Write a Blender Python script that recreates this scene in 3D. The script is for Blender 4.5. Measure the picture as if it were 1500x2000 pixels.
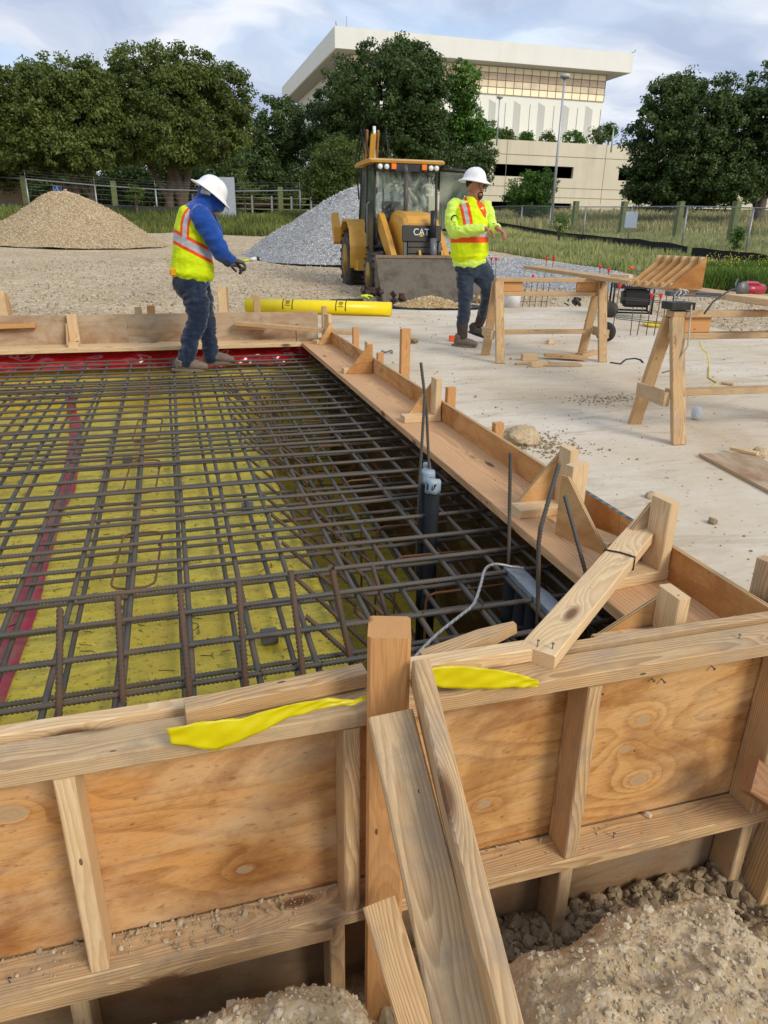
import bpy, bmesh, math, random
import numpy as np
from mathutils import Vector, Matrix, noise as mnoise
R = math.radians
for o in list(bpy.data.objects): bpy.data.objects.remove(o)
random.seed(7); rng = np.random.default_rng(7)
SC = bpy.context.scene; COL = SC.collection

# ------------------------------------------------------------------ camera
CAMZ = 1.25; FPX = 1390.0; YAW = R(16.4); ROLL = math.atan2(58, 3500); PITCH = math.atan(FPX/math.hypot(58, 3500))
fw = Vector((math.sin(YAW)*math.cos(PITCH), math.cos(YAW)*math.cos(PITCH), -math.sin(PITCH)))
rt0 = Vector((math.cos(YAW), -math.sin(YAW), 0)); dn0 = fw.cross(rt0)
if dn0.z > 0: dn0 = -dn0
ix = rt0*math.cos(ROLL) - dn0*math.sin(ROLL); iy = rt0*math.sin(ROLL) + dn0*math.cos(ROLL)
camd = bpy.data.cameras.new('camera'); cam = bpy.data.objects.new('camera', camd); COL.objects.link(cam)
cam.matrix_world = Matrix.Translation((0, 0, CAMZ)) @ Matrix((ix, -iy, -fw)).transposed().to_4x4()
camd.sensor_fit = 'HORIZONTAL'; camd.sensor_width = 36; camd.lens = 36*FPX/1500
camd.clip_start = .05; camd.clip_end = 3000; SC.camera = cam
C0 = Vector((0, 0, CAMZ))
def ray(x, y): return fw*FPX + ix*(x-750) + iy*(y-1000)
def onz(x, y, z):
    d = ray(x, y); return C0 + d*((z-CAMZ)/d.z)
def onY(x, y, Y):
    d = ray(x, y); return C0 + d*(Y/d.y)
def onX(x, y, X):
    d = ray(x, y); return C0 + d*(X/d.x)
def hd(x, y, r):
    d = ray(x, y); return C0 + d*(r/math.hypot(d.x, d.y))

# ------------------------------------------------------------------ world and sun
SUN_EL, SUN_AZ = R(34), R(150)          # sun behind the photographer, a little to the right
W = bpy.data.worlds.new("World"); SC.world = W; W.use_nodes = True
nt = W.node_tree; nt.nodes.clear()
def N(nt, t, **k):
    n = nt.nodes.new(t)
    for a, b in k.items():
        if a == 'ins':
            for i, v in b.items():
                if v is None: continue
                if hasattr(v, 'is_linked') or hasattr(v, 'links'): nt.links.new(v, n.inputs[i])
                else: n.inputs[i].default_value = v
        else: setattr(n, a, b)
    return n
def lin(c):
    if isinstance(c, str): c = [int(c[i:i+2], 16) for i in (0, 2, 4)]
    f = lambda v: v/12.92 if v <= .04045 else ((v+.055)/1.055)**2.4
    return tuple(f(v/255) for v in c) + (1,)
def ramp(nt, fac, stops, interp='LINEAR'):
    r = nt.nodes.new('ShaderNodeValToRGB'); r.color_ramp.interpolation = interp
    e = r.color_ramp.elements
    while len(e) < len(stops): e.new(.5)
    for i, (p, c) in enumerate(stops):
        e[i].position = p; e[i].color = lin(c) if not isinstance(c, tuple) or len(c) == 3 else c
    nt.links.new(fac, r.inputs[0]); return r.outputs[0]
def M(nt, op, a, b=0.0, c=None, clamp=False):
    n = nt.nodes.new('ShaderNodeMath'); n.operation = op; n.use_clamp = clamp
    for i, v in enumerate((a, b, c)):
        if v is None: continue
        if isinstance(v, (int, float)): n.inputs[i].default_value = v
        else: nt.links.new(v, n.inputs[i])
    return n.outputs[0]
def MIX(nt, f, a, b, mode='MIX'):
    n = nt.nodes.new('ShaderNodeMix'); n.data_type = 'RGBA'; n.blend_type = mode
    for i, v in ((0, f), (6, a), (7, b)):
        if isinstance(v, (int, float)): n.inputs[i].default_value = v
        elif isinstance(v, (tuple, str)): n.inputs[i].default_value = v if isinstance(v, tuple) and len(v) == 4 else lin(v)
        else: nt.links.new(v, n.inputs[i])
    return n.outputs[2]
def MAPN(nt, vec, scale=(1, 1, 1), loc=(0, 0, 0), rot=(0, 0, 0)):
    n = nt.nodes.new('ShaderNodeMapping'); n.inputs['Scale'].default_value = scale
    n.inputs['Location'].default_value = loc; n.inputs['Rotation'].default_value = rot
    nt.links.new(vec, n.inputs[0]); return n.outputs[0]
def NOISE(nt, vec, scale, detail=4, rough=.55, dist=0.0):
    n = nt.nodes.new('ShaderNodeTexNoise'); n.inputs['Scale'].default_value = scale; n.inputs['Detail'].default_value = detail
    n.inputs['Roughness'].default_value = rough; n.inputs['Distortion'].default_value = dist
    nt.links.new(vec, n.inputs['Vector']); return n.outputs['Fac']
def VOR(nt, vec, scale, feature='F1', rnd=1.0):
    n = nt.nodes.new('ShaderNodeTexVoronoi'); n.inputs['Scale'].default_value = scale; n.feature = feature
    n.inputs['Randomness'].default_value = rnd; nt.links.new(vec, n.inputs['Vector']); return n

sky = N(nt, 'ShaderNodeTexSky', sky_type='NISHITA', sun_disc=False, sun_elevation=SUN_EL, sun_rotation=SUN_AZ, air_density=1.0, dust_density=1.5, ozone_density=1.0)
tc = N(nt, 'ShaderNodeTexCoord')
sep = N(nt, 'ShaderNodeSeparateXYZ', ins={0: tc.outputs['Generated']})
zc = M(nt, 'MAXIMUM', sep.outputs[2], .02)
px_ = M(nt, 'DIVIDE', sep.outputs[0], M(nt, 'ADD', zc, .25)); py_ = M(nt, 'DIVIDE', sep.outputs[1], M(nt, 'ADD', zc, .25))
cv = N(nt, 'ShaderNodeCombineXYZ', ins={0: px_, 1: py_}).outputs[0]
wv = N(nt, 'ShaderNodeVectorMath', operation='ADD', ins={0: cv, 1: MAPN(nt, N(nt, 'ShaderNodeCombineXYZ', ins={0: NOISE(nt, cv, 1.3, 3), 1: NOISE(nt, MAPN(nt, cv, loc=(5, 2, 0)), 1.3, 3)}).outputs[0], (.9, .9, 1))}).outputs[0]
cl = NOISE(nt, MAPN(nt, wv, (1.0, 1.3, 1), (3.1, 1.2, 0)), 1.1, 6, .5)
cl2 = NOISE(nt, MAPN(nt, wv, (1.0, 1.5, 1), (2.7, 4.2, 0)), 1.55, 7, .56)
cloudcol = ramp(nt, cl2, [(.30, (2.9, 3.5, 4.8, 1)), (.44, (3.5, 4.1, 5.4, 1)), (.54, (4.5, 5.0, 6.0, 1)), (.62, (5.8, 6.1, 6.7, 1)), (.74, (7.0, 7.0, 7.2, 1))])
gap = ramp(nt, cl, [(.36, (0, 0, 0, 1)), (.50, (1, 1, 1, 1))])
skyc = MIX(nt, 1.0, sky.outputs[0], (1.9, 1.9, 1.85, 1), 'MULTIPLY')
mixed = MIX(nt, M(nt, 'MULTIPLY_ADD', gap, .35, .65), skyc, cloudcol)
bg = N(nt, 'ShaderNodeBackground', ins={0: mixed, 1: .125})
N(nt, 'ShaderNodeOutputWorld', ins={0: bg.outputs[0]})
sd = bpy.data.lights.new('sun', 'SUN'); sd.energy = 1.9; sd.angle = R(22); sd.color = (1, .92, .80)
so = bpy.data.objects.new('sun', sd); COL.objects.link(so)
sdir = Vector((math.sin(SUN_AZ)*math.cos(SUN_EL), math.cos(SUN_AZ)*math.cos(SUN_EL), math.sin(SUN_EL)))
so.rotation_euler = sdir.to_track_quat('Z', 'Y').to_euler()
SC.view_settings.view_transform = 'Standard'; SC.view_settings.look = 'None'; SC.view_settings.exposure = 0.22; SC.view_settings.gamma = 1

# ------------------------------------------------------------------ object helpers
def wm(o):
    m = o.matrix_basis.copy(); p = o.parent
    while p: m = p.matrix_basis @ m; p = p.parent
    return m
def tag(o, label=None, cat=None, group=None, kind=None):
    if label: o['label'] = label
    if cat: o['category'] = cat
    if group: o['group'] = group
    if kind: o['kind'] = kind
    return o
def thing(name, label, cat, loc=(0, 0, 0), rz=0, group=None):
    o = bpy.data.objects.new(name, None); COL.objects.link(o); o.empty_display_size = .1
    o.location = loc; o.rotation_euler = (0, 0, rz); return tag(o, label, cat, group)
def put(name, me, mat, parent=None, M_world=None):
    """link mesh; M_world: world matrix of the mesh's own frame"""
    o = bpy.data.objects.new(name, me); COL.objects.link(o)
    if mat is not None:
        for m in (mat if isinstance(mat, (list, tuple)) else [mat]): me.materials.append(m)
    Mw = M_world if M_world is not None else Matrix.Identity(4)
    if parent is not None: o.parent = parent; Mw = wm(parent).inverted() @ Mw
    o.matrix_basis = Mw; return o
def copy_tree(o, parent=None):
    c = o.copy(); COL.objects.link(c); c.parent = parent
    for ch in list(o.children): copy_tree(ch, c)
    return c
def frame(p0, p1, up=(0, 0, 1)):
    """X along p0->p1, Z near up; origin at p0"""
    p0 = Vector(p0); x = (Vector(p1)-p0); L = x.length; x.normalize(); up = Vector(up)
    z = (up - x*up.dot(x)); z.normalize(); y = z.cross(x)
    return Matrix.Translation(p0) @ Matrix((x, y, z)).transposed().to_4x4(), L
class MB:
    def __init__(s): s.v = []; s.f = []; s.mi = []; s.sm = []
    def add(s, v, f, mi=0, sm=False):
        b = len(s.v); s.v += [tuple(p) for p in v]
        for q in f: s.f.append(tuple(i+b for i in q)); s.mi.append(mi); s.sm.append(sm)
        return s
    def box(s, c, d, rot=None, mi=0, ch=0.0):
        hx, hy, hz = d[0]/2, d[1]/2, d[2]/2
        if ch <= 0:
            v = [Vector((x*hx, y*hy, z*hz)) for x in (-1, 1) for y in (-1, 1) for z in (-1, 1)]
            f = [(0, 1, 3, 2), (4, 6, 7, 5), (0, 4, 5, 1), (2, 3, 7, 6), (0, 2, 6, 4), (1, 5, 7, 3)]
        else:                                    # long edges (along X) chamfered
            pr = [(-hy+ch, -hz), (hy-ch, -hz), (hy, -hz+ch), (hy, hz-ch), (hy-ch, hz), (-hy+ch, hz), (-hy, hz-ch), (-hy, -hz+ch)]
            v = [Vector((x, a, b)) for x in (-hx, hx) for a, b in pr]
            f = [(i, (i+1) % 8, 8+(i+1) % 8, 8+i) for i in range(8)]
            f = [tuple(reversed(q)) for q in f]
            f += [tuple(range(8)), tuple(range(15, 7, -1))]
        if rot is not None: v = [rot @ p for p in v]
        c = Vector(c); return s.add([p+c for p in v], f, mi)
    def bx(s, x0, x1, y0, y1, z0, z1, mi=0):
        return s.box(((x0+x1)/2, (y0+y1)/2, (z0+z1)/2), (x1-x0, y1-y0, z1-z0), None, mi)
    def prism(s, prof, y0, y1, mi=0, plane='xz'):
        n = len(prof); mk = (lambda a, b, t: (a, t, b)) if plane == 'xz' else ((lambda a, b, t: (t, a, b)) if plane == 'yz' else (lambda a, b, t: (a, b, t)))
        v = [mk(a, b, y0) for a, b in prof] + [mk(a, b, y1) for a, b in prof]
        f = [(i, (i+1) % n, n+(i+1) % n, n+i) for i in range(n)] + [tuple(range(n-1, -1, -1)), tuple(range(n, 2*n))]
        return s.add(v, f, mi)
    def tube(s, pts, r, n=8, mi=0, caps=True, flat=1.0):
        pts = [Vector(p) for p in pts]; k = len(pts); rs = r if isinstance(r, (list, tuple)) else [r]*k
        up = None; v = []; f = []
        for i, p in enumerate(pts):
            t = (pts[min(i+1, k-1)]-pts[max(i-1, 0)])
            if t.length < 1e-9: t = Vector((0, 0, 1))
            t.normalize()
            if up is None: up = t.orthogonal().normalized()
            up = (up - t*up.dot(t)); up = up.normalized() if up.length > 1e-6 else t.orthogonal().normalized()
            b = t.cross(up)
            for j in range(n):
                a = 2*math.pi*j/n; v.append(p + (up*math.cos(a)+b*math.sin(a)*flat)*rs[i])
        for i in range(k-1):
            for j in range(n):
                f.append((i*n+j, i*n+(j+1) % n, (i+1)*n+(j+1) % n, (i+1)*n+j))
        if caps: f += [tuple(range(n-1, -1, -1)), tuple((k-1)*n+j for j in range(n))]
        return s.add(v, f, mi, True)
    def cyl(s, p0, p1, r, r2=None, n=16, mi=0): return s.tube([p0, p1], [r, r if r2 is None else r2], n, mi)
    def lathe(s, c, ax, prof, n=20, mi=0, sm=True):
        """prof: (distance along ax, radius)"""
        c = Vector(c); ax = Vector(ax).normalized(); u = ax.orthogonal().normalized(); w = ax.cross(u)
        v = [c+ax*h+(u*math.cos(2*math.pi*j/n)+w*math.sin(2*math.pi*j/n))*max(r, 1e-4) for h, r in prof for j in range(n)]
        k = len(prof); f = [(i*n+j, i*n+(j+1) % n, (i+1)*n+(j+1) % n, (i+1)*n+j) for i in range(k-1) for j in range(n)]
        f += [tuple(range(n-1, -1, -1)), tuple((k-1)*n+j for j in range(n))]
        return s.add(v, f, mi, sm)
    def ell(s, c, r, rot=None, n=14, mi=0):
        c = Vector(c); v = []; f = []; m = n//2
        for i in range(m+1):
            th = math.pi*i/m
            for j in range(n):
                ph = 2*math.pi*j/n; p = Vector((r[0]*math.sin(th)*math.cos(ph), r[1]*math.sin(th)*math.sin(ph), r[2]*math.cos(th)))
                if rot is not None: p = rot @ p
                v.append(c+p)
        for i in range(m):
            for j in range(n): f.append((i*n+j, (i+1)*n+j, (i+1)*n+(j+1) % n, i*n+(j+1) % n))
        return s.add(v, f, mi, True)
    def mesh(s, name='m'):
        me = bpy.data.meshes.new(name); me.from_pydata(s.v, [], s.f)
        me.polygons.foreach_set('material_index', s.mi); me.polygons.foreach_set('use_smooth', s.sm)
        me.validate(); bm = bmesh.new(); bm.from_mesh(me); bmesh.ops.remove_doubles(bm, verts=bm.verts, dist=1e-6)
        bmesh.ops.recalc_face_normals(bm, faces=bm.faces); bm.to_mesh(me); bm.free()
        return me
    def build(s, name, mat, parent=None, Mw=None): return put(name, s.mesh(name), mat, parent, Mw)
def board(name, p0, p1, w, t, mat, parent=None, up=(0, 0, 1), ch=.003, center=True):
    """lumber: local X along its length, w along local Y, t along local Z (up); p0,p1 on the axis of the piece"""
    F, L = frame(p0, p1, up); m = MB(); m.box((L/2, 0, 0), (L, w, t), ch=ch)
    return m.build(name, mat, parent, F)
def boxboard(name, x0, x1, y0, y1, z0, z1, mat, parent=None, along='x', ch=.003):
    cx, cy, cz = (x0+x1)/2, (y0+y1)/2, (z0+z1)/2
    if along == 'x': return board(name, (x0, cy, cz), (x1, cy, cz), y1-y0, z1-z0, mat, parent, (0, 0, 1), ch)
    if along == 'y': return board(name, (cx, y0, cz), (cx, y1, cz), x1-x0, z1-z0, mat, parent, (0, 0, 1), ch)
    return board(name, (cx, cy, z0), (cx, cy, z1), x1-x0, y1-y0, mat, parent, (0, -1, 0), ch)

# ------------------------------------------------------------------ materials
def mat_new(name):
    m = bpy.data.materials.new(name); m.use_nodes = True; nt = m.node_tree; nt.nodes.clear()
    b = N(nt, 'ShaderNodeBsdfPrincipled'); o = N(nt, 'ShaderNodeOutputMaterial', ins={0: b.outputs[0]})
    return m, nt, b
def setc(nt, b, sock, v):
    if isinstance(v, (int, float)): b.inputs[sock].default_value = v
    elif isinstance(v, (tuple, str)): b.inputs[sock].default_value = v if isinstance(v, tuple) and len(v) == 4 else lin(v)
    else: nt.links.new(v, b.inputs[sock])
def BUMP(nt, b, h, dist=.01, strength=1.0):
    n = N(nt, 'ShaderNodeBump', ins={'Height': h}); n.inputs['Distance'].default_value = dist; n.inputs['Strength'].default_value = strength
    nt.links.new(n.outputs[0], b.inputs['Normal'])
def plain(name, c, rough=.6, metal=0.0, var=.12, scale=8, bump=0.0, spec=.5, coat=0.0):
    m, nt, b = mat_new(name); tc = N(nt, 'ShaderNodeTexCoord').outputs['Object']
    n = NOISE(nt, tc, scale, 5, .6)
    c = lin(c) if not (isinstance(c, tuple) and len(c) == 4) else c
    lo = tuple(v*(1-var) for v in c[:3])+(1,); hi = tuple(min(1, v*(1+var)) for v in c[:3])+(1,)
    setc(nt, b, 'Base Color', ramp(nt, n, [(.3, lo), (.7, hi)]))
    b.inputs['Roughness'].default_value = rough; b.inputs['Metallic'].default_value = metal; b.inputs['Specular IOR Level'].default_value = spec
    b.inputs['Coat Weight'].default_value = coat
    if bump: BUMP(nt, b, NOISE(nt, tc, scale*6, 4), bump)
    return m
def dirty(name, c, dirt='8a7a63', amt=.5, rough=.5, scale=3, metal=0.0, coat=0):
    m, nt, b = mat_new(name); tc = N(nt, 'ShaderNodeTexCoord').outputs['Object']
    a = NOISE(nt, tc, scale, 8, .65, .3); s = NOISE(nt, MAPN(nt, tc, (1, 1, .2)), scale*4, 6, .7)
    f = ramp(nt, M(nt, 'ADD', M(nt, 'MULTIPLY', a, .7), M(nt, 'MULTIPLY', s, .3)), [(.46, (0, 0, 0, 1)), (.66, (1, 1, 1, 1))])
    setc(nt, b, 'Base Color', MIX(nt, M(nt, 'MULTIPLY', f, amt), c, dirt)); b.inputs['Metallic'].default_value = metal
    setc(nt, b, 'Roughness', M(nt, 'MULTIPLY_ADD', f, .35, rough, clamp=True)); b.inputs['Coat Weight'].default_value = coat
    return m
def wood(name, light, dark, grey='9c948a', wz=.3, ring=.0050, contrast=.8, knot=True, mud=0.0):
    """sawn lumber: growth rings round a pith off to one side of the board, cut by its faces"""
    m, nt, b = mat_new(name); t = N(nt, 'ShaderNodeTexCoord'); ob = t.outputs['Object']
    rnd = N(nt, 'ShaderNodeObjectInfo').outputs['Random']
    off = N(nt, 'ShaderNodeCombineXYZ', ins={0: M(nt, 'MULTIPLY', rnd, 37.0), 1: M(nt, 'MULTIPLY', rnd, 11.0), 2: M(nt, 'MULTIPLY', rnd, 23.0)}).outputs[0]
    P = N(nt, 'ShaderNodeVectorMath', operation='ADD', ins={0: ob, 1: off}).outputs[0]
    s = N(nt, 'ShaderNodeSeparateXYZ', ins={0: ob})
    w1 = NOISE(nt, MAPN(nt, P, (.9, 3, 3)), 1.5, 2, .5); w2 = NOISE(nt, MAPN(nt, P, (2.2, 9, 9)), 1.6, 3, .5)
    py = M(nt, 'ADD', s.outputs[1], M(nt, 'MULTIPLY_ADD', rnd, .09, -.045)); pz = M(nt, 'ADD', s.outputs[2], M(nt, 'MULTIPLY_ADD', rnd, .03, .028))
    rr = M(nt, 'SQRT', M(nt, 'ADD', M(nt, 'MULTIPLY', py, py), M(nt, 'MULTIPLY', pz, pz)))
    rr = M(nt, 'ADD', rr, M(nt, 'MULTIPLY', w1, .055)); rr = M(nt, 'ADD', rr, M(nt, 'MULTIPLY', w2, .016))
    k = VOR(nt, MAPN(nt, P, (2.3, 7.5, 7.5)), 1.0); kd = k.outputs['Distance']
    if knot: rr = M(nt, 'ADD', rr, M(nt, 'MULTIPLY', M(nt, 'POWER', 2.718, M(nt, 'MULTIPLY', kd, -9.0)), .05))
    ph = M(nt, 'FRACT', M(nt, 'DIVIDE', rr, ring))
    band = M(nt, 'POWER', ph, 1.6); edge = M(nt, 'MULTIPLY', band, M(nt, 'SUBTRACT', 1.0, M(nt, 'POWER', ph, 14.0)))
    fine = NOISE(nt, MAPN(nt, P, (5, 260, 260)), 1.0, 3, .6)
    f = M(nt, 'ADD', M(nt, 'MULTIPLY', edge, .95*contrast), M(nt, 'MULTIPLY_ADD', fine, .5, -.25), clamp=True)
    col = MIX(nt, f, light, dark)
    tone = NOISE(nt, MAPN(nt, P, (1.2, 5, 5)), 1.7, 3, .5)
    col = MIX(nt, M(nt, 'MULTIPLY_ADD', tone, .5, -.12, clamp=True), col, dark)
    st = NOISE(nt, MAPN(nt, P, (1.1, 4, 4)), 2.3, 6, .65)
    col = MIX(nt, ramp(nt, st, [(.60-wz*.3, (0, 0, 0, 1)), (.78-wz*.25, (min(.75, wz*1.1),)*3+(1,))]), col, grey)
    fib = NOISE(nt, MAPN(nt, P, (14, 420, 420)), 1.0, 2, .5); col = MIX(nt, ramp(nt, fib, [(.52, (0, 0, 0, 1)), (.68, (.35,)*3+(1,))]), col, dark)
    if mud:
        md = NOISE(nt, P, 9, 8, .7); col = MIX(nt, ramp(nt, md, [(.5, (0, 0, 0, 1)), (.62, (mud,)*3+(1,))]), col, '8f8373')
    if knot: col = MIX(nt, ramp(nt, kd, [(.07, (.85,)*3+(1,)), (.15, (0, 0, 0, 1))]), col, '5d3a22')
    nl = VOR(nt, MAPN(nt, P, (9, 26, 26)), 1.0); pick = N(nt, 'ShaderNodeSeparateColor', ins={0: nl.outputs['Color']}).outputs[0]
    nm = M(nt, 'MULTIPLY', M(nt, 'LESS_THAN', nl.outputs['Distance'], .09), M(nt, 'GREATER_THAN', pick, .86))
    col = MIX(nt, M(nt, 'MULTIPLY', nm, .8), col, '33281f')
    setc(nt, b, 'Base Color', col); b.inputs['Roughness'].default_value = .78; b.inputs['Specular IOR Level'].default_value = .25
    BUMP(nt, b, M(nt, 'ADD', M(nt, 'MULTIPLY', f, -.5), M(nt, 'MULTIPLY', fine, .5)), .0012)
    return m
def plywood(name, light, dark, pale='cdb489', knots=(), sc=1.0, wz=.3, rz=.0, freq=9.0):
    m, nt, b = mat_new(name); t = N(nt, 'ShaderNodeTexCoord'); ob = t.outputs['Object']
    rnd = N(nt, 'ShaderNodeObjectInfo').outputs['Random']
    off = N(nt, 'ShaderNodeCombineXYZ', ins={0: M(nt, 'MULTIPLY', rnd, 31.0), 1: M(nt, 'MULTIPLY', rnd, 17.0), 2: rnd}).outputs[0]
    P = N(nt, 'ShaderNodeVectorMath', operation='ADD', ins={0: MAPN(nt, ob, rot=(0, 0, rz)), 1: off}).outputs[0]
    h = NOISE(nt, MAPN(nt, P, (.62*sc, 2.6*sc, .01)), 1.15, 2, .45, .35)
    hh = M(nt, 'MULTIPLY', h, freq)
    hh = M(nt, 'ADD', hh, M(nt, 'MULTIPLY', NOISE(nt, MAPN(nt, P, (3, 14, .01)), 1.4, 3, .5), .55))
    spot = None
    for kx, ky, r, a in knots:
        d = N(nt, 'ShaderNodeVectorMath', operation='SUBTRACT', ins={0: ob, 1: (kx, ky, 0)}).outputs[0]
        d = MAPN(nt, d, (.62, 1, .01)); ln = N(nt, 'ShaderNodeVectorMath', operation='LENGTH', ins={0: d}).outputs['Value']
        hh = M(nt, 'ADD', hh, M(nt, 'MULTIPLY', M(nt, 'POWER', 2.718, M(nt, 'MULTIPLY', ln, -1/r)), a))
        q = M(nt, 'LESS_THAN', M(nt, 'ADD', ln, M(nt, 'MULTIPLY', NOISE(nt, ob, 60, 2), .01)), r*.42+.005)
        spot = q if spot is None else M(nt, 'MAXIMUM', spot, q)
    s = M(nt, 'FRACT', hh); band = M(nt, 'MULTIPLY', M(nt, 'POWER', s, 2.2), M(nt, 'SUBTRACT', 1.0, M(nt, 'POWER', s, 16.0)))
    fine = NOISE(nt, MAPN(nt, P, (9, 190, 1)), 1.0, 4, .7); grain = NOISE(nt, MAPN(nt, P, (50, 300, 1)), 1.0, 2, .5); big = NOISE(nt, MAPN(nt, P, (2.5, 26, 1)), 1.0, 4, .6)
    blot = NOISE(nt, MAPN(nt, P, (1, 1.8, .01)), 2.1, 6, .62)
    f = M(nt, 'ADD', M(nt, 'MULTIPLY', band, .62), M(nt, 'MULTIPLY_ADD', fine, .9, -.43)); f = M(nt, 'ADD', f, M(nt, 'MULTIPLY_ADD', grain, .7, -.35)); f = M(nt, 'ADD', f, M(nt, 'MULTIPLY_ADD', big, .7, -.35)); f = M(nt, 'ADD', f, M(nt, 'MULTIPLY_ADD', blot, .8, -.4), clamp=True)
    col = MIX(nt, f, light, dark)
    col = MIX(nt, ramp(nt, NOISE(nt, MAPN(nt, P, (.9, 2.2, .01)), 2.9, 6, .6), [(.58-wz*.4, (0, 0, 0, 1)), (.8-wz*.3, (min(1, wz*1.6),)*3+(1,))]), col, pale)
    sn_ = NOISE(nt, MAPN(nt, P, (1.1, 1.5, .01), loc=(3, 1, 0)), 2.0, 7, .68, .6); col = MIX(nt, ramp(nt, sn_, [(.46, (0, 0, 0, 1)), (.66, (.75,)*3+(1,))]), col, MIX(nt, .5, dark, '8a4f20'))
    spk = NOISE(nt, MAPN(nt, P, (30, 75, 1)), 1.0, 3, .7); col = MIX(nt, ramp(nt, spk, [(.60, (0, 0, 0, 1)), (.72, (.55,)*3+(1,))]), col, dark)
    sp = VOR(nt, MAPN(nt, P, (16, 16, .01)), 1.0); pick = N(nt, 'ShaderNodeSeparateColor', ins={0: sp.outputs['Color']}).outputs[0]
    nm = M(nt, 'MULTIPLY', M(nt, 'LESS_THAN', sp.outputs['Distance'], .07), M(nt, 'GREATER_THAN', pick, .88))
    col = MIX(nt, M(nt, 'MULTIPLY', nm, .7), col, '4a3320')
    if spot is not None: col = MIX(nt, M(nt, 'MULTIPLY', spot, .75), col, 'b39b78')
    nz = N(nt, 'ShaderNodeSeparateXYZ', ins={0: t.outputs['Normal']}).outputs[2]
    side = M(nt, 'LESS_THAN', M(nt, 'ABSOLUTE', nz), .5)
    zz = N(nt, 'ShaderNodeSeparateXYZ', ins={0: ob}).outputs[2]
    ply = M(nt, 'GREATER_THAN', M(nt, 'FRACT', M(nt, 'DIVIDE', zz, .0085)), .5)
    col = MIX(nt, side, col, MIX(nt, ply, 'cdb082', '96714a'))
    setc(nt, b, 'Base Color', col); b.inputs['Roughness'].default_value = .7; b.inputs['Specular IOR Level'].default_value = .25
    BUMP(nt, b, M(nt, 'ADD', M(nt, 'MULTIPLY', f, -.3), M(nt, 'MULTIPLY', fine, .5)), .0009)
    return m
# ------------------------------------------------------------------ shared materials
W_FRESH = wood('wood_fresh', 'e8cda2', 'c0945e', wz=.15, contrast=.8, mud=.12)
W_TAN = wood('wood_tan', 'dbba8a', '946a3e', wz=.35, mud=.3, contrast=.9)
W_GREY = wood('wood_weathered', 'd6b88c', '916b45', grey='c6b08c', wz=.5, mud=.4, contrast=.85)
W_ORANGE = wood('wood_orange', 'd5a26a', 'a8713e', wz=.1, contrast=.5)
W_SHELF = wood('wood_shelf', 'dab083', 'ad7b4c', wz=.2, ring=.013, contrast=.7)
P_ORANGE = plywood('plywood_orange', 'cf9a5e', 'a3682f', wz=.12)
P_TRI = plywood('plywood_triangle', 'd6aa72', 'b58248', wz=.15, freq=6, sc=1.6)
P_PANEL = plywood('plywood_panel', 'd39c5c', '7f481c', pale='d8bd94', wz=.42, rz=R(-3), freq=15, knots=((0.164, 0.127, .05, 5.0), (.62, -.16, .03, 2.5)))
P_KNOTS = plywood('plywood_knotty', 'd6a566', '854f22', pale='dcc298', wz=.3, rz=R(-7), freq=13,
                  knots=((0.134, 0.060, 0.032, 4.5), (0.093, -0.031, 0.026, 3.8), (0.152, -0.147, 0.042, 5.5), (-0.309, -0.117, 0.030, 3.6)))
P_GREY = plywood('plywood_weathered', 'b79d7c', '86694a', pale='bfae96', wz=.5)
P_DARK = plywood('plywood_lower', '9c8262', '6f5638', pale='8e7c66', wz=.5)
STEEL = dirty('rebar_steel', '57554f', '83664a', .7, .6, 3.2, .25)
RUST = dirty('rebar_rusty', '54463b', '7d5a3c', .6, .75, 9)
RUST2 = dirty('stirrup_rusty', '6a4526', '8c5f35', .6, .6, 9)
NAIL = plain('nail_steel', '77777a', .4, .9)

# ------------------------------------------------------------------ terrain
def tz(X, Y):
    r = math.hypot(X, Y); t = (math.degrees(math.atan2(X, Y)) - 16.4 + 28)/56; t = min(1, max(0, t))
    zl = np.interp(r, [0, 12, 16, 24, 30, 36, 42, 60, 200, 1500], [-.1, -.1, -.02, .30, .56, .95, 1.75, 2.2, 2.5, 3])
    zr = np.interp(r, [0, 12, 16, 20, 25, 31, 38, 45, 52, 80, 200, 1500], [-.1, -.1, -.06, 0, .25, .58, .78, 1.0, 1.25, 3.0, 3.2, 3.5])
    s = min(1, max(0, (t-.45)/.3)); s = s*s*(3-2*s)
    return float(zl*(1-s)+zr*s)
def grassmask(X, Y):
    r = math.hypot(X, Y); t = (math.degrees(math.atan2(X, Y)) - 16.4 + 28)/56
    b = np.interp(t, [0, .3, .5, .62, .75, .9, 1.0], [36, 35, 33, 31, 24, 19.5, 18]) + 1.2*mnoise.noise((X*.35, Y*.35, 0))
    m = min(1, max(0, (r-b)/.9))
    if t < .5 and r > 43: m *= .45+.5*mnoise.noise((X*.1, Y*.1, 3))
    return min(1, max(0, m))
def lines(lo, hi, keys):
    out = []; x = lo
    while x < hi:
        out.append(x); a = abs(x) if lo < 0 else max(x, 0)
        x += .3 if a < 16 else (.55 if a < 36 else (2.0 if a < 90 else 40))
    out.append(hi)
    for k in keys:
        i = min(range(len(out)), key=lambda j: abs(out[j]-k)); out[i] = k
    return sorted(set(out))
PX0, PX1, PY0, PY1 = -6.0, 1.53, 1.31, 7.47
xs = lines(-600, 600, (PX0, PX1, 3.6)); ys = lines(-60, 900, (-2.4, 1.31, PY1))
def ax(u0, u1, n): return [u0+(u1-u0)*i/n for i in range(n+1)]
v = []; f = []; gm = []
for y in ys:
    for x in xs:
        z = tz(x, y); r = math.hypot(x, y)
        if r > 10: z += .035*mnoise.noise((x*.7, y*.7, 0)) + .02*mnoise.noise((x*2.1, y*2.1, 5))
        v.append((x, y, z)); gm.append(grassmask(x, y))
nx = len(xs)
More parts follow.
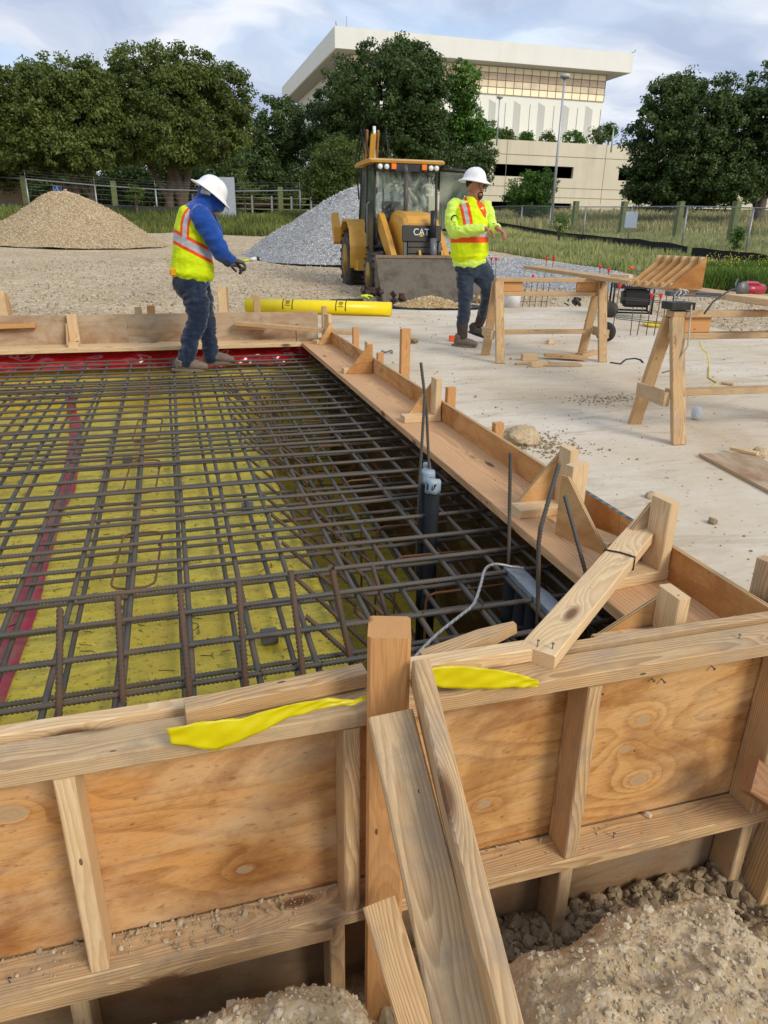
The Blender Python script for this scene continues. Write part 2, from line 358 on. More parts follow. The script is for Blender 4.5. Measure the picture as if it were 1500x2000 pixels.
for j in range(len(ys)-1):
    for i in range(nx-1):
        cx, cy = (xs[i]+xs[i+1])/2, (ys[j]+ys[j+1])/2
        if PX0 < cx < PX1 and PY0 < cy < PY1: continue
        if PX0 < cx < 3.6 and -2.4 < cy < 1.31: continue
        f.append((j*nx+i, j*nx+i+1, (j+1)*nx+i+1, (j+1)*nx+i))
me = bpy.data.meshes.new('ground'); me.from_pydata(v, [], f); me.polygons.foreach_set('use_smooth', [True]*len(f))
a = me.attributes.new('grass', 'FLOAT', 'POINT'); a.data.foreach_set('value', gm)
def gravel_nodes(nt, tc, base=('dcc6a0', 'bea27a'), sc=1.0):
    big = NOISE(nt, tc, .35, 6, .65, .4); med = NOISE(nt, MAPN(nt, tc, (.35, 1.6, 1)), 1.6, 6, .7)
    v1 = VOR(nt, tc, 34*sc); v2 = VOR(nt, tc, 13*sc)
    peb = N(nt, 'ShaderNodeSeparateColor', ins={0: v1.outputs['Color']}).outputs[0]; peb2 = N(nt, 'ShaderNodeSeparateColor', ins={0: v2.outputs['Color']}).outputs[1]
    col = ramp(nt, M(nt, 'ADD', M(nt, 'MULTIPLY', big, .5), M(nt, 'MULTIPLY', med, .5)), [(.36, '9c8a70'), (.47, base[1]), (.60, base[0])])
    col = MIX(nt, .5, col, ramp(nt, peb, [(.1, '8a7558'), (.5, 'c8b08a'), (.92, 'f2e4c8')]))
    col = MIX(nt, M(nt, 'MULTIPLY', M(nt, 'GREATER_THAN', peb2, .6), .45), col, ramp(nt, peb2, [(.6, '8d7f69'), (1, 'f2e9d8')]))
    h = M(nt, 'ADD', M(nt, 'MULTIPLY', v1.outputs['Distance'], -1.0), M(nt, 'MULTIPLY', v2.outputs['Distance'], -1.6))
    return col, h
m, nt, b = mat_new('gravelly_dirt'); tc = N(nt, 'ShaderNodeTexCoord').outputs['Object']
col, h = gravel_nodes(nt, tc)
ga = N(nt, 'ShaderNodeAttribute', attribute_name='grass').outputs['Fac']
gcol = ramp(nt, NOISE(nt, tc, .9, 6, .7), [(.35, '4f5a2c'), (.5, '6f7440'), (.66, '98905c')])
gg = ramp(nt, M(nt, 'ADD', ga, M(nt, 'MULTIPLY_ADD', NOISE(nt, tc, 3, 5), .8, -.4)), [(.4, (0, 0, 0, 1)), (.6, (1, 1, 1, 1))])
setc(nt, b, 'Base Color', MIX(nt, gg, col, gcol)); b.inputs['Roughness'].default_value = .95; b.inputs['Specular IOR Level'].default_value = .15
BUMP(nt, b, h, .02); GROUND = m
g = put('ground', me, m); tag(g, kind='structure')

# concrete slab
m, nt, b = mat_new('site_concrete'); tc = N(nt, 'ShaderNodeTexCoord').outputs['Object']
big = NOISE(nt, tc, .7, 6, .6, .6); st = NOISE(nt, MAPN(nt, tc, (.5, 2.2, 1), rot=(0, 0, .12)), 2.2, 8, .72, .5); fn = NOISE(nt, tc, 26, 4, .7)
col = ramp(nt, M(nt, 'ADD', M(nt, 'MULTIPLY', big, .6), M(nt, 'MULTIPLY', st, .4)), [(.34, 'bfa98a'), (.46, 'd3c4aa'), (.6, 'e2d8c6')])
col = MIX(nt, M(nt, 'MULTIPLY', ramp(nt, st, [(.50, (0, 0, 0, 1)), (.62, (1, 1, 1, 1))]), .6), col, 'ae9877')
col = MIX(nt, M(nt, 'MULTIPLY_ADD', fn, .5, -.1, clamp=True), col, 'b5a994')
vs = VOR(nt, tc, 9); pk = N(nt, 'ShaderNodeSeparateColor', ins={0: vs.outputs['Color']}).outputs[0]
spk = M(nt, 'MULTIPLY', M(nt, 'LESS_THAN', vs.outputs['Distance'], .12), M(nt, 'GREATER_THAN', pk, .8))
vs2 = VOR(nt, tc, 30); pk2 = N(nt, 'ShaderNodeSeparateColor', ins={0: vs2.outputs['Color']}).outputs[0]
spk2 = M(nt, 'MULTIPLY', M(nt, 'LESS_THAN', vs2.outputs['Distance'], .2), M(nt, 'GREATER_THAN', pk2, .82))
col = MIX(nt, M(nt, 'MULTIPLY', M(nt, 'MAXIMUM', spk, spk2), .6), col, '6f604c')
setc(nt, b, 'Base Color', col); b.inputs['Roughness'].default_value = .9; b.inputs['Specular IOR Level'].default_value = .2
BUMP(nt, b, M(nt, 'ADD', M(nt, 'MULTIPLY', st, .8), M(nt, 'MULTIPLY', fn, .3)), .006)
CONC = m
mb = MB(); mb.prism([(1.56, 1.45), (7.4, 1.45), (7.45, 7.7), (7.62, 10.2), (7.75, 11.6), (5.9, 12.15), (4.4, 12.35), (2.2, 12.7), (1.56, 12.6)], -.14, 0, plane='xy')
tag(mb.build('concrete_slab', CONC), kind='structure')

# ------------------------------------------------------------------ foreground dirt, trench in front of the form
def fg(X, Y):
    n = mnoise.fractal((X*3.1, Y*3.1, 0), 1.0, 2.0, 4); n2 = mnoise.noise((X*14, Y*14, 2)); n3 = mnoise.noise((X*40, Y*40, 7))
    def plate(x0, x1, edge, top, s=.09):
        e = edge + .03*mnoise.noise((X*5, 1, 3)); k = 1/(1+math.exp(-(e-Y)/.022)); kx = 1/(1+math.exp(-(X-x0)/s*2.2))/(1+math.exp(-(x1-X)/s*2.2))
        return k*kx
    low = -.60 + .07*math.exp(-((Y-1.22)/.1)**2)
    if X < .35: low -= .06
    R_ = plate(.50, 1.27 - .22*max(0, (Y-.7)), 1.03, 0); L_ = plate(-.34, .30, 1.04, 0)
    z = low + R_*(.405 + .05*n) + L_*(.53 + .05*n)
    if Y < .35:
        k = min(1, (.35-Y)/.5); z = z*(1-k) + (-.33+.05*n)*k
    if X > 1.3: z = max(z, -.58)
    return z + .020*n2 + .007*n3 + .003*mnoise.noise((X*85, Y*85, 1))
xs2 = ax(-.7, 1.9, 330); ys2 = ax(.1, 1.31, 170)
xs2 = [PX0, -4, -2.5, -1.6, -1.1] + xs2 + [2.1, 2.5, 2.9, 3.6]; ys2 = [-2.4, -1.2, -.6, -.2] + ys2
v = [(x, y, fg(x, y) if -1.5 < x < 2.5 else (-.5 if y < 1.2 and x < 3 else -.1)) for y in ys2 for x in xs2]
v = [(x, y, -.1 if (x >= 3.59 or x <= PX0+.01 or y < -2.39) else z) for x, y, z in v]
nx = len(xs2); f = [(j*nx+i, j*nx+i+1, (j+1)*nx+i+1, (j+1)*nx+i) for j in range(len(ys2)-1) for i in range(nx-1)]
me = bpy.data.meshes.new('excavated_dirt'); me.from_pydata(v, [], f); me.polygons.foreach_set('use_smooth', [True]*len(f))
m, nt, b = mat_new('pale_dirt'); tc = N(nt, 'ShaderNodeTexCoord').outputs['Object']
n1 = NOISE(nt, tc, 5, 8, .7); n2 = NOISE(nt, tc, 60, 5, .7); v1 = VOR(nt, tc, 90); pc = N(nt, 'ShaderNodeSeparateColor', ins={0: v1.outputs['Color']}).outputs[0]
col = ramp(nt, n1, [(.3, 'a08a68'), (.5, 'bfa883'), (.7, 'd6c19e')])
col = MIX(nt, M(nt, 'MULTIPLY', M(nt, 'GREATER_THAN', pc, .62), .5), col, ramp(nt, pc, [(.6, '94866e'), (1, 'e4d8c3')]))
col = MIX(nt, M(nt, 'MULTIPLY_ADD', n2, .5, -.1, clamp=True), col, 'a89374')
setc(nt, b, 'Base Color', col); b.inputs['Roughness'].default_value = .95; b.inputs['Specular IOR Level'].default_value = .1
BUMP(nt, b, M(nt, 'ADD', n2, M(nt, 'MULTIPLY', v1.outputs['Distance'], -.6)), .005); DIRT = m
tag(put('excavated_dirt', me, m), kind='structure')
def rocks(name, pts, mat, seed=1, rough=.35, sub=1):
    """angular stones joined into one mesh; pts: (x,y,z,size)"""
    bm = bmesh.new(); bmesh.ops.create_icosphere(bm, subdivisions=sub, radius=1); bv = np.array([v.co[:] for v in bm.verts]); bf = np.array([[v.index for v in fc.verts] for fc in bm.faces]); bm.free()
    g = np.random.default_rng(seed); V = []; F = []; 
    for i, (x, y, z, s) in enumerate(pts):
        q = bv*(1+g.uniform(-rough, rough, (len(bv), 1)))*g.uniform(.55, 1.15, (1, 3))*s
        a, c = g.uniform(0, 6.28), g.uniform(-.6, .6); ca, sa, cc, sc_ = math.cos(a), math.sin(a), math.cos(c), math.sin(c)
        q = q @ np.array([[ca, -sa, 0], [sa, ca, 0], [0, 0, 1]]) @ np.array([[1, 0, 0], [0, cc, -sc_], [0, sc_, cc]])
        V.append(q+np.array([x, y, z])); F.append(bf+i*len(bv))
    V = np.concatenate(V); F = np.concatenate(F); me = bpy.data.meshes.new(name); me.from_pydata(V.tolist(), [], F.tolist())
    return put(name, me, mat)
def stone_mat(name, a='857865', b_='c4b79f'):
    m, nt, b = mat_new(name); g = N(nt, 'ShaderNodeNewGeometry'); tc = N(nt, 'ShaderNodeTexCoord').outputs['Object']
    c = ramp(nt, g.outputs['Random Per Island'], [(0, a), (1, b_)]); c = MIX(nt, M(nt, 'MULTIPLY_ADD', NOISE(nt, tc, 70, 4), .6, -.1, clamp=True), c, a)
    setc(nt, b, 'Base Color', c); b.inputs['Roughness'].default_value = .9; b.inputs['Specular IOR Level'].default_value = .15
    BUMP(nt, b, NOISE(nt, tc, 120, 3), .003); return m
STONE = stone_mat('pale_stone', '9c8b6e', 'd8caae'); STONE_D = stone_mat('clod_stone', '83725a', 'b09c7d')
pts = []
for i in range(13000):
    x, y = random.uniform(-.5, 1.75), random.uniform(.25, 1.12); s = .0019*random.paretovariate(1.45)
    if s < .0095 or (s < .014 and random.random() < .25): pts.append((x, y, fg(x, y)+s*.3, s))
tag(rocks('loose_pebbles', pts, STONE, 2), kind='stuff', label='small pale stones scattered over the excavated dirt', cat='stones')
pts = []
for i in range(2600):
    x = random.uniform(.55, 1.75); y = random.uniform(1.02, 1.27); s = min(.019, .004*random.paretovariate(1.5))
    if x > 1.32: y = random.uniform(.5, 1.27); s *= 1.25
    pts.append((x, y, max(fg(x, y), -.56)+s*.4, s))
for i in range(60): pts.append((random.uniform(-.3, .6), random.uniform(1.0, 1.2), -.58, random.uniform(.01, .03)))
tag(rocks('dirt_clods', pts, STONE_D, 3, .22, 2), kind='stuff', label='grey brown clods heaped along the foot of the front form', cat='dirt clods')

# ------------------------------------------------------------------ pit lining
def pz(X, Y):
    w = .006*mnoise.noise((X*2.2, Y*7, 0)) + .006*mnoise.noise((X*9, Y*4, 1))
    z = -.17 + w
    def st(e, w_): t = min(1, max(0, e/w_)); return t*t*(3-2*t)
    z -= .93*st(X-.50+.02*mnoise.noise((Y*3, 0, 0)), .24)
    z2 = -.17 - .45*st(Y-6.1, .12) + .75*st(Y-7.18, .22) + .012*mnoise.noise((X*5, Y*5, 4))
    return min(z, z2) if Y < 7.18 else (z2 if X < .6 else z2)
xs3 = ax(PX0, -2.4, 10)+ax(-2.35, 1.49, 150); ys3 = ax(1.33, 6.0, 120)+ax(6.03, 7.44, 40)
v = [(x, y, pz(x, y)) for y in ys3 for x in xs3]; nx = len(xs3)
f = [(j*nx+i, j*nx+i+1, (j+1)*nx+i+1, (j+1)*nx+i) for j in range(len(ys3)-1) for i in range(nx-1)]
me = bpy.data.meshes.new('vapor_barrier'); me.from_pydata(v, [], f); me.polygons.foreach_set('use_smooth', [True]*len(f))
m, nt, b = mat_new('yellow_film'); tc = N(nt, 'ShaderNodeTexCoord').outputs['Object']
n1 = NOISE(nt, tc, 2.2, 6, .6, .5); n2 = NOISE(nt, tc, 42, 8, .8); n3 = NOISE(nt, MAPN(nt, tc, (1, 3, 1)), 6, 8, .75, .6)
col = ramp(nt, n1, [(.35, 'ccb43c'), (.5, 'dfc842'), (.65, 'edd84c')])
col = MIX(nt, ramp(nt, M(nt, 'ADD', M(nt, 'MULTIPLY', n3, .6), M(nt, 'MULTIPLY', n1, .4)), [(.47, (0, 0, 0, 1)), (.62, (.62, .62, .62, 1))]), col, '94854a')
col = MIX(nt, ramp(nt, n2, [(.55, (0, 0, 0, 1)), (.62, (.85, .85, .85, 1))]), col, '5d552c')
setc(nt, b, 'Base Color', col); b.inputs['Roughness'].default_value = .5; BUMP(nt, b, M(nt, 'ADD', n3, M(nt, 'MULTIPLY', n2, .4)), .006); YFILM = m
tag(put('vapor_barrier', me, m), 'dirty yellow plastic sheeting lining the pit under the rebar mat', 'plastic sheeting')
m, nt, b = mat_new('seam_tape'); tc = N(nt, 'ShaderNodeTexCoord').outputs['Object']
setc(nt, b, 'Base Color', MIX(nt, ramp(nt, NOISE(nt, tc, 9, 6, .75), [(.44, (0, 0, 0, 1)), (.60, (.8,)*3+(1,))]), 'ab3048', '86704a')); b.inputs['Roughness'].default_value = .4
v = []; n = 90
for i in range(n+1):
    y = 1.4+(7.3-1.4)*i/n; x = float(np.interp(y, [1.4, 2.33, 2.79, 3.26, 3.83, 4.14, 5.3, 6.24, 7.1], [-.67, -.655, -.655, -.67, -.685, -.66, -.73, -.845, -1.0]));
    for s in (-.042, .042): v.append((x+s+.008*mnoise.noise((y*2, s, 0)), y, pz(x+s, y)+.005))
f = [(2*i, 2*i+1, 2*i+3, 2*i+2) for i in range(n)]
me = bpy.data.meshes.new('seam_tape'); me.from_pydata(v, [], f)
tag(put('seam_tape', me, m), 'red tape stripe sealing the seam of the yellow sheeting', 'tape')
# crumpled red plastic under the far ledge
m, nt, b = mat_new('red_plastic'); tc = N(nt, 'ShaderNodeTexCoord').outputs['Object']
setc(nt, b, 'Base Color', ramp(nt, NOISE(nt, tc, 5, 5, .6), [(.4, 'a80f1c'), (.62, 'c8202c'), (.74, 'd8747a')])); b.inputs['Roughness'].default_value = .18; b.inputs['Coat Weight'].default_value = .4
v = []; nxr, nzr = 260, 12
for j in range(nzr+1):
    for i in range(nxr+1):
        x = -6+7.45*i/nxr; t = j/nzr; z = -.03+.175*t+.02*mnoise.noise((x*1.3, 0, 2))*(1-t)
        y = 7.22+.1*t+.035*mnoise.noise((x*4.5, z*9, 0))+.02*mnoise.noise((x*13, z*22, 4))
        v.append((x, y, z))
nx = nxr+1; f = [(j*nx+i, j*nx+i+1, (j+1)*nx+i+1, (j+1)*nx+i) for j in range(nzr) for i in range(nxr)]
me = bpy.data.meshes.new('red_plastic_sheet'); me.from_pydata(v, [], f); me.polygons.foreach_set('use_smooth', [True]*len(f))
tag(put('red_plastic_sheet', me, m), 'crumpled shiny red plastic hanging below the far form ledge', 'plastic sheet')

# ------------------------------------------------------------------ formwork
# front form
ff = thing('formwork_wall', 'front plywood form wall with 2x4 frame nearest the viewer', 'formwork', (.3, 1.24, -.7))
top = board('top_plate', (-2.4, 1.239, .287), (.36, 1.239, .287), .087, .038, W_GREY, ff)
board('top_plate', (.362, 1.239, .288), (2.3, 1.239, .288), .087, .038, W_TAN, ff)
board('inner_strip', (-2.4, 1.323, .292), (.35, 1.323, .292), .036, .034, W_FRESH, ff)
board('inner_strip', (.352, 1.323, .270), (2.2, 1.323, .270), .030, .07, W_GREY, ff)
for x in (-.276, .29, .874, 1.46, -.86, 2.05):
    board('stud', (x, 1.2385, -.262), (x, 1.2385, .267), .038, .088, W_TAN if x != -.276 else W_FRESH, ff, up=(0, -1, 0))
for x in (-.33, .252, .868, 1.445, -.9, 2.0):
    board('lower_stud', (x, 1.2385, -.85), (x, 1.2385, -.302 if x > .24 else -.342), .038, .088, W_GREY, ff, up=(0, -1, 0))
board('bottom_rail', (-2.4, 1.236, -.282), (.345, 1.236, -.282), .092, .038, W_GREY, ff)
board('bottom_rail', (.347, 1.236, -.283), (2.3, 1.236, -.283), .092, .038, W_TAN, ff)
board('doubled_rail', (-2.4, 1.2365, -.3215), (.24, 1.2365, -.3215), .091, .038, W_TAN, ff)
def panel(name, x0, x1, z0, z1, y, mat, par): # face towards -Y ; local X along the panel, local Y = up
    m = MB(); m.box((0, 0, 0), (x1-x0, z1-z0, .018)); F = Matrix.Translation(((x0+x1)/2, y+.009, (z0+z1)/2)) @ Matrix(((1, 0, 0), (0, 0, 1), (0, 1, 0))).transposed().to_4x4()
    F = Matrix.Translation(((x0+x1)/2, y+.009, (z0+z1)/2)) @ Matrix.Rotation(R(90), 4, 'X')
    return m.build(name, mat, par, F)
panel('plywood_panel', -1.45, .31, -.262, .268, 1.284, P_PANEL, ff)
panel('plywood_panel', .312, 1.62, -.262, .268, 1.284, P_KNOTS, ff)
panel('plywood_panel', -2.4, -1.452, -.262, .268, 1.284, P_PANEL, ff)
panel('plywood_panel', 1.622, 2.3, -.262, .268, 1.284, P_PANEL, ff)
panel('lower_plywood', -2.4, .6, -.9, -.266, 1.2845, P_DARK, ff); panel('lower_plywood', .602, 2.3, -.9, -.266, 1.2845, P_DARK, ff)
def nails(par, pts, axis=(0, -1, 0), bent=False, nm='nail'):
    for p in pts:
        m = MB(); p = Vector(p); a = Vector(axis).normalized(); tip = p+a*.012+Vector((random.uniform(-1, 1), random.uniform(-1, 1), random.uniform(-1, 1)))*.002
        m.cyl(p-a*.01, tip, .0016, n=6); m.cyl(tip, tip+a*.0015, .004, n=8); m.build(nm, NAIL, par)
nails(ff, [(.66, 1.215, .307), (1.3, 1.235, .307), (-.02, 1.23, .3065), (.50, 1.22, -.262), (1.02, 1.225, -.262), (-.46, 1.22, -.262)], (0.1, -.1, 1))
nails(ff, [(.95, 1.284, .18), (1.1, 1.284, .19), (1.13, 1.284, .185), (1.28, 1.284, .2), (1.4, 1.284, .21)])
# 4x4 post with kickers
pr = thing('wooden_post', 'upright 4x4 post rising in front of the front form', 'post', (.374, 1.15, -.7))
VA = Vector((math.sin(R(17)), math.cos(R(17)), 0)); VR = Vector((VA.y, -VA.x, 0))       # the post and its braces are turned 17 degrees from the form
pc = Vector((.353, 1.148, 0))+VA*.043
F, L = frame(pc+Vector((0, 0, -.75)), pc+Vector((0, 0, .508)), -VA); mb = MB(); mb.box((L/2, 0, 0), (L, .086, .086), ch=.007)
o = mb.build('post', W_ORANGE, pr, F)
def brace(name, label, p0, p1, w, t, mat, up, ends=0):
    x_ = (Vector(p1)-Vector(p0)).normalized(); up = x_.cross(VR) if up == 'view' else Vector(up); up = -up if up.z < 0 else up
    F, L = frame(p0, p1, up); m = MB(); m.box((L/2, 0, 0), (L, w, t), ch=.004); 
    o = m.build(name, mat, None, F); return tag(o, label, 'brace', 'diagonal braces of the front form')
dK = Vector((0, -.92, -.40)).normalized()
p0 = onY(763, 1400, 1.095); b1 = brace('diagonal_brace', 'wide weathered 2x4 brace nailed on the face of the 4x4 post', p0, Vector(onY(903, 2000, .655))+(Vector(onY(903, 2000, .655))-p0)*1.6, .088, .038, W_GREY, 'view')
nails(b1, [Vector(onY(752, 1418, 1.080)), Vector(onY(776, 1413, 1.080))], (0, -.5, 1))
q0 = onY(820, 1312, 1.135); q1 = Vector(onY(988, 2000, .60)); 
b2 = brace('diagonal_brace', 'edge-on 2x4 brace fixed to the right side of the 4x4 post', q0, q1+(q1-q0)*1.5, .036, .089, W_TAN, 'view')
s0 = onY(740, 1762, 1.09); s1 = Vector(onY(812, 2000, .90)); brace('diagonal_brace', 'short lower 2x4 brace behind the long ones at the post foot', s0, s1+(s1-s0)*.7, .074, .038, W_TAN, 'view')
k0 = onY(1462, 1512, 1.14); brace('diagonal_brace', 'brown 2x4 brace end entering at the right edge of the picture', k0, k0+Vector((.55, -.12, -.42)), .089, .038, wood('wood_brown', 'a87c58', '7c5436', wz=.2), (.3, -1, .5))
brace('diagonal_brace', 'upright dark 2x4 at the right end of the front form', (1.50, 1.17, -.55), (1.56, 1.17, .22), .038, .089, W_TAN, (0, -1, 0))

# side form: ledge board, side board, outer stakes
sf = thing('formwork_ledge', 'side form with broad ledge board running away along the slab', 'formwork', (1.4, 4.3, -.7))
for y0, y1 in ((1.345, 2.55), (2.552, 5.0), (5.002, 7.35)):
    boxboard('ledge_board', 1.222, 1.512, y0, y1, .152, .190, W_SHELF, sf, 'y')
def sidep(name, y0, y1, z0, z1, x, mat, par):
    m = MB(); m.box((0, 0, 0), (y1-y0, z1-z0, .018)); F = Matrix.Translation((x+.009, (y0+y1)/2, (z0+z1)/2)) @ Matrix(((0, -1, 0), (0, 0, 1), (-1, 0, 0))).transposed().to_4x4()
    return m.build(name, mat, par, F)
for y0, y1, mt in ((1.345, 2.05, P_ORANGE), (2.052, 4.45, P_ORANGE), (4.452, 5.05, P_ORANGE), (5.052, 7.42, P_PANEL)):
    sidep('side_board', y0, y1, .191, .306, 1.494, mt, sf)
sidep('pit_wall', 1.345, 7.42, -1.2, .150, 1.494, plywood('plywood_pit_shade', '44341f', '2e2214', wz=.2), sf)  # near-black plywood colour paints in the trench's shade under the ledge
boxboard('waler', 1.513, 1.545, 1.345, 7.4, .20, .288, W_TAN, sf, 'y')
# blue and red marks along a stretch of the board's top edge
m, nt, b = mat_new('lumber_stripe'); tc = N(nt, 'ShaderNodeTexCoord').outputs['Object']
sx = N(nt, 'ShaderNodeSeparateXYZ', ins={0: tc}).outputs[1]
fr = M(nt, 'FRACT', M(nt, 'MULTIPLY', sx, 22.0)); setc(nt, b, 'Base Color', MIX(nt, M(nt, 'GREATER_THAN', fr, .62), '2f6472', '9c6b4c')); b.inputs['Roughness'].default_value = .7
mb = MB(); mb.bx(1.4945, 1.5115, 1.99, 2.44, .3061, .3075); mb.build('painted_edge', m, sf)
# far form
fa = thing('formwork_far_wall', 'far form board behind the man on the rebar', 'formwork', (-.6, 7.4, -.6))
for x0, x1, mt in ((-6, -1.62, W_FRESH), (-1.618, 1.222, W_FRESH)): boxboard('ledge_board', x0, x1, 7.14, 7.42, .152, .19, mt, fa)
def fpanel(x0, x1): 
    m = MB(); m.box((0, 0, 0), (x1-x0, .268, .018)); return m.build('back_board', P_GREY, fa, Matrix.Translation(((x0+x1)/2, 7.43, .325)) @ Matrix.Rotation(R(90), 4, 'X'))
fpanel(-6, -.42); fpanel(-.418, 1.44)
boxboard('waler', -6, 1.44, 7.44, 7.478, .30, .39, W_TAN, fa)
# left side wall of the pit far outside the picture keeps the earth
# gusset brackets ---------------------------------------------------
def gusset(label, loc, rz, tri=(.235, .225), tside=1, uw=.089, base=.235, up_h=.235, mat_t=None, mat_u=None, t_off=0.0, group='gusset brackets on the side ledge'):
    """local x from inner edge (0) towards the board; upright at the +x end, base block on the ledge, plywood triangle on one side"""
    g = thing('gusset_bracket', label, 'bracket', loc, rz, group)
    W0 = wm(g)
    F, L = frame((0, 0, .019), (base, 0, .019)); mb = MB(); mb.box((L/2, 0, 0), (L, .089, .038), ch=.003); mb.build('base_block', mat_u or W_FRESH, g, W0 @ F)
    F, L = frame((base-.02, 0, .0385), (base-.02, 0, .0385+up_h), (-1, 0, 0)); mb = MB(); mb.box((L/2, 0, 0), (L, .089, .038), ch=.003); mb.build('upright_block', mat_u or W_FRESH, g, W0 @ F)
    y = tside*(.0445+.008); m = MB(); a, h = tri; x1 = base
    pr = [(x1-a, .001), (x1, .001), (x1, h), (x1-.03, h), (x1-a, .012)]
    m.prism([(px-x1+a/2, pz_) for px, pz_ in pr], -.0075, .0075, plane='xy')
    F = Matrix.Translation((x1-a/2, y, 0)) @ Matrix.Rotation(R(90), 4, 'X')
    m.build('plywood_triangle', mat_t or P_TRI, g, W0 @ F); return g
ZL = .190
gusset('bracket with full orange triangle facing us, second from the far corner', (1.262, 5.50, ZL), 0, (.205, .225), -1, base=.225, up_h=.20, mat_t=P_ORANGE)
gusset('bracket with pale upright block midway along the ledge', (1.262, 3.93, ZL), 0, (.19, .22), 1, base=.225, up_h=.215)
gusset('bracket behind the leaning bent rebar with triangle behind its base block', (1.252, 2.40, ZL), 0, (.22, .235), 1, base=.235, up_h=.23)
gusset('bracket turned so its triangle slopes down to the right beside the lumber stripe', (1.455, 2.0, ZL), R(111), (.225, .235), 1, base=.225, up_h=.235)
gusset('bracket with tall double upright beside the loose diagonal plank', (1.265, 1.775, ZL), R(6), (.21, .24), 1, base=.225, up_h=.235, mat_t=P_GREY)
gusset('bracket with bright yellow block end just behind the front form top plate', (1.03, 1.42, .152+.038), 0, (.225, .12), 1, base=.23, up_h=.125)
gusset('bracket at the right edge seen along the edge of its plywood triangle', (1.415, 1.385, ZL), R(16), (.17, .20), -1, base=.18, up_h=.17, mat_u=W_TAN)
gusset('thick leaning bracket at the far corner of the forms', (1.33, 7.02, ZL), R(20), (.16, .2), -1, base=.17, up_h=.24, mat_u=W_FRESH)
gusset('bracket block standing on the far ledge left of the man', (-.897, 7.20, ZL), R(90), (.17, .2), 1, base=.2, up_h=.24, group='gusset brackets on the side ledge')
def loose(name, label, p0, p1, w, t, mat, up=(0, 0, 1), cat='lumber', group='loose lumber around the forms'):
    o = board(name, p0, p1, w, t, mat, None, up); return tag(o, label, cat, group)
d0 = onz(1047, 1284, .3265); d1 = onz(1284, 1003, .3265)
dg = loose('plank', 'loose 2x4 plank lying diagonally across the near corner with a black wire loop', d0, d1, .089, .038, W_FRESH)
nails(dg, [Vector(onz(1049, 1262, .347)), Vector(onz(1079, 1266, .347)), Vector(onz(1270, 993, .347)), Vector(onz(1279, 998, .347))], (.1, 0, 1))
F, L = frame(d0, d1); mb = MB(); x0 = L*.58
for k in (0, .006):
    mb.tube([F @ Vector(p) for p in ((x0+k, -.047, -.021), (x0+k, -.047, .021), (x0+k+.004, 0, .0225), (x0+k, .047, .021), (x0+k-.004, .047, -.021), (x0+k, 0, -.022), (x0+k, -.047, -.021))], .0016, 6)
tag(mb.build('tie_wire', plain('black_wire', '1d1d1e', .4, .3)), 'black tie wire looped around the diagonal plank', 'wire')
loose('wooden_stake', 'long stake lying on the top plate left of the post, frayed end over yellow tape', onz(362, 1392, .330), onz(712, 1318, .330), .045, .038, W_TAN)
loose('wooden_stake', 'short square-ended stake lying on the top plate right of the post', (.432, 1.292, .327), (.742, 1.292, .327), .045, .036, W_FRESH)
def pointed(name, label, p0, p1, w, t, mat, tip=.09, up=(0, 0, 1), group='loose lumber around the forms'):
    F, L = frame(p0, p1, up); m = MB(); a = w/2; m.prism([(0, -a), (L-tip, -a), (L, -.008), (L, .008), (L-tip, a), (0, a)], -t/2, t/2, plane='xy')
    return tag(m.build(name, mat, None, F), label, 'stake', group)
pointed('wooden_stake', 'pointed brown stake sticking inward past the front form', (.50, 1.345, .306), (.745, 1.372, .345), .05, .026, W_TAN)
# far-side bits
loose('lumber_offcut', 'short 2x4 lying against the far board at the left edge', (-2.3, 7.385, .355), (-1.215, 7.385, .375), .07, .037, W_ORANGE)
loose('plank', 'long loose 2x4 leaning from the far board onto the corner bracket, tied with wire', onY(460, 631, 7.32), onY(700, 651, 7.05), .085, .040, W_TAN)
loose('lumber_offcut', 'small tan 2x4 below the long leaning plank', onY(455, 637, 7.37), onY(520, 641, 7.37), .05, .04, W_FRESH)
loose('lumber_offcut', 'thin flat offcut on the far ledge by the corner', onY(590, 664, 7.3), onY(640, 661, 7.25), .09, .02, W_TAN)
mb = MB(); p = onY(577, 640, 7.3); mb.tube([p+Vector((.03, .02, .03)), p+Vector((0, -.03, .03)), p+Vector((0, -.03, -.12)), p+Vector((.01, -.1, -.3)), p+Vector((.0, -.1, -.42))], .004, 6)
tag(mb.build('tie_wire', plain('black_wire2', '1d1d1e', .4, .3)), 'black tie wire hanging from the leaning far plank', 'wire')
def post(label, px0, px1, ybot, ytop, Y, t=.038, mat=W_TAN, z0=-.1, name='wooden_stake', group='stakes behind the far form'):
    a = onY(px0, ytop, Y); b_ = onY(px1, ytop, Y); zt = (a.z+b_.z)/2
    o = boxboard(name, a.x, b_.x, Y, Y+t, z0, zt, mat, None, 'z'); return tag(o, label, 'stake', group)
post('brown stake standing in front of the yellow tube', 494, 508, 610, 577, 7.50, mat=W_TAN)
post('short pale stake behind the far form, left one of the close pair', 262, 276, 600, 600, 7.50, mat=W_TAN)
post('short brown stake behind the far form, right one of the close pair', 286, 302, 600, 597, 7.50, mat=W_ORANGE)
g8 = gusset('double upright bracket standing on top of the far board right of the man', (.50, 7.66, .455), R(-90), (.15, .24), 1, base=.16, up_h=.21, group='brackets on the far board')
g9 = gusset('partly cut off bracket on the far board at the left edge of the picture', (-1.50, 7.66, .455), R(-90), (.15, .2), 1, base=.16, up_h=.18, group='brackets on the far board')
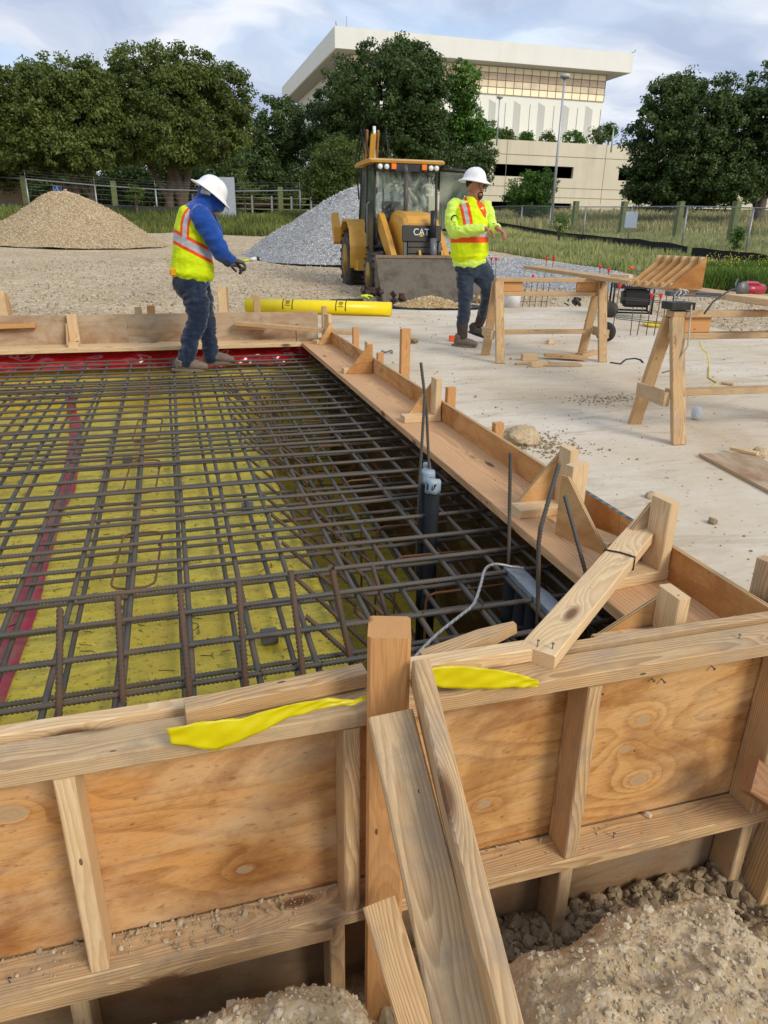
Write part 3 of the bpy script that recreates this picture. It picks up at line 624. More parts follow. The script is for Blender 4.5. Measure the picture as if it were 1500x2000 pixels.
# stakes behind the side form
def xstake(label, x, Y, zt, w=.06, t=.038, mat=W_ORANGE):
    o = boxboard('wooden_stake', x, x+w, Y, Y+t, -.1, zt, mat, None, 'z'); return tag(o, label, 'stake', 'stakes driven behind the side form')
p = onX(785, 643, 1.60); xstake('tallest stake behind the side form, standing clear against the slab', 1.60, p.y, p.z, .07, .05)
p = onX(875, 758, 1.56); xstake('low stake behind the pale-blocked bracket midway', 1.56, p.y, p.z, .055, .045)
p = onX(968, 828, 1.56); xstake('short stake end left of the rock', 1.56, p.y, p.z, .05, .045)
p = onX(738, 690, 1.56); xstake('low stake end behind the orange triangle bracket', 1.56, p.y, p.z, .05, .045)
p = onX(1130, 912, 1.56); xstake('stake pressed behind the pair of near brackets', 1.56, p.y, p.z, .05, .045)
p = onX(690, 640, 1.58); xstake('stake at the far corner below the leaning plank end', 1.58, p.y, p.z, .055, .045)
p = onX(650, 612, 1.60); xstake('weathered stake at the far corner behind the end of the far board', 1.50, 7.48, .50, .05, .045, W_TAN)

# yellow caution tape pieces
m, nt, b = mat_new('yellow_tape'); tc = N(nt, 'ShaderNodeTexCoord').outputs['Object']
setc(nt, b, 'Base Color', ramp(nt, NOISE(nt, tc, 12, 4), [(.3, 'e0d400'), (.7, 'f2ea0c')])); b.inputs['Roughness'].default_value = .35
tr_ = N(nt, 'ShaderNodeBsdfTranslucent', ins={0: lin('f0e000')}); mx_ = N(nt, 'ShaderNodeMixShader', ins={0: .35, 1: b.outputs[0], 2: tr_.outputs[0]}); nt.links.new(mx_.outputs[0], [n_ for n_ in nt.nodes if n_.type == 'OUTPUT_MATERIAL'][0].inputs[0]); YT = m
def ribbon(name, label, rows, seed=0, mat=YT, cat='tape'):
    """rows: list of (pointA, pointB) across; subdivided with ruffles"""
    K = 8; v = []; f = []; n = len(rows); S = 14
    for i in range((n-1)*S+1):
        k = min(i//S, n-2); t = i/S-k; A = Vector(rows[k][0]).lerp(Vector(rows[k+1][0]), t); B = Vector(rows[k][1]).lerp(Vector(rows[k+1][1]), t)
        for j in range(K+1):
            p = A.lerp(B, j/K); w_ = i*.17+j*.42+seed+.8*mnoise.noise((i*.06, 0, seed)); q = .0032*abs((w_ % 2)-1)+.0018*abs(((i*.05-j*.3) % 2)-1); e_ = .0015*mnoise.noise((i*1.5, 0, seed))*(j in (0, K)); v.append(p+Vector((0, -q, e_)))
    for i in range((n-1)*S):
        for j in range(K): f.append((i*(K+1)+j, i*(K+1)+j+1, (i+1)*(K+1)+j+1, (i+1)*(K+1)+j))
    me = bpy.data.meshes.new(name); me.from_pydata(v, [], f); me.polygons.foreach_set('use_smooth', [True]*len(f))
    o = put(name, me, mat); md = o.modifiers.new('s', 'SOLIDIFY'); md.thickness = .0008; return tag(o, label, cat, 'yellow caution tape on the front form')
oY = lambda x, y, Y: onY(x, y, Y)
ribbon('caution_tape', 'long twisted yellow caution tape hanging left of the post', [(oY(325, 1422, 1.17), oY(335, 1452, 1.17)), (oY(395, 1408, 1.175), oY(425, 1464, 1.17)), (oY(470, 1402, 1.18), oY(490, 1438, 1.17)),
        (oY(560, 1375, 1.185), oY(570, 1398, 1.18)), (oY(640, 1362, 1.185), oY(645, 1378, 1.18)), (oY(690, 1366, 1.185), oY(692, 1376, 1.18)), (oY(718, 1355, 1.185), oY(720, 1362, 1.18))], 1)
ribbon('caution_tape', 'short yellow caution tape hanging right of the post', [(oY(836, 1304, 1.185), oY(838, 1338, 1.18)), (oY(880, 1298, 1.185), oY(890, 1344, 1.18)), (oY(950, 1304, 1.185), oY(950, 1345, 1.18)),
        (oY(1010, 1314, 1.185), oY(1010, 1342, 1.18)), (oY(1052, 1328, 1.18), oY(1050, 1340, 1.18))], 5)

pts = []
for i in range(700):
    x = random.gauss(-.05, .3) if i % 3 else random.uniform(.45, 1.3); y = random.uniform(1.2, 1.28) if random.random() < .5 else 1.28-abs(random.gauss(0, .025)); s = .0014*random.paretovariate(1.5)
    if y > 1.195 and s < .011 and -.9 < x < 1.5 and (x < .3 or random.random() < .12): pts.append((x, y, -.262+s*.5, s))
tag(rocks('rail_grit', pts, STONE, 17), kind='stuff', label='crumbs of dirt and small stones lying on the bottom rail of the front form', cat='grit')
# ------------------------------------------------------------------ reinforcing steel
ORD = ['first', 'second', 'third', 'fourth', 'fifth', 'sixth', 'seventh', 'eighth', 'ninth', 'tenth', 'eleventh', 'twelfth', 'thirteenth', 'fourteenth', 'fifteenth', 'sixteenth', 'seventeenth', 'eighteenth', 'nineteenth', 'twentieth']
def ordn(i):
    if i < 20: return ORD[i]
    return ('twenty-' if i < 29 else 'thirty-') + ORD[(i-20) if i < 29 else (i-30)] if i != 29 else 'thirtieth'
def rebar_mesh(L, r=.0086, pitch=.0125, n=8, bow=.004, seed=0):
    k = int(L/pitch*2); i = np.arange(k+1); x0 = i*L/k; rr = np.where(i % 2 == 0, r*1.20, r*.86)
    th = np.arange(n)*2*np.pi/n
    X = x0[:, None] + .55*pitch*np.sin(th)[None, :]*1.0; Y = rr[:, None]*np.cos(th)[None, :]; Z = rr[:, None]*np.sin(th)[None, :]
    Y = Y + bow*np.sin(x0*1.7+seed)[:, None]; Z = Z + bow*.5*np.sin(x0*2.3+seed*2)[:, None]
    V = np.stack([X, Y, Z], -1).reshape(-1, 3)
    a = np.arange(k)[:, None]*n+np.arange(n)[None, :]; b_ = np.arange(k)[:, None]*n+(np.arange(n)[None, :]+1) % n
    F = np.stack([a, b_, b_+n, a+n], -1).reshape(-1, 4)
    me = bpy.data.meshes.new('rebar'); me.from_pydata(V.tolist(), [], F.tolist()); me.polygons.foreach_set('use_smooth', [True]*len(F)); return me
def placebar(name, me, p0, p1, label, group, cat='rebar'):
    o = bpy.data.objects.new(name, me); COL.objects.link(o); F, L = frame(p0, p1, (0, 0, 1) if abs((Vector(p1)-Vector(p0)).normalized().z) < .9 else (0, 1, 0)); o.matrix_basis = F; return tag(o, label, cat, group)
XL, XR = -2.9, 1.47; YA0, YA1 = 1.40, 7.14
meA = [rebar_mesh(XR-XL, seed=i*2.1) for i in range(3)]; meB = [rebar_mesh(YA1-YA0, seed=i*1.3+.5) for i in range(3)]
for m_ in meA+meB: m_.materials.append(STEEL)
ysA = [1.54, 1.748, 1.948, 2.156, 2.352, 2.565, 2.768, 2.983]; y = 2.983
while y < 7.0: y += random.uniform(.185, .225); ysA.append(y)
for i, y in enumerate(ysA):
    s = random.uniform(-.012, .012); z = .066+random.uniform(-.003, .003)
    placebar('rebar', meA[i % 3], (XL, y-s-.01, z), (XR, y+s, z+random.uniform(-.004, .004)), 'upper mat bar running left to right, %s counted from the front form' % ordn(i), 'upper crosswise rebars')
XB = [.155+.19*(k) for k in range(-16, 7)]; XB = [x+random.uniform(-.012, .012) for x in XB if x > XL+.05] + [1.415]
for i, x in enumerate(XB):
    s = random.uniform(-.012, .012)
    placebar('rebar', meB[i % 3], (x-s, YA0, .048), (x+s, YA1, .050), 'upper mat bar running away from the viewer, %s counted from the left' % ordn(i), 'upper lengthwise rebars')
for i, y in enumerate(ysA[:-1]):
    s = random.uniform(-.015, .015); y += .075
    placebar('rebar', meA[(i+1) % 3], (XL, y-s, -.098), (XR-.02, y+s, -.100), 'lower mat bar running left to right, %s counted from the front form' % ordn(i), 'lower crosswise rebars')
for i, x in enumerate(XB):
    s = random.uniform(-.015, .015)
    placebar('rebar', meB[(i+1) % 3], (x-.035-s, YA0, -.115), (x-.035+s, YA1, -.115), 'lower mat bar running away from the viewer, %s counted from the left' % ordn(i), 'lower lengthwise rebars')
for k, (x, z) in enumerate(((.86, -.62), (1.02, -.65), (1.2, -.64), (1.36, -.40), (.80, -.34))):
    placebar('rebar', meB[k % 3], (x, YA0, z), (x+.02, YA1, z), ['first', 'second', 'third', 'fourth', 'fifth'][k]+' long bar of the trench cage under the side ledge', 'trench cage bars')
def loop(w, h, r=.03, rb=.0048):
    pts = []; 
    for cx, cy, a0 in ((w/2-r, h/2-r, 0), (-w/2+r, h/2-r, 90), (-w/2+r, -h/2+r, 180), (w/2-r, -h/2+r, 270)):
        for a in (0, 30, 60, 90): pts.append((cx+r*math.cos(R(a0+a)), 0, cy+r*math.sin(R(a0+a))))
    pts.append(pts[0]); pts.append((pts[0][0]-.01, .008, pts[0][2]-.07)); mb = MB(); mb.tube(pts, rb, 7); return mb.mesh('stirrup')
lm = loop(.52, .52, .04, .0055); lm.materials.append(RUST2)
for k in range(16):
    o = bpy.data.objects.new('stirrup', lm); COL.objects.link(o); o.location = (1.11+random.uniform(-.02, .02), 1.62+.345*k, -.33); o.rotation_euler = (random.uniform(-.06, .06), 0, random.uniform(-.08, .08))
    tag(o, 'square stirrup of the trench cage, %s from the front form' % ordn(k), 'stirrup', 'trench stirrups')
# flat rusty loops lying in the mat
sl = loop(.16, .46, .045, .0045); sl.materials.append(RUST2)
for (x, y, nm) in ((-.215, 2.76, 'nearest'), (-.225, 3.82, 'second nearest'), (-.215, 4.78, 'third nearest'), (-.21, 6.35, 'farthest')):
    o = bpy.data.objects.new('stirrup', sl); COL.objects.link(o); o.location = (x, y, .005); o.rotation_euler = (R(-86), 0, R(-4)); tag(o, nm+' rounded rusty loop lying in the rebar mat', 'stirrup', 'loops lying in the mat')
# rusty dowels: near row
for k, (px, pyt, bx_, by_) in enumerate(((118, 1190, 115, 1420), (230, 1168, 243, 1400), (352, 1155, 375, 1390), (466, 1135, 484, 1370), (568, 1118, 598, 1350), (647, 1108, 690, 1300))):
    t = onY(px, pyt, 1.86); b0 = onY(bx_, by_, 1.60); b0 = Vector((b0.x, 1.60, -.12)) if b0.z > -.12 else b0
    b0 = onz(bx_, by_+15, .0); b0 = t+(b0-t)*1.25
    L = (t-b0).length; me = rebar_mesh(L, .0088, .0125, 8, .001); me.materials.append(RUST)
    placebar('dowel_bar', me, b0, t, 'rusty dowel standing in the mat near the front form, %s from the left' % ordn(k), 'rusty dowels along the front')
me = rebar_mesh(.40, .0082, .0125, 8, .001); me.materials.append(RUST)
for k in range(15):
    y = 1.95+.31*k; a = Vector((.345+random.uniform(-.015, .015), y+.12, .045)); b0 = a+Vector((.26, -.20, -.24))+Vector((random.uniform(-.02, .02),)*3)
    placebar('dowel_bar', me, b0, a+(a-b0)*.05, 'rusty hooked bar sloping down into the trench, %s from the front form' % ordn(k), 'sloping rusty bars at the trench edge')
    if k < 14: placebar('dowel_bar', me, b0+Vector((.17, .03, -.02)), a+Vector((.17, .05, -.02)), 'inner rusty bar sloping into the trench, %s from the front form' % ordn(k), 'sloping rusty bars at the trench edge')
# tall single bars
def bent(name, label, pts, r=.0075, mat=STEEL, group='tall bars standing beside the ledge'):
    m = MB(); P = []; 
    for a, b_ in zip(pts[:-1], pts[1:]):
        a, b_ = Vector(a), Vector(b_); n = max(1, int((b_-a).length/.006))
        P += [a.lerp(b_, i/n) for i in range(n)]
    P.append(Vector(pts[-1])); m.tube(P, [r*(1.14 if i % 2 else .88) for i in range(len(P))], 7); return tag(m.build(name, mat), label, 'rebar', group)
bent('rebar', 'tall thin bar leaning left of the taped pipes', [onY(822, 708, 2.9), onY(833, 800, 2.9), onY(838, 915, 2.9), onY(840, 1010, 2.9)], .0065)
bent('rebar', 'tall bar crossing behind the leaning one by the taped pipes', [onY(830, 770, 2.86), onY(820, 930, 2.85), onY(812, 1130, 2.8)], .0065)
bent('rebar', 'straight vertical bar standing at the ledge edge', [onY(997, 883, 2.28), onY(995, 1000, 2.28), onY(992, 1215, 2.2)], .0066)
bent('rebar', 'bent bar kinked where it passes the cap of the pipe row', [onY(1092, 905, 1.93), onY(1056, 1030, 1.90), onY(1052, 1060, 1.90), onY(1050, 1235, 1.88)], .0075)
bent('rebar', 'short bar leaning over the ledge beside the diagonal plank', [onY(1103, 968, 1.88), onY(1142, 1112, 1.80), onY(1150, 1150, 1.78)], .0068)
bent('rebar', 'short upright rusted bar in the trench by the grey cable', [onY(727, 1103, 2.25), onY(757, 1205, 2.15)], .0085, RUST)
# conduits ------------------------------------------------------------
PVC = plain('grey_pvc', '1e2124', .7, var=.2, spec=.2); DUCT = dirty('duct_tape', '868c92', '5b6066', .4, .3, 12); BLUE = dirty('tape_grey_blue', '9ba7ad', '5f8ba6', .7, .4, 22)
def pipe(label, x, y, z1, r, cap=True):
    t = thing('conduit_pipe', label, 'pipe', (x, y, -1.05), 0, 'conduits rising from the trench'); m = MB(); m.lathe((x, y, -1.05), (0, 0, 1), [(0, r), (.61, r), (.612, r*1.13), (.69, r*1.13), (.692, r), (z1+1.05, r)]); m.build('pipe', PVC, t, None)
    if cap:
        m = MB(); m.lathe((x, y, z1-.045), (0, 0, 1), [(0, r*1.16), (.02, r*1.08), (.05, r*1.05), (.058, r*.9), (.059, 0)], 14)
        me = m.mesh(); 
        for vv in me.vertices: vv.co += Vector(mnoise.noise_vector(vv.co*45))*.007
        put('tape_cap', me, BLUE, t)
p = onY(846, 942, 2.75); pipe('front grey pipe of the pair with taped silver cap', p.x, p.y, p.z, .031)
p = onY(836, 924, 2.86); pipe('middle grey pipe behind the front taped pipe', p.x, p.y, p.z, .031)
p = onY(834, 913, 2.93); pipe('thin blue-capped pipe rearmost of the taped three', p.x, p.y, p.z+.01, .017)
t = thing('conduit_bank', 'row of dark pipes under one grey taped cap below the ledge', 'conduit bank', (1.14, 1.97, -.69))
for k in range(5):
    x, y = 1.135+.008*k, 2.14-.073*k; m = MB(); m.lathe((x, y, -1.05), (0, 0, 1), [(0, .031), (.91, .031), (.912, .035), (.96, .035), (.962, .031), (1.095, .031)]); m.build('pipe', PVC, t)
m = MB(); m.box((1.15, 1.994, .064), (.062, .39, .030), None)
me = m.mesh(); bm = bmesh.new(); bm.from_mesh(me); bmesh.ops.subdivide_edges(bm, edges=bm.edges, cuts=12, use_grid_fill=True)
for vv in bm.verts: vv.co += Vector(mnoise.noise_vector(vv.co*22))*.006 + Vector((0, 0, -.006 if vv.co.z < .05 else 0))
bm.to_mesh(me); bm.free(); me.polygons.foreach_set('use_smooth', [True]*len(me.polygons)); put('tape_cap', me, DUCT, t)
m = MB(); base = [onz(805, 1290, .07), onz(830, 1262, .09), onz(862, 1232, .10), onz(900, 1202, .11), onz(925, 1180, .12), onz(938, 1145, .13), onz(948, 1112, .135), onz(968, 1102, .13), onz(1000, 1107, .115), onz(1024, 1110, .10)]
P = []
for i in range(len(base)-1):
    for k in range(8):
        u = k/8; p0_, p1_, p2_, p3_ = base[max(i-1, 0)], base[i], base[i+1], base[min(i+2, len(base)-1)]
        P.append(.5*((2*p1_)+(-p0_+p2_)*u+(2*p0_-5*p1_+4*p2_-p3_)*u*u+(-p0_+3*p1_-3*p2_+p3_)*u**3))
m.tube(P, .0055, 8); m2, nt2, b2_ = mat_new('stranded_cable'); tc2 = N(nt2, 'ShaderNodeTexCoord').outputs['Object']
wv = N(nt2, 'ShaderNodeTexWave', ins={0: MAPN(nt2, tc2, (1, 1, 1), rot=(0, .6, .7)), 1: 55.0}); setc(nt2, b2_, 'Base Color', ramp(nt2, wv.outputs['Fac'], [(.2, '8d8d8b'), (.8, 'b5b4b0')])); b2_.inputs['Roughness'].default_value = .4; b2_.inputs['Metallic'].default_value = .4
tag(m.build('ground_cable', m2), 'grey stranded cable snaking over the mat to the pipe row', 'cable')
# bar chairs and block supports on the sheeting
CHB = plain('spacer_grey', '5d5f60', .8)
for k, (x, y) in enumerate(((.24, 2.28), (.02, 1.58), (-.35, 4.6), (-1.1, 4.4), (.3, 3.6), (-1.45, 5.0))):
    m = MB(); m.box((0, 0, 0), (.06, .05, .045), ch=.004); o = m.build('bar_spacer', CHB); o.location = (x, y, -.142); tag(o, ['grey spacer block on the sheeting near the post', 'grey spacer block close behind the front form', 'grey spacer block under the mat in its middle', 'grey spacer block left of the red tape stripe', 'grey spacer block beside the trench edge', 'grey spacer block farther left by the far trench'][k], 'spacer', 'spacer blocks')

# tie wires at the crossings
m = MB(); g = random.Random(9)
for y in ysA:
    for x in XB:
        if g.random() < .35: continue
        c = Vector((x+g.uniform(-.004, .004), y, .058)); a = g.choice((.8, -.8))
        m.tube([c+Vector((-.013, -.013*a, -.01)), c+Vector((0, 0, .018)), c+Vector((.013, .013*a, -.01))], .0016, 4)
        if g.random() < .5: m.tube([c+Vector((.005, .0, .012)), c+Vector((g.uniform(-.03, .03), g.uniform(-.03, .03), g.uniform(-.03, .02)))], .0014, 4)
tag(m.build('tie_wires', plain('tie_wire_dark', '3c342d', .6, .3)), 'small twisted wires tying the crossings of the upper mat', 'tie wires', None, 'stuff')
m = MB()
for k in range(380):
    x, y = g.uniform(-1.6, .5), g.uniform(1.4, 5.5); p = Vector((x, y, pz(x, y)+.003)); a = g.uniform(0, 6.3); L = g.uniform(.02, .06); c_ = g.uniform(-.02, .02)
    m.tube([p, p+Vector((L*.5*math.cos(a)+c_, L*.5*math.sin(a), .002)), p+Vector((L*math.cos(a), L*math.sin(a), 0))], .0012, 4)
tag(m.build('wire_clippings', plain('clipping_dark', '38302a', .6, .3)), 'short wire clippings fallen on the yellow sheeting', 'wire clippings', None, 'stuff')
# ------------------------------------------------------------------ people
def etube(m, pts, rd, rp, D, n=20, mi=0):
    """elliptic tube: rd = radii along depth vector D, rp = radii across it; rounded ends"""
    pts = [Vector(p) for p in pts]; k = len(pts)
    # resample smoothly
    P = []; A = []; B = []
    for i in range(k-1):
        for s in range(5):
            u = s/5; p0_, p1_, p2_, p3_ = pts[max(i-1, 0)], pts[i], pts[i+1], pts[min(i+2, k-1)]
            P.append(.5*((2*p1_)+(-p0_+p2_)*u+(2*p0_-5*p1_+4*p2_-p3_)*u*u+(-p0_+3*p1_-3*p2_+p3_)*u**3))
            w_ = u*u*(3-2*u); A.append(rd[i]*(1-w_)+rd[i+1]*w_); B.append(rp[i]*(1-w_)+rp[i+1]*w_)
    P.append(pts[-1]); A.append(rd[-1]); B.append(rp[-1])
    t0 = (P[0]-P[1]).normalized(); t1 = (P[-1]-P[-2]).normalized(); e0 = min(A[0], B[0]); e1 = min(A[-1], B[-1])
    P = [P[0]+t0*e0*.6, P[0]+t0*e0*.35]+P+[P[-1]+t1*e1*.35, P[-1]+t1*e1*.6]
    A = [A[0]*.3, A[0]*.8]+A+[A[-1]*.8, A[-1]*.3]; B = [B[0]*.3, B[0]*.8]+B+[B[-1]*.8, B[-1]*.3]
    v = []; K = len(P)
    for i in range(K):
        t = (P[min(i+1, K-1)]-P[max(i-1, 0)]).normalized(); d = (D-t*D.dot(t)); d = d.normalized() if d.length > .15 else t.orthogonal().normalized(); b_ = t.cross(d)
        for j in range(n):
            a = 2*math.pi*j/n; v.append(P[i]+d*math.cos(a)*A[i]+b_*math.sin(a)*B[i])
    f = [(i*n+j, i*n+(j+1) % n, (i+1)*n+(j+1) % n, (i+1)*n+j) for i in range(K-1) for j in range(n)]+[tuple(range(n-1, -1, -1)), tuple((K-1)*n+j for j in range(n))]
    m.add(v, f, mi, True)
def fuse(name, mb, mat, parent, voxel=.008, smooth=4, wr=0.0, wscale=9, stretch=(1, 1, 2.2), seed=0, fn=None):
    me = mb.mesh('tmp'); o = bpy.data.objects.new('tmp', me); COL.objects.link(o)
    r = o.modifiers.new('r', 'REMESH'); r.mode = 'VOXEL'; r.voxel_size = voxel
    s = o.modifiers.new('s', 'SMOOTH'); s.iterations = smooth; s.factor = .5
    bpy.context.view_layer.update(); dg = bpy.context.evaluated_depsgraph_get()
    m2 = bpy.data.meshes.new_from_object(o.evaluated_get(dg)); m2.materials.clear(); bpy.data.objects.remove(o)
    if wr:
        nn = [Vector(x.normal) for x in m2.vertices]
        for vv, n_ in zip(m2.vertices, nn):
            c = vv.co; q = mnoise.ridged_multi_fractal(Vector((c.x*wscale*stretch[0], c.y*wscale*stretch[1], c.z*wscale*stretch[2]))+Vector((seed,)*3), 1.0, 2.0, 3, 1.0, 2.0) - 1.0
            vv.co = c+n_*wr*q
    m2.polygons.foreach_set('use_smooth', [True]*len(m2.polygons))
    if fn:
        a1 = m2.attributes.new('band', 'FLOAT', 'POINT'); a2 = m2.attributes.new('silver', 'FLOAT', 'POINT'); q1 = []; q2 = []
        for vv in m2.vertices:
            x, y = fn(vv.co); q1.append(x); q2.append(y)
        a1.data.foreach_set('value', q1); a2.data.foreach_set('value', q2)
    return put(name, m2, mat, parent)
def cloth(name, c, rough=.85, var=.15, sheen=.3, weave=0, emit=None):
    m, nt, b = mat_new(name); tc = N(nt, 'ShaderNodeTexCoord').outputs['Object']; n_ = NOISE(nt, tc, 7, 5, .6)
    c = lin(c); col = ramp(nt, n_, [(.3, tuple(v*(1-var) for v in c[:3])+(1,)), (.7, tuple(min(1, v*(1+var)) for v in c[:3])+(1,))])
    if weave: col = MIX(nt, M(nt, 'MULTIPLY', ramp(nt, NOISE(nt, MAPN(nt, tc, (1, 1, .3)), 16, 5, .6), [(.45, (0, 0, 0, 1)), (.7, (1, 1, 1, 1))]), weave), col, '6c8099')
    setc(nt, b, 'Base Color', col); b.inputs['Roughness'].default_value = rough; b.inputs['Sheen Weight'].default_value = sheen; b.inputs['Specular IOR Level'].default_value = .2
    BUMP(nt, b, NOISE(nt, tc, 60, 3), .002); return m
def vestmat(name, base, orange='f0561e', silver='b9b7bb'):
    m, nt, b = mat_new(name); tc = N(nt, 'ShaderNodeTexCoord').outputs['Object']
    A = N(nt, 'ShaderNodeAttribute', attribute_name='band').outputs['Fac']; B = N(nt, 'ShaderNodeAttribute', attribute_name='silver').outputs['Fac']
    c = lin(base); col = ramp(nt, NOISE(nt, tc, 9, 5, .6), [(.3, tuple(v*.86 for v in c[:3])+(1,)), (.7, tuple(min(1, v*1.08) for v in c[:3])+(1,))])
    col = MIX(nt, M(nt, 'LESS_THAN', A, 0.0), col, orange); col = MIX(nt, M(nt, 'LESS_THAN', B, 0.0), col, silver)
    setc(nt, b, 'Base Color', col); b.inputs['Roughness'].default_value = .7; b.inputs['Specular IOR Level'].default_value = .25
    BUMP(nt, b, NOISE(nt, tc, 45, 3), .002); return m
SKIN = plain('skin', 'ad745a', .5, var=.12, scale=20); SKIN2 = plain('skin_hand', '8c5a42', .5, var=.1, scale=25)
JEAN1 = cloth('denim_dark', '17243a', weave=.12); JEAN2 = cloth('denim_grey', '2a3542', weave=.14); BLUEC = cloth('blue_jersey', '1a4796'); LIME = cloth('lime_jersey', 'd4f25e', var=.06)
BOOT = dirty('boot_leather', '6f6052', '9b8b78', .6, .7, 14); BOOTD = dirty('boot_shaft', '3b2f28', '5d4f43', .5, .6, 14); GLOVE = dirty('work_glove', '57514c', '2e2b2a', .5, .8, 20)
HATW = dirty('hard_hat_white', 'eeeeec', 'b9b4a6', .35, .35, 10, coat=.3); HAIR = plain('dark_hair', '1d1713', .8); BLACK = plain('black_rubber', '1a1a1b', .6)
VEST1 = vestmat('vest_yellow', 'd6ec0c'); VEST2 = vestmat('vest_bright', 'dcf008')
def hat(par, c, up, fwd, s=1.0, label=None):
    up = Vector(up).normalized(); fwd = Vector(fwd); fwd = (fwd-up*fwd.dot(up)).normalized(); sd_ = up.cross(fwd); c = Vector(c)
    prof = [(.000, 1.40), (.004, 1.42), (.010, 1.38), (.020, 1.16), (.030, 1.02), (.055, .97), (.085, .88), (.112, .72), (.132, .48), (.142, .22), (.145, 0.001)]
    inner = [(.140, .001), (.125, .45), (.10, .70), (.06, .90), (.02, .96), (.008, 1.1), (-.002, 1.36)]
    n = 32; v = []
    for h, r in prof[::-1]+[] : pass
    P = inner+prof
    for h, r in P:
        for j in range(n):
            a = 2*math.pi*j/n; ca, sa = math.cos(a), math.sin(a); fa = .134*(1+.10*max(0, ca)*(r > 1.05)); rg = .004*(abs(sa) < .35)*(ca < 2)*(.2 < r < .99)
            dr = -.012*(ca*ca)*(r > 1.1)
            v.append(c+(fwd*(ca*r*fa)+sd_*(sa*r*.112)+up*(h+dr+rg))*s)
    k = len(P); f = [(i*n+j, i*n+(j+1) % n, (i+1)*n+(j+1) % n, (i+1)*n+j) for i in range(k-1) for j in range(n)]
    m = MB(); m.add(v, f, 0, True); return m.build('hard_hat', HATW, par)
def hand(m, wrist, d, palm_n, s=1.0, curl=.9, spread=.12, flip=1):
    """d: direction of the fingers, palm_n: direction the palm faces; fingers curl towards palm_n"""
    d = Vector(d).normalized(); pn = Vector(palm_n); pn = (pn-d*pn.dot(d)).normalized(); sdv = d.cross(pn)*flip; w = Vector(wrist)
    pts = [w, w+d*.05*s, w+d*.088*s]; etube(m, pts, [.017*s, .017*s, .014*s], [.026*s, .041*s, .040*s], pn, 14)
    for i, (o_, L) in enumerate(((-.031, .074), (-.0105, .083), (.0105, .078), (.031, .061))):
        b0 = w+d*.085*s+sdv*o_*s; a = 0; p = b0; ch = [p]; dd = (d+sdv*(o_*spread*12)).normalized()
        for seg, fr in enumerate((.45, .32, .23)):
            a += curl*(.55+.25*seg)*(1+.12*i); q = dd*math.cos(a)+pn*math.sin(a); p = p+q*L*fr*s; ch.append(p)
        etube(m, ch, [.0095*s, .009*s, .0085*s, .0072*s], [.0095*s, .009*s, .0085*s, .0072*s], sdv, 8)
    tb = w+d*.028*s-sdv*.030*s; t1 = tb+(d*.6-sdv*.65+pn*.35).normalized()*.038*s; t2 = t1+(d*.85-sdv*.1+pn*.6).normalized()*.03*s; t3 = t2+(d*.8+sdv*.25+pn*.5).normalized()*.02*s
    etube(m, [tb, t1, t2, t3], [.0125*s, .011*s, .010*s, .008*s], [.0125*s, .011*s, .010*s, .008*s], sdv, 8)

# ---- man on the rebar mat
def P1(zx, zy, off=0.0): return hd(300+zx/4.546, 320+zy/4.546, 6.62+off)
A1 = P1(330, 900); u1 = Vector((A1.x, A1.y, 0)).normalized(); er1 = Vector((u1.y, -u1.x, 0)); ed1 = u1
man = thing('person', 'man in white hard hat, blue hooded shirt and hi-vis vest standing on the rebar', 'person', (A1.x, A1.y, .075), 0)
body = MB(); HIP = P1(335, 1060)
etube(body, [P1(345, 1090), P1(350, 950), P1(350, 750), P1(360, 580), P1(400, 450), P1(455, 370)], [.13, .12, .13, .14, .12, .06], [.10, .10, .105, .11, .10, .06], ed1)
etube(body, [P1(440, 400), P1(500, 320), P1(520, 270)], [.055, .055, .06], [.06, .058, .06], ed1)
body.ell(P1(512, 268), (.075, .08, .095)); body.ell(P1(560, 350), (.05, .05, .055)); body.ell(P1(600, 385), (.014, .012, .02)); body.ell(P1(552,420),(.034,.034,.036)); body.ell(P1(598,372),(.022,.03,.03))
etube(body, [P1(365, 1100, -.08), P1(383, 1250, -.10), P1(385, 1400, -.12), P1(320, 1580, -.14), P1(285, 1790, -.16)], [.06, .055, .045, .04, .035], [.06, .055, .045, .04, .035], ed1)
etube(body, [P1(385, 1100, .09), P1(435, 1250, .11), P1(470, 1400, .14), P1(490, 1560, .16), P1(520, 1740, .18)], [.06, .055, .045, .04, .035], [.06, .055, .045, .04, .035], ed1)
SH1, EL1, WR1 = P1(420, 470, -.20), P1(590, 760, -.22), P1(690, 850, -.16)
etube(body, [SH1, EL1, WR1], [.05, .04, .03], [.05, .04, .03], ed1)
SH2, EL2, WR2 = P1(470, 470, .18), P1(560, 760, .22), P1(660, 880, .05)
etube(body, [SH2, EL2, WR2], [.05, .04, .03], [.05, .04, .03], ed1)
fuse('body', body, SKIN, man, .011, 3)
g = MB(); hand(g, WR1+Vector((0, 0, 0)), P1(800, 880, -.14)-WR1, Vector((0, 0, -1)), 1.12, 1.05, flip=-1); fuse('glove', g, GLOVE, man, .005, 2)
g = MB(); hand(g, WR2, P1(760, 905, .02)-WR2, Vector((0, 0, -1)), 1.12, 1.0); fuse('glove', g, GLOVE, man, .005, 2)
j = MB()
etube(j, [P1(330, 960), P1(325, 1060), P1(350, 1130)], [.165, .175, .15], [.155, .15, .125], ed1)
etube(j, [P1(345, 1070, -.07), P1(380, 1220, -.10), P1(385, 1400, -.12), P1(320, 1580, -.14), P1(285, 1770, -.16)], [.10, .098, .082, .07, .066], [.115, .108, .085, .075, .073], ed1)
etube(j, [P1(380, 1070, .09), P1(435, 1220, .11), P1(470, 1400, .14), P1(490, 1560, .16), P1(520, 1730, .18)], [.10, .095, .08, .068, .064], [.105, .095, .076, .070, .066], ed1)
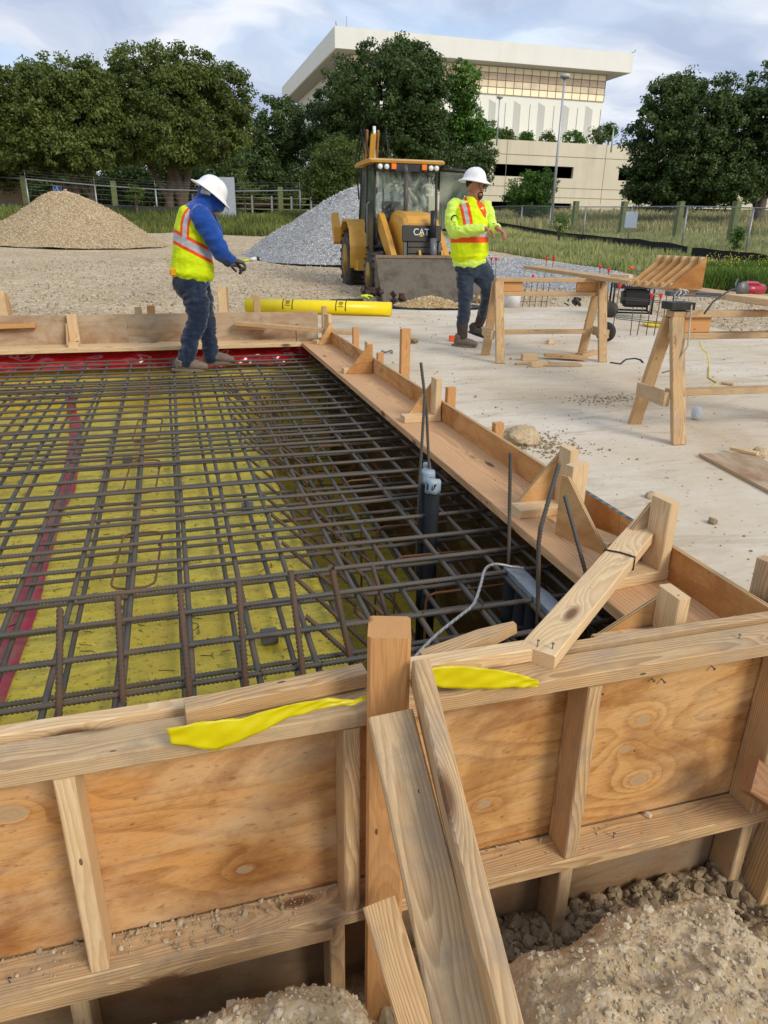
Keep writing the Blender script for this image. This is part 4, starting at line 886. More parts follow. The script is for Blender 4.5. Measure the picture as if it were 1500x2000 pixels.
fuse('jeans', j, JEAN1, man, .009, 5, .015, 7, (1, 1, 2.6))
def boot(par, ankle, toe, zg, s=1.0, mat=BOOT, hgt=.14, heel_lift=0.0):
    ankle = Vector(ankle); toe = Vector(toe); d = (toe-ankle); d.z = 0; d.normalize(); m = MB(); b0 = Vector((ankle.x, ankle.y, zg))-d*.06
    T = Vector((0, 0, 1))
    if heel_lift: T = (T-d*heel_lift).normalized(); d = (d*1+Vector((0, 0, -heel_lift))).normalized()
    Sd = d.cross(Vector((0, 0, 1))).normalized()
    etube(m, [b0+T*.045, b0+d*.08+T*.055, b0+d*.17+T*.048, b0+d*.25+T*.035], [.036, .042, .047, .036], [.045, .055, .045, .03], Sd, 14)
    etube(m, [b0+d*.045+T*.05, b0+d*.05+T*hgt], [.05, .055], [.06, .062], Sd, 14)
    fuse('boot', m, mat, par, .007, 3, .003, 20)
    m = MB(); v = []; n = 18; pr = []
    for k in range(n):
        a = 2*math.pi*k/n; w_ = .045*(1+.12*math.cos(a)); pr.append((.100+.150*math.cos(a), w_*math.sin(a)))
    v = [b0+d*x+Sd*y+T*z for z in (.0, .022) for x, y in pr]; f = [(i, (i+1) % n, n+(i+1) % n, n+i) for i in range(n)]+[tuple(range(n-1, -1, -1)), tuple(range(n, 2*n))]
    m.add(v, f); m.build('sole', BLACK if mat is not BOOT else plain('sole_tan', '7b6c5c', .8), par)
boot(man, P1(270, 1800, -.16), P1(460, 1900, -.2), .077, hgt=.09); boot(man, P1(515, 1730, .18), P1(700, 1780, .14), .077, hgt=.09)
s_ = MB()
etube(s_, [P1(345, 1010), P1(360, 930), P1(355, 750), P1(365, 580), P1(405, 455), P1(450, 390)], [.168, .162, .165, .18, .17, .10], [.155, .145, .14, .135, .125, .09], ed1)
etube(s_, [P1(425, 440, -.15), SH1, P1(500, 600, -.225), EL1, P1(640, 810, -.20), P1(695, 850, -.165)], [.07, .078, .07, .062, .052, .044], [.08, .09, .082, .07, .056, .046], ed1)
etube(s_, [P1(455, 440, .13), SH2, P1(540, 610, .22), EL2, P1(640, 850, .1), P1(665, 875, .06)], [.07, .075, .066, .06, .05, .04], [.07, .078, .07, .06, .05, .042], ed1)
etube(s_, [P1(415, 420), P1(465, 330), P1(500, 290)], [.11, .09, .085], [.095, .088, .09], ed1)
s_.ell(P1(508, 270), (.108, .095, .12), Matrix.Rotation(.6, 3, ed1)); s_.ell(P1(560, 360), (.068, .07, .085), Matrix.Rotation(.5, 3, ed1))
fuse('hooded_shirt', s_, BLUEC, man, .009, 4, .011, 8, (1, 1, 1.8), 3)
def a1(p): q = p-Vector((A1.x, A1.y, 0)); return q.dot(er1), q.z, q.dot(ed1)
strap = [a1(P1(*q))[:2] for q in ((275, 640), (278, 540), (300, 460), (345, 405), (440, 365), (500, 380))]
def seg_d(p, a, b_):
    ax_, ay = a; bx_, by = b_; dx, dy = bx_-ax_, by-ay; t = max(0, min(1, ((p[0]-ax_)*dx+(p[1]-ay)*dy)/(dx*dx+dy*dy))); return math.hypot(p[0]-ax_-t*dx, p[1]-ay-t*dy)
c1 = a1(P1(360, 735))
def vf1(co):
    x, z, d = a1(co); u = (x-c1[0])*.46+(z-c1[1])*.888
    ds = min(seg_d((x, z), strap[i], strap[i+1]) for i in range(len(strap)-1)) if u > .0 else 9
    return min(abs(u)-.054, ds-.036), min(abs(u)-.029, ds-.017)
ve = MB()
etube(ve, [P1(345, 975), P1(350, 880), P1(352, 740), P1(358, 590), P1(385, 460), P1(405, 395)], [.195, .19, .185, .19, .165, .10], [.182, .175, .165, .160, .145, .085], ed1)
fuse('safety_vest', ve, VEST1, man, .008, 3, .011, 6, (1, 1, 1.5), 9, vf1)
hat(man, P1(505, 262), er1*.60+Vector((0, 0, .80)), er1*.8-Vector((0, 0, .6)), .95)
m = MB(); etube(m, [P1(425, 235, -.10), P1(500, 262, -.13)], [.008, .012], [.028, .02], ed1, 10); m.build('hat_strap', plain('hat_band', '8e8f90', .6), man)
m = MB(); m.box(P1(185, 962, -.10), (.075, .05, .075), Matrix.Rotation(-.3, 3, 'Z')); o = m.build('tape_measure', plain('measure_yellow', 'e0a512', .4), None)
me = o.data; bm = bmesh.new(); bm.from_mesh(me); bmesh.ops.bevel(bm, geom=bm.edges[:], offset=.014, segments=3, affect='EDGES'); bm.to_mesh(me); bm.free()
tag(o, "yellow and black tape measure clipped on the stooping man's belt", 'tape measure')
t0, t1 = P1(820, 858, -.13), P1(930, 838, -.11); td = (t1-t0); m = MB(); 
tl = thing('marker_tool', "yellow-green, white and black marker in the stooping man's gloved hand", 'marker', tuple(t0))
m = MB(); m.cyl(t0-td*.5, t0+td*.3, .011); m.build('grip', plain('lime_plastic', 'b8d21e', .4), tl)
m = MB(); m.cyl(t0+td*.3, t0+td*.85, .016); m.build('barrel', plain('white_plastic', 'd9d9d6', .4), tl)
m = MB(); m.cyl(t0+td*.85, t0+td*1.08, .017, .010); m.build('cap', BLACK, tl)

# ---- man walking on the slab
def P2(zx, zy, off=0.0): return hd(850+zx/5.13, 310+zy/5.13, 8.43+off)
A2 = P2(340, 900); u2 = Vector((A2.x, A2.y, 0)).normalized(); er2 = Vector((u2.y, -u2.x, 0)); ed2 = u2
F2 = (er2*.72-ed2*.70).normalized(); S2 = Vector((F2.y, -F2.x, 0))
m2_ = thing('person', 'bearded man in white hard hat, bright yellow vest and jeans walking on the slab', 'person', (A2.x, A2.y, 0))
b = MB()
etube(b, [P2(330, 1080), P2(335, 900), P2(335, 700), P2(340, 560), P2(350, 470)], [.12, .12, .13, .13, .10], [.16, .15, .17, .19, .13], ed2)
etube(b, [P2(350, 480), P2(372, 400), P2(385, 350)], [.065, .062, .06], [.07, .066, .06], ed2)
HC = P2(398, 290)
hr = Matrix.Rotation(math.atan2(F2.y, F2.x), 3, 'Z')
b.ell(HC+Vector((0, 0, .03)), (.100, .080, .105), hr, 20); b.ell(HC+F2*.028-Vector((0, 0, .055)), (.068, .062, .075), hr, 18)
b.ell(HC+F2*.055-Vector((0, 0, .105)), (.035, .034, .028), hr, 12)
b.ell(HC+F2*.082+Vector((0, 0, .028)), (.022, .052, .012), hr, 10)
etube(b, [HC+F2*.094+Vector((0, 0, .012)), HC+F2*.110-Vector((0, 0, .022)), HC+F2*.105-Vector((0, 0, .034))], [.009, .013, .011], [.009, .014, .010], S2, 10)
for sgn in (1, -1):
    b.ell(HC+S2*.078*sgn-F2*.008-Vector((0, 0, .012)), (.018, .010, .030), hr, 10)
    b.ell(HC+S2*.045*sgn+F2*.06-Vector((0, 0, .03)), (.028, .022, .022), hr, 10)
b.ell(HC+F2*.090-Vector((0, 0, .067)), (.014, .026, .008), hr, 10)
SR, ER, WRr = P2(195, 490, -.02), P2(195, 720, -.10), P2(480, 705, -.26)
SL, EL, WL = P2(510, 500, .10), P2(545, 660, .16), P2(615, 690, -.12)
etube(b, [SR, ER], [.05, .04], [.05, .04], ed2); etube(b, [ER, WRr, P2(505, 700, -.27)], [.04, .029, .026], [.04, .029, .026], ed2)
etube(b, [SL, EL], [.05, .04], [.05, .04], ed2); etube(b, [EL, WL, P2(640, 705, -.14)], [.04, .03, .026], [.04, .03, .026], ed2)
hand(b, P2(500, 695, -.27), P2(580, 740, -.29)-P2(500, 695, -.27), (er2*-.2+Vector((0, 0, -1))-ed2*.2), 1.0, .75)
hand(b, P2(630, 700, -.14), P2(690, 745, -.16)-P2(630, 700, -.14), Vector((0, 0, -1))-er2*.6, 1.0, .75, flip=-1)
etube(b, [P2(300, 1080), P2(300, 1350, -.02), P2(280, 1650, 0)], [.08, .055, .04], [.08, .055, .04], ed2)
etube(b, [P2(420, 1080, .05), P2(530, 1300, .05), P2(465, 1560, .30)], [.08, .055, .04], [.08, .055, .04], ed2)
fuse('body', b, SKIN, m2_, .0065, 3)
# face details
m = MB()
for sgn in (1, -1): m.ell(HC+S2*.032*sgn+F2*.0935+Vector((0, 0, .008)), (.005, .012, .0055), hr, 8)
m.build('eyes', plain('eye_dark', '1c1410', .3), m2_)
m = MB()
for sgn in (1, -1): m.ell(HC+S2*.034*sgn+F2*.097+Vector((0, 0, .030)), (.006, .019, .005), hr, 8)
m.ell(HC+F2*.096-Vector((0, 0, .050)), (.012, .030, .007), hr, 10); m.ell(HC+F2*.086-Vector((0, 0, .102)), (.016, .026, .020), hr, 10)
for sgn in (1, -1): m.ell(HC+F2*.088+S2*.028*sgn-Vector((0, 0, .075)), (.010, .006, .028), hr, 8)
m.build('beard', HAIR, m2_)
m = MB(); m.ell(HC+Vector((0, 0, .045))-F2*.016, (.098, .084, .085), hr, 16); m.build('hair', HAIR, m2_)
jj = MB()
etube(jj, [P2(345, 1000), P2(345, 1080), P2(350, 1150)], [.135, .135, .11], [.175, .175, .15], ed2)
etube(jj, [P2(290, 1060), P2(300, 1200, -.02), P2(300, 1380, -.02), P2(290, 1520, -.01), P2(275, 1640, 0)], [.105, .10, .085, .078, .072], [.105, .10, .085, .072, .066], ed2)
etube(jj, [P2(410, 1060, .05), P2(490, 1180, .03), P2(540, 1290, .05), P2(510, 1420, .16), P2(480, 1550, .28)], [.11, .108, .09, .08, .07], [.12, .118, .095, .072, .066], ed2)
fuse('jeans', jj, JEAN2, m2_, .009, 5, .015, 6, (1, 1, 2.4), 5)
def shaft(p0_, p1_, r): 
    m = MB(); etube(m, [p0_, p1_], [r, r*.85], [r, r*.85], ed2, 14); fuse('boot_shaft', m, BOOTD, m2_, .008, 2, .004, 15)
shaft(P2(270, 1640, 0), P2(275, 1790, 0), .068); boot(m2_, P2(255, 1820, 0), P2(400, 1880, -.06), .003, hgt=.12)
shaft(P2(482, 1530, .29), P2(440, 1660, .36), .065); boot(m2_, P2(425, 1680, .36), P2(610, 1770, .34), onz(0, 0, 0).z+.10, mat=BOOTD, hgt=.12, heel_lift=.28)
sh = MB()
etube(sh, [P2(345, 1045), P2(340, 950), P2(335, 700), P2(340, 560), P2(350, 470), P2(362, 425)], [.155, .15, .155, .15, .125, .075], [.185, .185, .185, .20, .165, .085], ed2)
etube(sh, [P2(240, 470, 0), SR, P2(175, 610, -.06), ER, P2(240, 735, -.14), P2(350, 720, -.20), P2(490, 705, -.26)], [.075, .08, .078, .075, .068, .06, .047], [.08, .088, .085, .078, .066, .062, .05], ed2)
etube(sh, [P2(470, 480, .08), SL, EL, P2(590, 690, 0), P2(622, 698, -.12)], [.07, .075, .07, .058, .045], [.07, .078, .075, .055, .046], ed2)
fuse('hi_vis_shirt', sh, LIME, m2_, .009, 4, .011, 8, (1, 1, 1.8), 4)
def a2(p): q = p-Vector((A2.x, A2.y, 0)); return q.dot(er2), q.z, q.dot(ed2)
st1 = [a2(P2(*q))[:2] for q in ((262, 385), (300, 500), (322, 600), (330, 662))]; st2 = [a2(P2(*q))[:2] for q in ((452, 440), (480, 500), (515, 555))]
b1_ = a2(P2(340, 792)); w1_ = a2(P2(340, 825))[1]
def vf2(co):
    x, z, d = a2(co); u = z-(b1_[1]+.02*(x-b1_[0])); d1 = min(seg_d((x, z), st1[i], st1[i+1]) for i in range(3)); d2 = min(seg_d((x, z), st2[i], st2[i+1]) for i in range(2))
    zip_ = 9
    if d > .05: d2 = 9
    return min(abs(u-.0)-.05, d1-.052, d2-.04), min(abs(u-.030)-.022, d1-.021)
v2 = MB()
etube(v2, [P2(342, 975), P2(340, 850), P2(338, 700), P2(342, 560), P2(352, 470), P2(355, 420)], [.18, .178, .175, .17, .145, .085], [.205, .207, .205, .196, .155, .09], ed2)
fuse('safety_vest', v2, VEST2, m2_, .008, 3, .011, 6, (1, 1, 1.5), 12, vf2)
hat(m2_, P2(392, 232), er2*.10+Vector((0, 0, 1)), F2, 1.0)
# lettering
def text(name, s, size, F, mat, par=None, ext=.0008, bend=None, shear=0.0, align='CENTER', label=None, cat=None):
    cu = bpy.data.curves.new('t', 'FONT'); cu.body = s; cu.size = size; cu.extrude = ext; cu.align_x = align; cu.align_y = 'CENTER'; cu.shear = shear
    o = bpy.data.objects.new('t', cu); COL.objects.link(o); bpy.context.view_layer.update()
    me = bpy.data.meshes.new_from_object(o.evaluated_get(bpy.context.evaluated_depsgraph_get())); bpy.data.objects.remove(o); me.materials.clear()
    if bend:
        for vv in me.vertices: vv.co = Vector(bend(vv.co))
    return put(name, me, mat, par, F)
INK = plain('print_black', '141c18', .6)
def face_frame(p, normal, upv=(0, 0, 1)):
    z = Vector(normal).normalized(); u = Vector(upv); y = (u-z*u.dot(z)).normalized(); x = y.cross(z); return Matrix.Translation(p) @ Matrix((x, y, z)).transposed().to_4x4()
c_ = P2(215, 655, -.21)
def arc(co, Rr=.085):
    a = co.x/Rr+R(-8); return (Rr*math.sin(a)*(1-co.y/Rr)+0.0, -Rr*math.cos(a)*(1-co.y/Rr)+Rr*.55, co.z)
text('sleeve_print', 'RESCENT', .040, face_frame(P2(245, 672, -.205), -ed2-er2*.15, Vector((0, 0, 1))+er2*.5), INK, m2_, .0012, arc)
m = MB(); n = 18; v = []
for k in range(n+1):
    a = R(60+230*k/n); w_ = .016*math.sin(math.pi*k/n)+.001
    v += [((.036+w_/2)*math.cos(a), (.036+w_/2)*math.sin(a), 0), ((.036-w_/2)*math.cos(a), (.036-w_/2)*math.sin(a), 0)]
m.add(v, [(2*i, 2*i+1, 2*i+3, 2*i+2) for i in range(n)]); m.build('sleeve_logo', INK, m2_, face_frame(P2(195, 605, -.165), -ed2-er2*.3) @ Matrix.Rotation(R(-55), 4, 'Z'))
m = MB(); 
for dz in (.012, -.006): m.box((0, dz, 0), (.055, .008, .002))
m.build('hat_print', plain('print_navy', '2a3350', .6), m2_, face_frame(P2(455, 168, 0)-ed2*.088+er2*.02, -ed2*.8+er2*.75+Vector((0, 0, .4))))
# ------------------------------------------------------------------ backhoe loader
CATY = dirty('machine_yellow', 'd39a30', '93774a', .42, .42, 2.2, coat=.2); CATY2 = plain('machine_yellow_pale', 'cfa045', .5, var=.08, scale=3)
MBLK = dirty('machine_black', '1c1d1f', '5b5547', .35, .45, 3); MGREY = plain('machine_grey', '6a6c6d', .45, .3); TIRE = dirty('tire_rubber', '2c2a28', '75695a', .7, .85, 4)
BUCKET = dirty('bucket_steel', '6b6152', '4a4238', .8, .5, 3.5, .35); RIM = plain('rim_yellow', 'c39a3c', .5); LAMP = plain('lamp_lens', 'e6e6df', .2); AMB = plain('amber_lens', 'ee7a1c', .3); GRILL = dirty('grille', '4c4a44', '6d675b', .6, .6, 6)
m, nt, b = mat_new('cab_glass'); tc = N(nt, 'ShaderNodeTexCoord').outputs['Object']
b.inputs['Base Color'].default_value = (.32, .40, .36, 1); b.inputs['Roughness'].default_value = .06; b.inputs['Transmission Weight'].default_value = .86; b.inputs['IOR'].default_value = 1.25
setc(nt, b, 'Roughness', M(nt, 'MULTIPLY', NOISE(nt, tc, 3, 5), .35)); GLASS = m
m, nt, b = mat_new('windshield_mottled'); tc = N(nt, 'ShaderNodeTexCoord').outputs['Object']  # mottled grey-green to pale colour, more opaque where paler
wsn = NOISE(nt, MAPN(nt, tc, (1, 1.2, 1.2)), 2.2, 7, .62, 1.6)
tp = N(nt, 'ShaderNodeBsdfTransparent', ins={0: (.75, .8, .78, 1)}); mx = N(nt, 'ShaderNodeMixShader', ins={0: ramp(nt, wsn, [(.36, (.12,)*3+(1,)), (.55, (.5,)*3+(1,)), (.7, (.95,)*3+(1,))]), 1: tp.outputs[0], 2: b.outputs[0]})
setc(nt, b, 'Base Color', ramp(nt, wsn, [(.35, '6f7d76'), (.55, 'a5b0a0'), (.72, 'e3e2c6')])); b.inputs['Roughness'].default_value = .25
nt.links.new(mx.outputs[0], [n_ for n_ in nt.nodes if n_.type == 'OUTPUT_MATERIAL'][0].inputs[0]); WSH = m
fp = onz(735, 582, -.1); ua = Vector((fp.x, fp.y, 0)).normalized(); wa = Vector((ua.y, -ua.x, 0))
ang = R(13); fwd = (-ua*math.cos(ang)+wa*math.sin(ang)).normalized()           # machine heading
# machine frame: x forward, y to its left (= to the right in the picture); origin between rear and front axle on the ground
lef = Vector((-fwd.y, fwd.x, 0)); org = Vector((fp.x, fp.y, 0)) - fwd*1.12 + lef*.80; zb = -.09
bh = thing('backhoe_loader', 'yellow backhoe loader with its front bucket lowered on the ground', 'backhoe', (org.x, org.y, zb), math.atan2(fwd.y, fwd.x)); bh.scale = (1, 1, 1.045); WB = wm(bh)
def bp(m, name, mat, par=bh): return m.build(name, mat, par, WB)
def wheel(x, y, r, w, rimr, name='wheel', n=22):
    s = 1 if y > 0 else -1; t = MB(); t.lathe((x, y-w/2*1, r), (0, 1, 0), [(0, rimr), (.0, r*.80), (w*.10, r*.93), (w*.25, r*.955), (w*.75, r*.955), (w*.9, r*.93), (w, r*.80), (w, rimr)], 40)
    for k in range(n):
        for sg in (0, 1):
            a = 2*math.pi*(k+.5*sg)/n
            y0, y1 = (y-w*.5, y+w*.02) if sg == 0 else (y-w*.02, y+w*.5); sl = .30*(1 if sg == 0 else -1)
            rot = Matrix.Rotation(-a, 3, 'Y') @ Matrix.Rotation(sl, 3, 'Z'); c = Vector((x, (y0+y1)/2, r))+Matrix.Rotation(-a, 3, 'Y') @ Vector((r*.965, 0, 0))
            t.box(c, (r*.08, (y1-y0)*1.02, r*.095), rot)
    o = bp(t, name, TIRE); q = MB(); yf = y+s*w/2
    q.lathe((x, y+s*w*.5, r), (0, -s, 0), [(-.002, rimr*1.02), (.0, rimr*.98), (.05, rimr*.9), (.07, rimr*.5), (.05, rimr*.35), (.02, rimr*.3), (.02, 0)], 28); q.build('rim', RIM, o, WB)
    q = MB(); q.lathe((x, y-s*w*.5, r), (0, s, 0), [(0, rimr), (.05, rimr*.8), (.1, 0.0)], 20); q.build('rim_back', MBLK, o, WB); return o
for s in (-1, 1): wheel(1.12, s*.84, .44, .30, .24, n=18); wheel(-.98, s*.86, .63, .44, .34, n=20)
m = MB(); m.bx(-1.5, 1.55, -.34, .34, .38, .72); m.bx(1.0, 1.25, -.7, .7, .34, .5); m.bx(-1.1, -.85, -.7, .7, .5, .75); m.bx(-.5, .2, -.72, -.36, .35, .62); m.bx(-.5, .2, .36, .72, .35, .62); bp(m, 'chassis', MBLK)
m = MB(); m.bx(-.75, .2, -.78, -.70, .36, .46); m.bx(-.2, .1, -.86, -.6, .30, .34); bp(m, 'step', MBLK)
# hood
m = MB(); sec = [(.42, 1.62, .38), (.62, 1.64, .39), (1.15, 1.60, .385), (1.45, 1.53, .38), (1.60, 1.40, .375)]
v = []; 
for x, zt, hw in sec: v += [(x, -hw, .72), (x, -hw, zt-.20), (x, -hw*.90, zt-.06), (x, -hw*.70, zt), (x, hw*.70, zt), (x, hw*.90, zt-.06), (x, hw, zt-.20), (x, hw, .72)]
n = 8; f = [(i*n+j, i*n+j+1, (i+1)*n+j+1, (i+1)*n+j) for i in range(len(sec)-1) for j in range(n-1)]+[tuple(range(n)), tuple(range(len(sec)*n-1, (len(sec)-1)*n-1, -1))]
m.add(v, f); hood = bp(m, 'hood', CATY)
m = MB(); m.box((1.63, 0, 1.22), (.07, .80, .28), Matrix.Rotation(-.12, 3, 'Y')); fa_ = bp(m, 'front_fascia', MBLK)
text('emblem', 'CAT', .17, WB @ (Matrix.Translation((1.672, -.02, 1.24)) @ Matrix(((0, 0, 1), (1, 0, 0), (0, 1, 0))).to_4x4()), plain('letter_white', 'e9e9e6', .4), bh, .004)
m = MB(); m.add([(1.672, -.01, .985), (1.672, .10, .985), (1.672, .045, 1.045)], [(0, 1, 2)]); 
m2 = MB(); m2.add([(1.6775, -.055, 1.165), (1.6775, .025, 1.165), (1.6775, -.015, 1.225)], [(0, 1, 2)]); m2.build('emblem_triangle', plain('emblem_yellow', 'e8b020', .4), bh, WB)
m = MB()
for k in range(6): m.box((1.62, .03, .44+.118*k), (.05, .62, .10))
m.bx(1.58, 1.60, -.36, .40, .36, 1.08); bp(m, 'grille', GRILL)
for y_ in (-.34, .39): m = MB(); m.bx(1.60, 1.66, y_-.03, y_+.03, .36, 1.06); bp(m, 'grille_guard', MGREY)
m = MB(); m.cyl((.72, -.10, 1.35), (.72, -.10, 2.30), .045); m.tube([(.72, -.10, 2.28), (.72, -.11, 2.38), (.70, -.13, 2.46)], .045); bp(m, 'exhaust_pipe', plain('pipe_brown_grey', '55504b', .5, .3))
# loader arms
for s, nm in ((-1, 'loader_arm'), (1, 'loader_arm')):
    y = s*.56; m = MB(); pr = [(.28, 1.45), (.40, 1.60), (.55, 1.56), (1.20, 1.15), (1.66, .80), (2.02, .30), (1.92, .18), (1.75, .24), (1.40, .68), (1.0, .90), (.42, 1.25)]
    m.prism(pr, y-.055, y+.055); arm = bp(m, nm, CATY)
    m = MB(); m.cyl((.5, y*.86, .62), (1.25, y*.86, .60), .05); m.cyl((1.2, y*.86, .60), (1.7, y*.86, .52), .028); m.build('lift_cylinder', MGREY, bh, WB)
m = MB(); m.cyl((1.42, -.55, .62), (1.42, .55, .62), .05); bp(m, 'cross_tube', CATY)
for y in (-.05, .24, .42): 
    m = MB(); m.prism([(1.55, .50), (1.62, .90), (1.70, .92), (2.02, .52), (1.96, .46), (1.68, .74), (1.62, .48)], y-.02, y+.02); bp(m, 'tilt_link', CATY2)
m = MB(); m.cyl((1.74, .20, 1.62), (1.78, .20, 1.12), .062); bp(m, 'cylinder_cover', MBLK)
m = MB(); m.cyl((1.78, .20, 1.13), (1.86, .20, .72), .068); m.cyl((1.86, .18, .72), (1.93, .18, .42), .03); bp(m, 'tilt_cylinder', MGREY)
# bucket
prof = [(1.93, .80), (1.90, .62), (1.90, .35), (1.97, .12), (2.15, .015), (2.60, .0)]
m = MB(); k = len(prof); Wd = 1.0; th = .03; v = []
fr = [(2.62, .055), (2.60, .0), (2.2, .0), (2.02, .05), (1.92, .16), (1.86, .40), (1.86, .70), (1.90, .80)]
# the bucket faces forward; its back is to the machine. Seen from the front one looks into the shell
inn = [(1.93, .79), (1.895, .68), (1.895, .42), (1.95, .20), (2.05, .08), (2.2, .03), (2.60, .022)]
m.prism(fr+[(x, z) for x, z in inn[::-1]], -Wd, Wd); bk = bp(m, 'loader_bucket', BUCKET)
for s in (-1, 1): m = MB(); m.prism([(1.88, .78), (1.95, .80), (2.14, .60), (2.60, .05), (2.60, .0), (2.15, .01), (1.95, .12), (1.87, .4)], s*Wd-.015, s*Wd+.015); m.build('side_plate', BUCKET, bk, WB)
m = MB(); m.bx(1.88, 1.955, -Wd, Wd, .785, .835); m.build('top_lip', dirty('bucket_lip', '8a7a66', '6d4d3a', .8, .4, 6, .4), bk, WB)
# cab
m = MB(); 
def bar_(p, q, w=.05): m.tube([p, q], w*.6, 6)
for s in (-1, 1):
    y = s*.72
    bar_((.42, y*.98, .72), (.30, y*.93, 2.50)); bar_((-.35, y, .95), (-.35, y*.95, 2.5), .045); bar_((-1.05, y, 1.35), (-.98, y*.93, 2.5)); bar_((.42, y*.98, .74), (-.35, y, .95)); bar_((-.35, y, .95), (-1.05, y, 1.35)); bar_((.31, y*.93, 2.46), (-.98, y*.93, 2.46))
bar_((.30, -.67, 2.47), (.30, .67, 2.47), .09); bar_((-.98, -.67, 2.47), (-.98, .67, 2.47)); bar_((.40, -.71, .95), (.40, .71, .95), .06); bar_((-1.05, -.7, 1.35), (-1.05, .7, 1.35))
cab = bp(m, 'cab_frame', MBLK)
m = MB(); pr = [(.46, 2.515), (.48, 2.555), (.30, 2.60), (-1.0, 2.60), (-1.22, 2.56), (-1.22, 2.52)]; m.prism(pr, -.80, .80); bp(m, 'cab_roof', CATY)
m = MB(); m.add([(.405, -.69, .96), (.405, .69, .96), (.312, .66, 2.44), (.312, -.66, 2.44)], [(0, 1, 2, 3)]); bp(m, 'windshield', WSH)
m = MB(); y = -.715
m.add([(.40, y*.985, .80), (-.34, y, .98), (-.34, y*.955, 2.44), (.30, y*.94, 2.44)], [(0, 1, 2, 3)]); m.add([(-.37, y, 1.0), (-1.03, y, 1.38), (-.97, y*.945, 2.44), (-.37, y*.955, 2.44)], [(0, 1, 2, 3)]); m.add([(-1.05, -.69, 1.38), (-1.05, .69, 1.38), (-.985, .66, 2.44), (-.985, -.66, 2.44)], [(0, 1, 2, 3)])
y = .715; m.add([(-.37, y, 1.0), (-1.03, y, 1.38), (-.97, y*.945, 2.44), (-.37, y*.955, 2.44)], [(0, 1, 2, 3)]); bp(m, 'side_window', GLASS)
m = MB(); dr = [(.15, .80, 1.0), (.20, 1.45, .95), (.20, 1.52, 1.05), (.20, 1.50, 2.36), (.19, 1.42, 2.46), (.30, .72, 2.47)]
m.tube([(.20, .86, .62), (.20, 1.20, .66), (.20, 1.52, 1.02), (.20, 1.50, 2.34), (.20, 1.42, 2.42), (.28, .76, 2.44)], .038, 8); m.tube([(.21, .80, 1.30), (.21, 1.50, 1.26)], .028, 6); door = bp(m, 'cab_door', MBLK)
m = MB(); m.add([(.21, .80, 1.30), (.21, 1.49, 1.28), (.21, 1.47, 2.38), (.24, .78, 2.40)], [(0, 1, 2, 3)]); m.build('door_glass', GLASS, door, WB)
m = MB(); m.box((.23, 1.44, 1.86), (.03, .03, .26)); m.tube([(.25, 1.36, 1.96), (.28, 1.33, 1.88), (.25, 1.35, 1.78)], .012, 6); m.build('door_handle', LAMP, door, WB)
m = MB(); m.bx(-1.0, .2, -.66, .66, .74, .95); m.bx(-.75, -.2, -.26, .26, .95, 1.20); m.bx(-.82, -.66, -.26, .26, 1.15, 1.85); m.bx(-1.0, -.86, -.5, .5, .95, 1.5); bp(m, 'driver_seat', MBLK)
m = MB(); m.tube([(.1, 0, 1.0), (-.02, 0, 1.45)], .03); m.lathe((-.04, 0, 1.47), (-.35, 0, 1), [(-.012, .17), (-.012, .2), (.012, .2), (.012, .17)], 20); m.tube([(.18, -.30, 1.55), (.20, -.26, 1.90), (.20, -.30, 2.05)], .04); bp(m, 'steering_column', MBLK)
m = MB(); m.tube([(.42, -.36, 1.05), (.43, -.12, 1.30), (.40, -.46, 1.72)], .010, 6); m.tube([(.42, -.30, 1.10), (.41, -.44, 1.70)], .008, 6); m.tube([(.40, -.5, 1.25), (.36, -.5, 2.05)], .008, 6); bp(m, 'wiper', MBLK)
for y, mt, nm in ((-.60, LAMP, 'headlight'), (-.46, LAMP, 'headlight'), (-.31, AMB, 'turn_signal'), (.35, AMB, 'turn_signal'), (.50, LAMP, 'headlight'), (.62, LAMP, 'headlight')):
    m = MB()
    if mt is LAMP: m.lathe((.50, y, 2.44), (-1, 0, 0), [(0, 0), (.0, .048), (.05, .052), (.06, .03)], 16)
    else: m.box((.47, y, 2.45), (.06, .10, .10))
    o = bp(m, nm, mt)
m = MB(); m.bx(.40, .44, -.68, .68, 2.37, 2.51); bp(m, 'lamp_bar', MBLK)
for s in (-1, 1):   # rear fenders
    m = MB(); v = []; pf = [(-.20, .55), (-.22, .95), (-.38, 1.32), (-.68, 1.48), (-1.15, 1.48), (-1.45, 1.30), (-1.55, 1.0)]
    inn = [(x*.96-.03, z-.05) for x, z in pf]; m.prism(pf+inn[::-1], s*.66, s*1.10); bp(m, 'rear_fender', CATY)
    m = MB(); m.bx(-.50, .02, min(s*.62, s*.98), max(s*.62, s*.98), .46, .66); bp(m, 'battery_box', CATY2)
    m = MB(); m.tube([(.34, s*.80, .95), (.34, s*.84, 1.0), (.30, s*.84, 1.75), (.30, s*.78, 1.80)], .014, 6); bp(m, 'grab_rail', MGREY)
    m = MB(); m.prism([(-1.7, .95), (-1.85, 1.2), (-2.0, 1.56), (-1.88, 1.62), (-1.62, 1.32), (-1.58, 1.0)], s*1.06, s*1.22); bp(m, 'stabilizer', CATY)
m = MB(); m.bx(-2.0, -1.4, -.75, .75, .45, .85); bp(m, 'rear_frame', CATY)
m = MB(); 
for y in (-.13, .13): m.prism([(-1.8, .8), (-2.15, 1.6), (-1.80, 2.8), (-1.50, 3.30), (-1.40, 3.27), (-1.55, 2.75), (-1.85, 1.6), (-1.55, .8)], y-.02-.33, y+.02-.33)
bp(m, 'backhoe_boom', dirty('boom_yellow', '9c7230', '4f4230', .6, .5, 4))
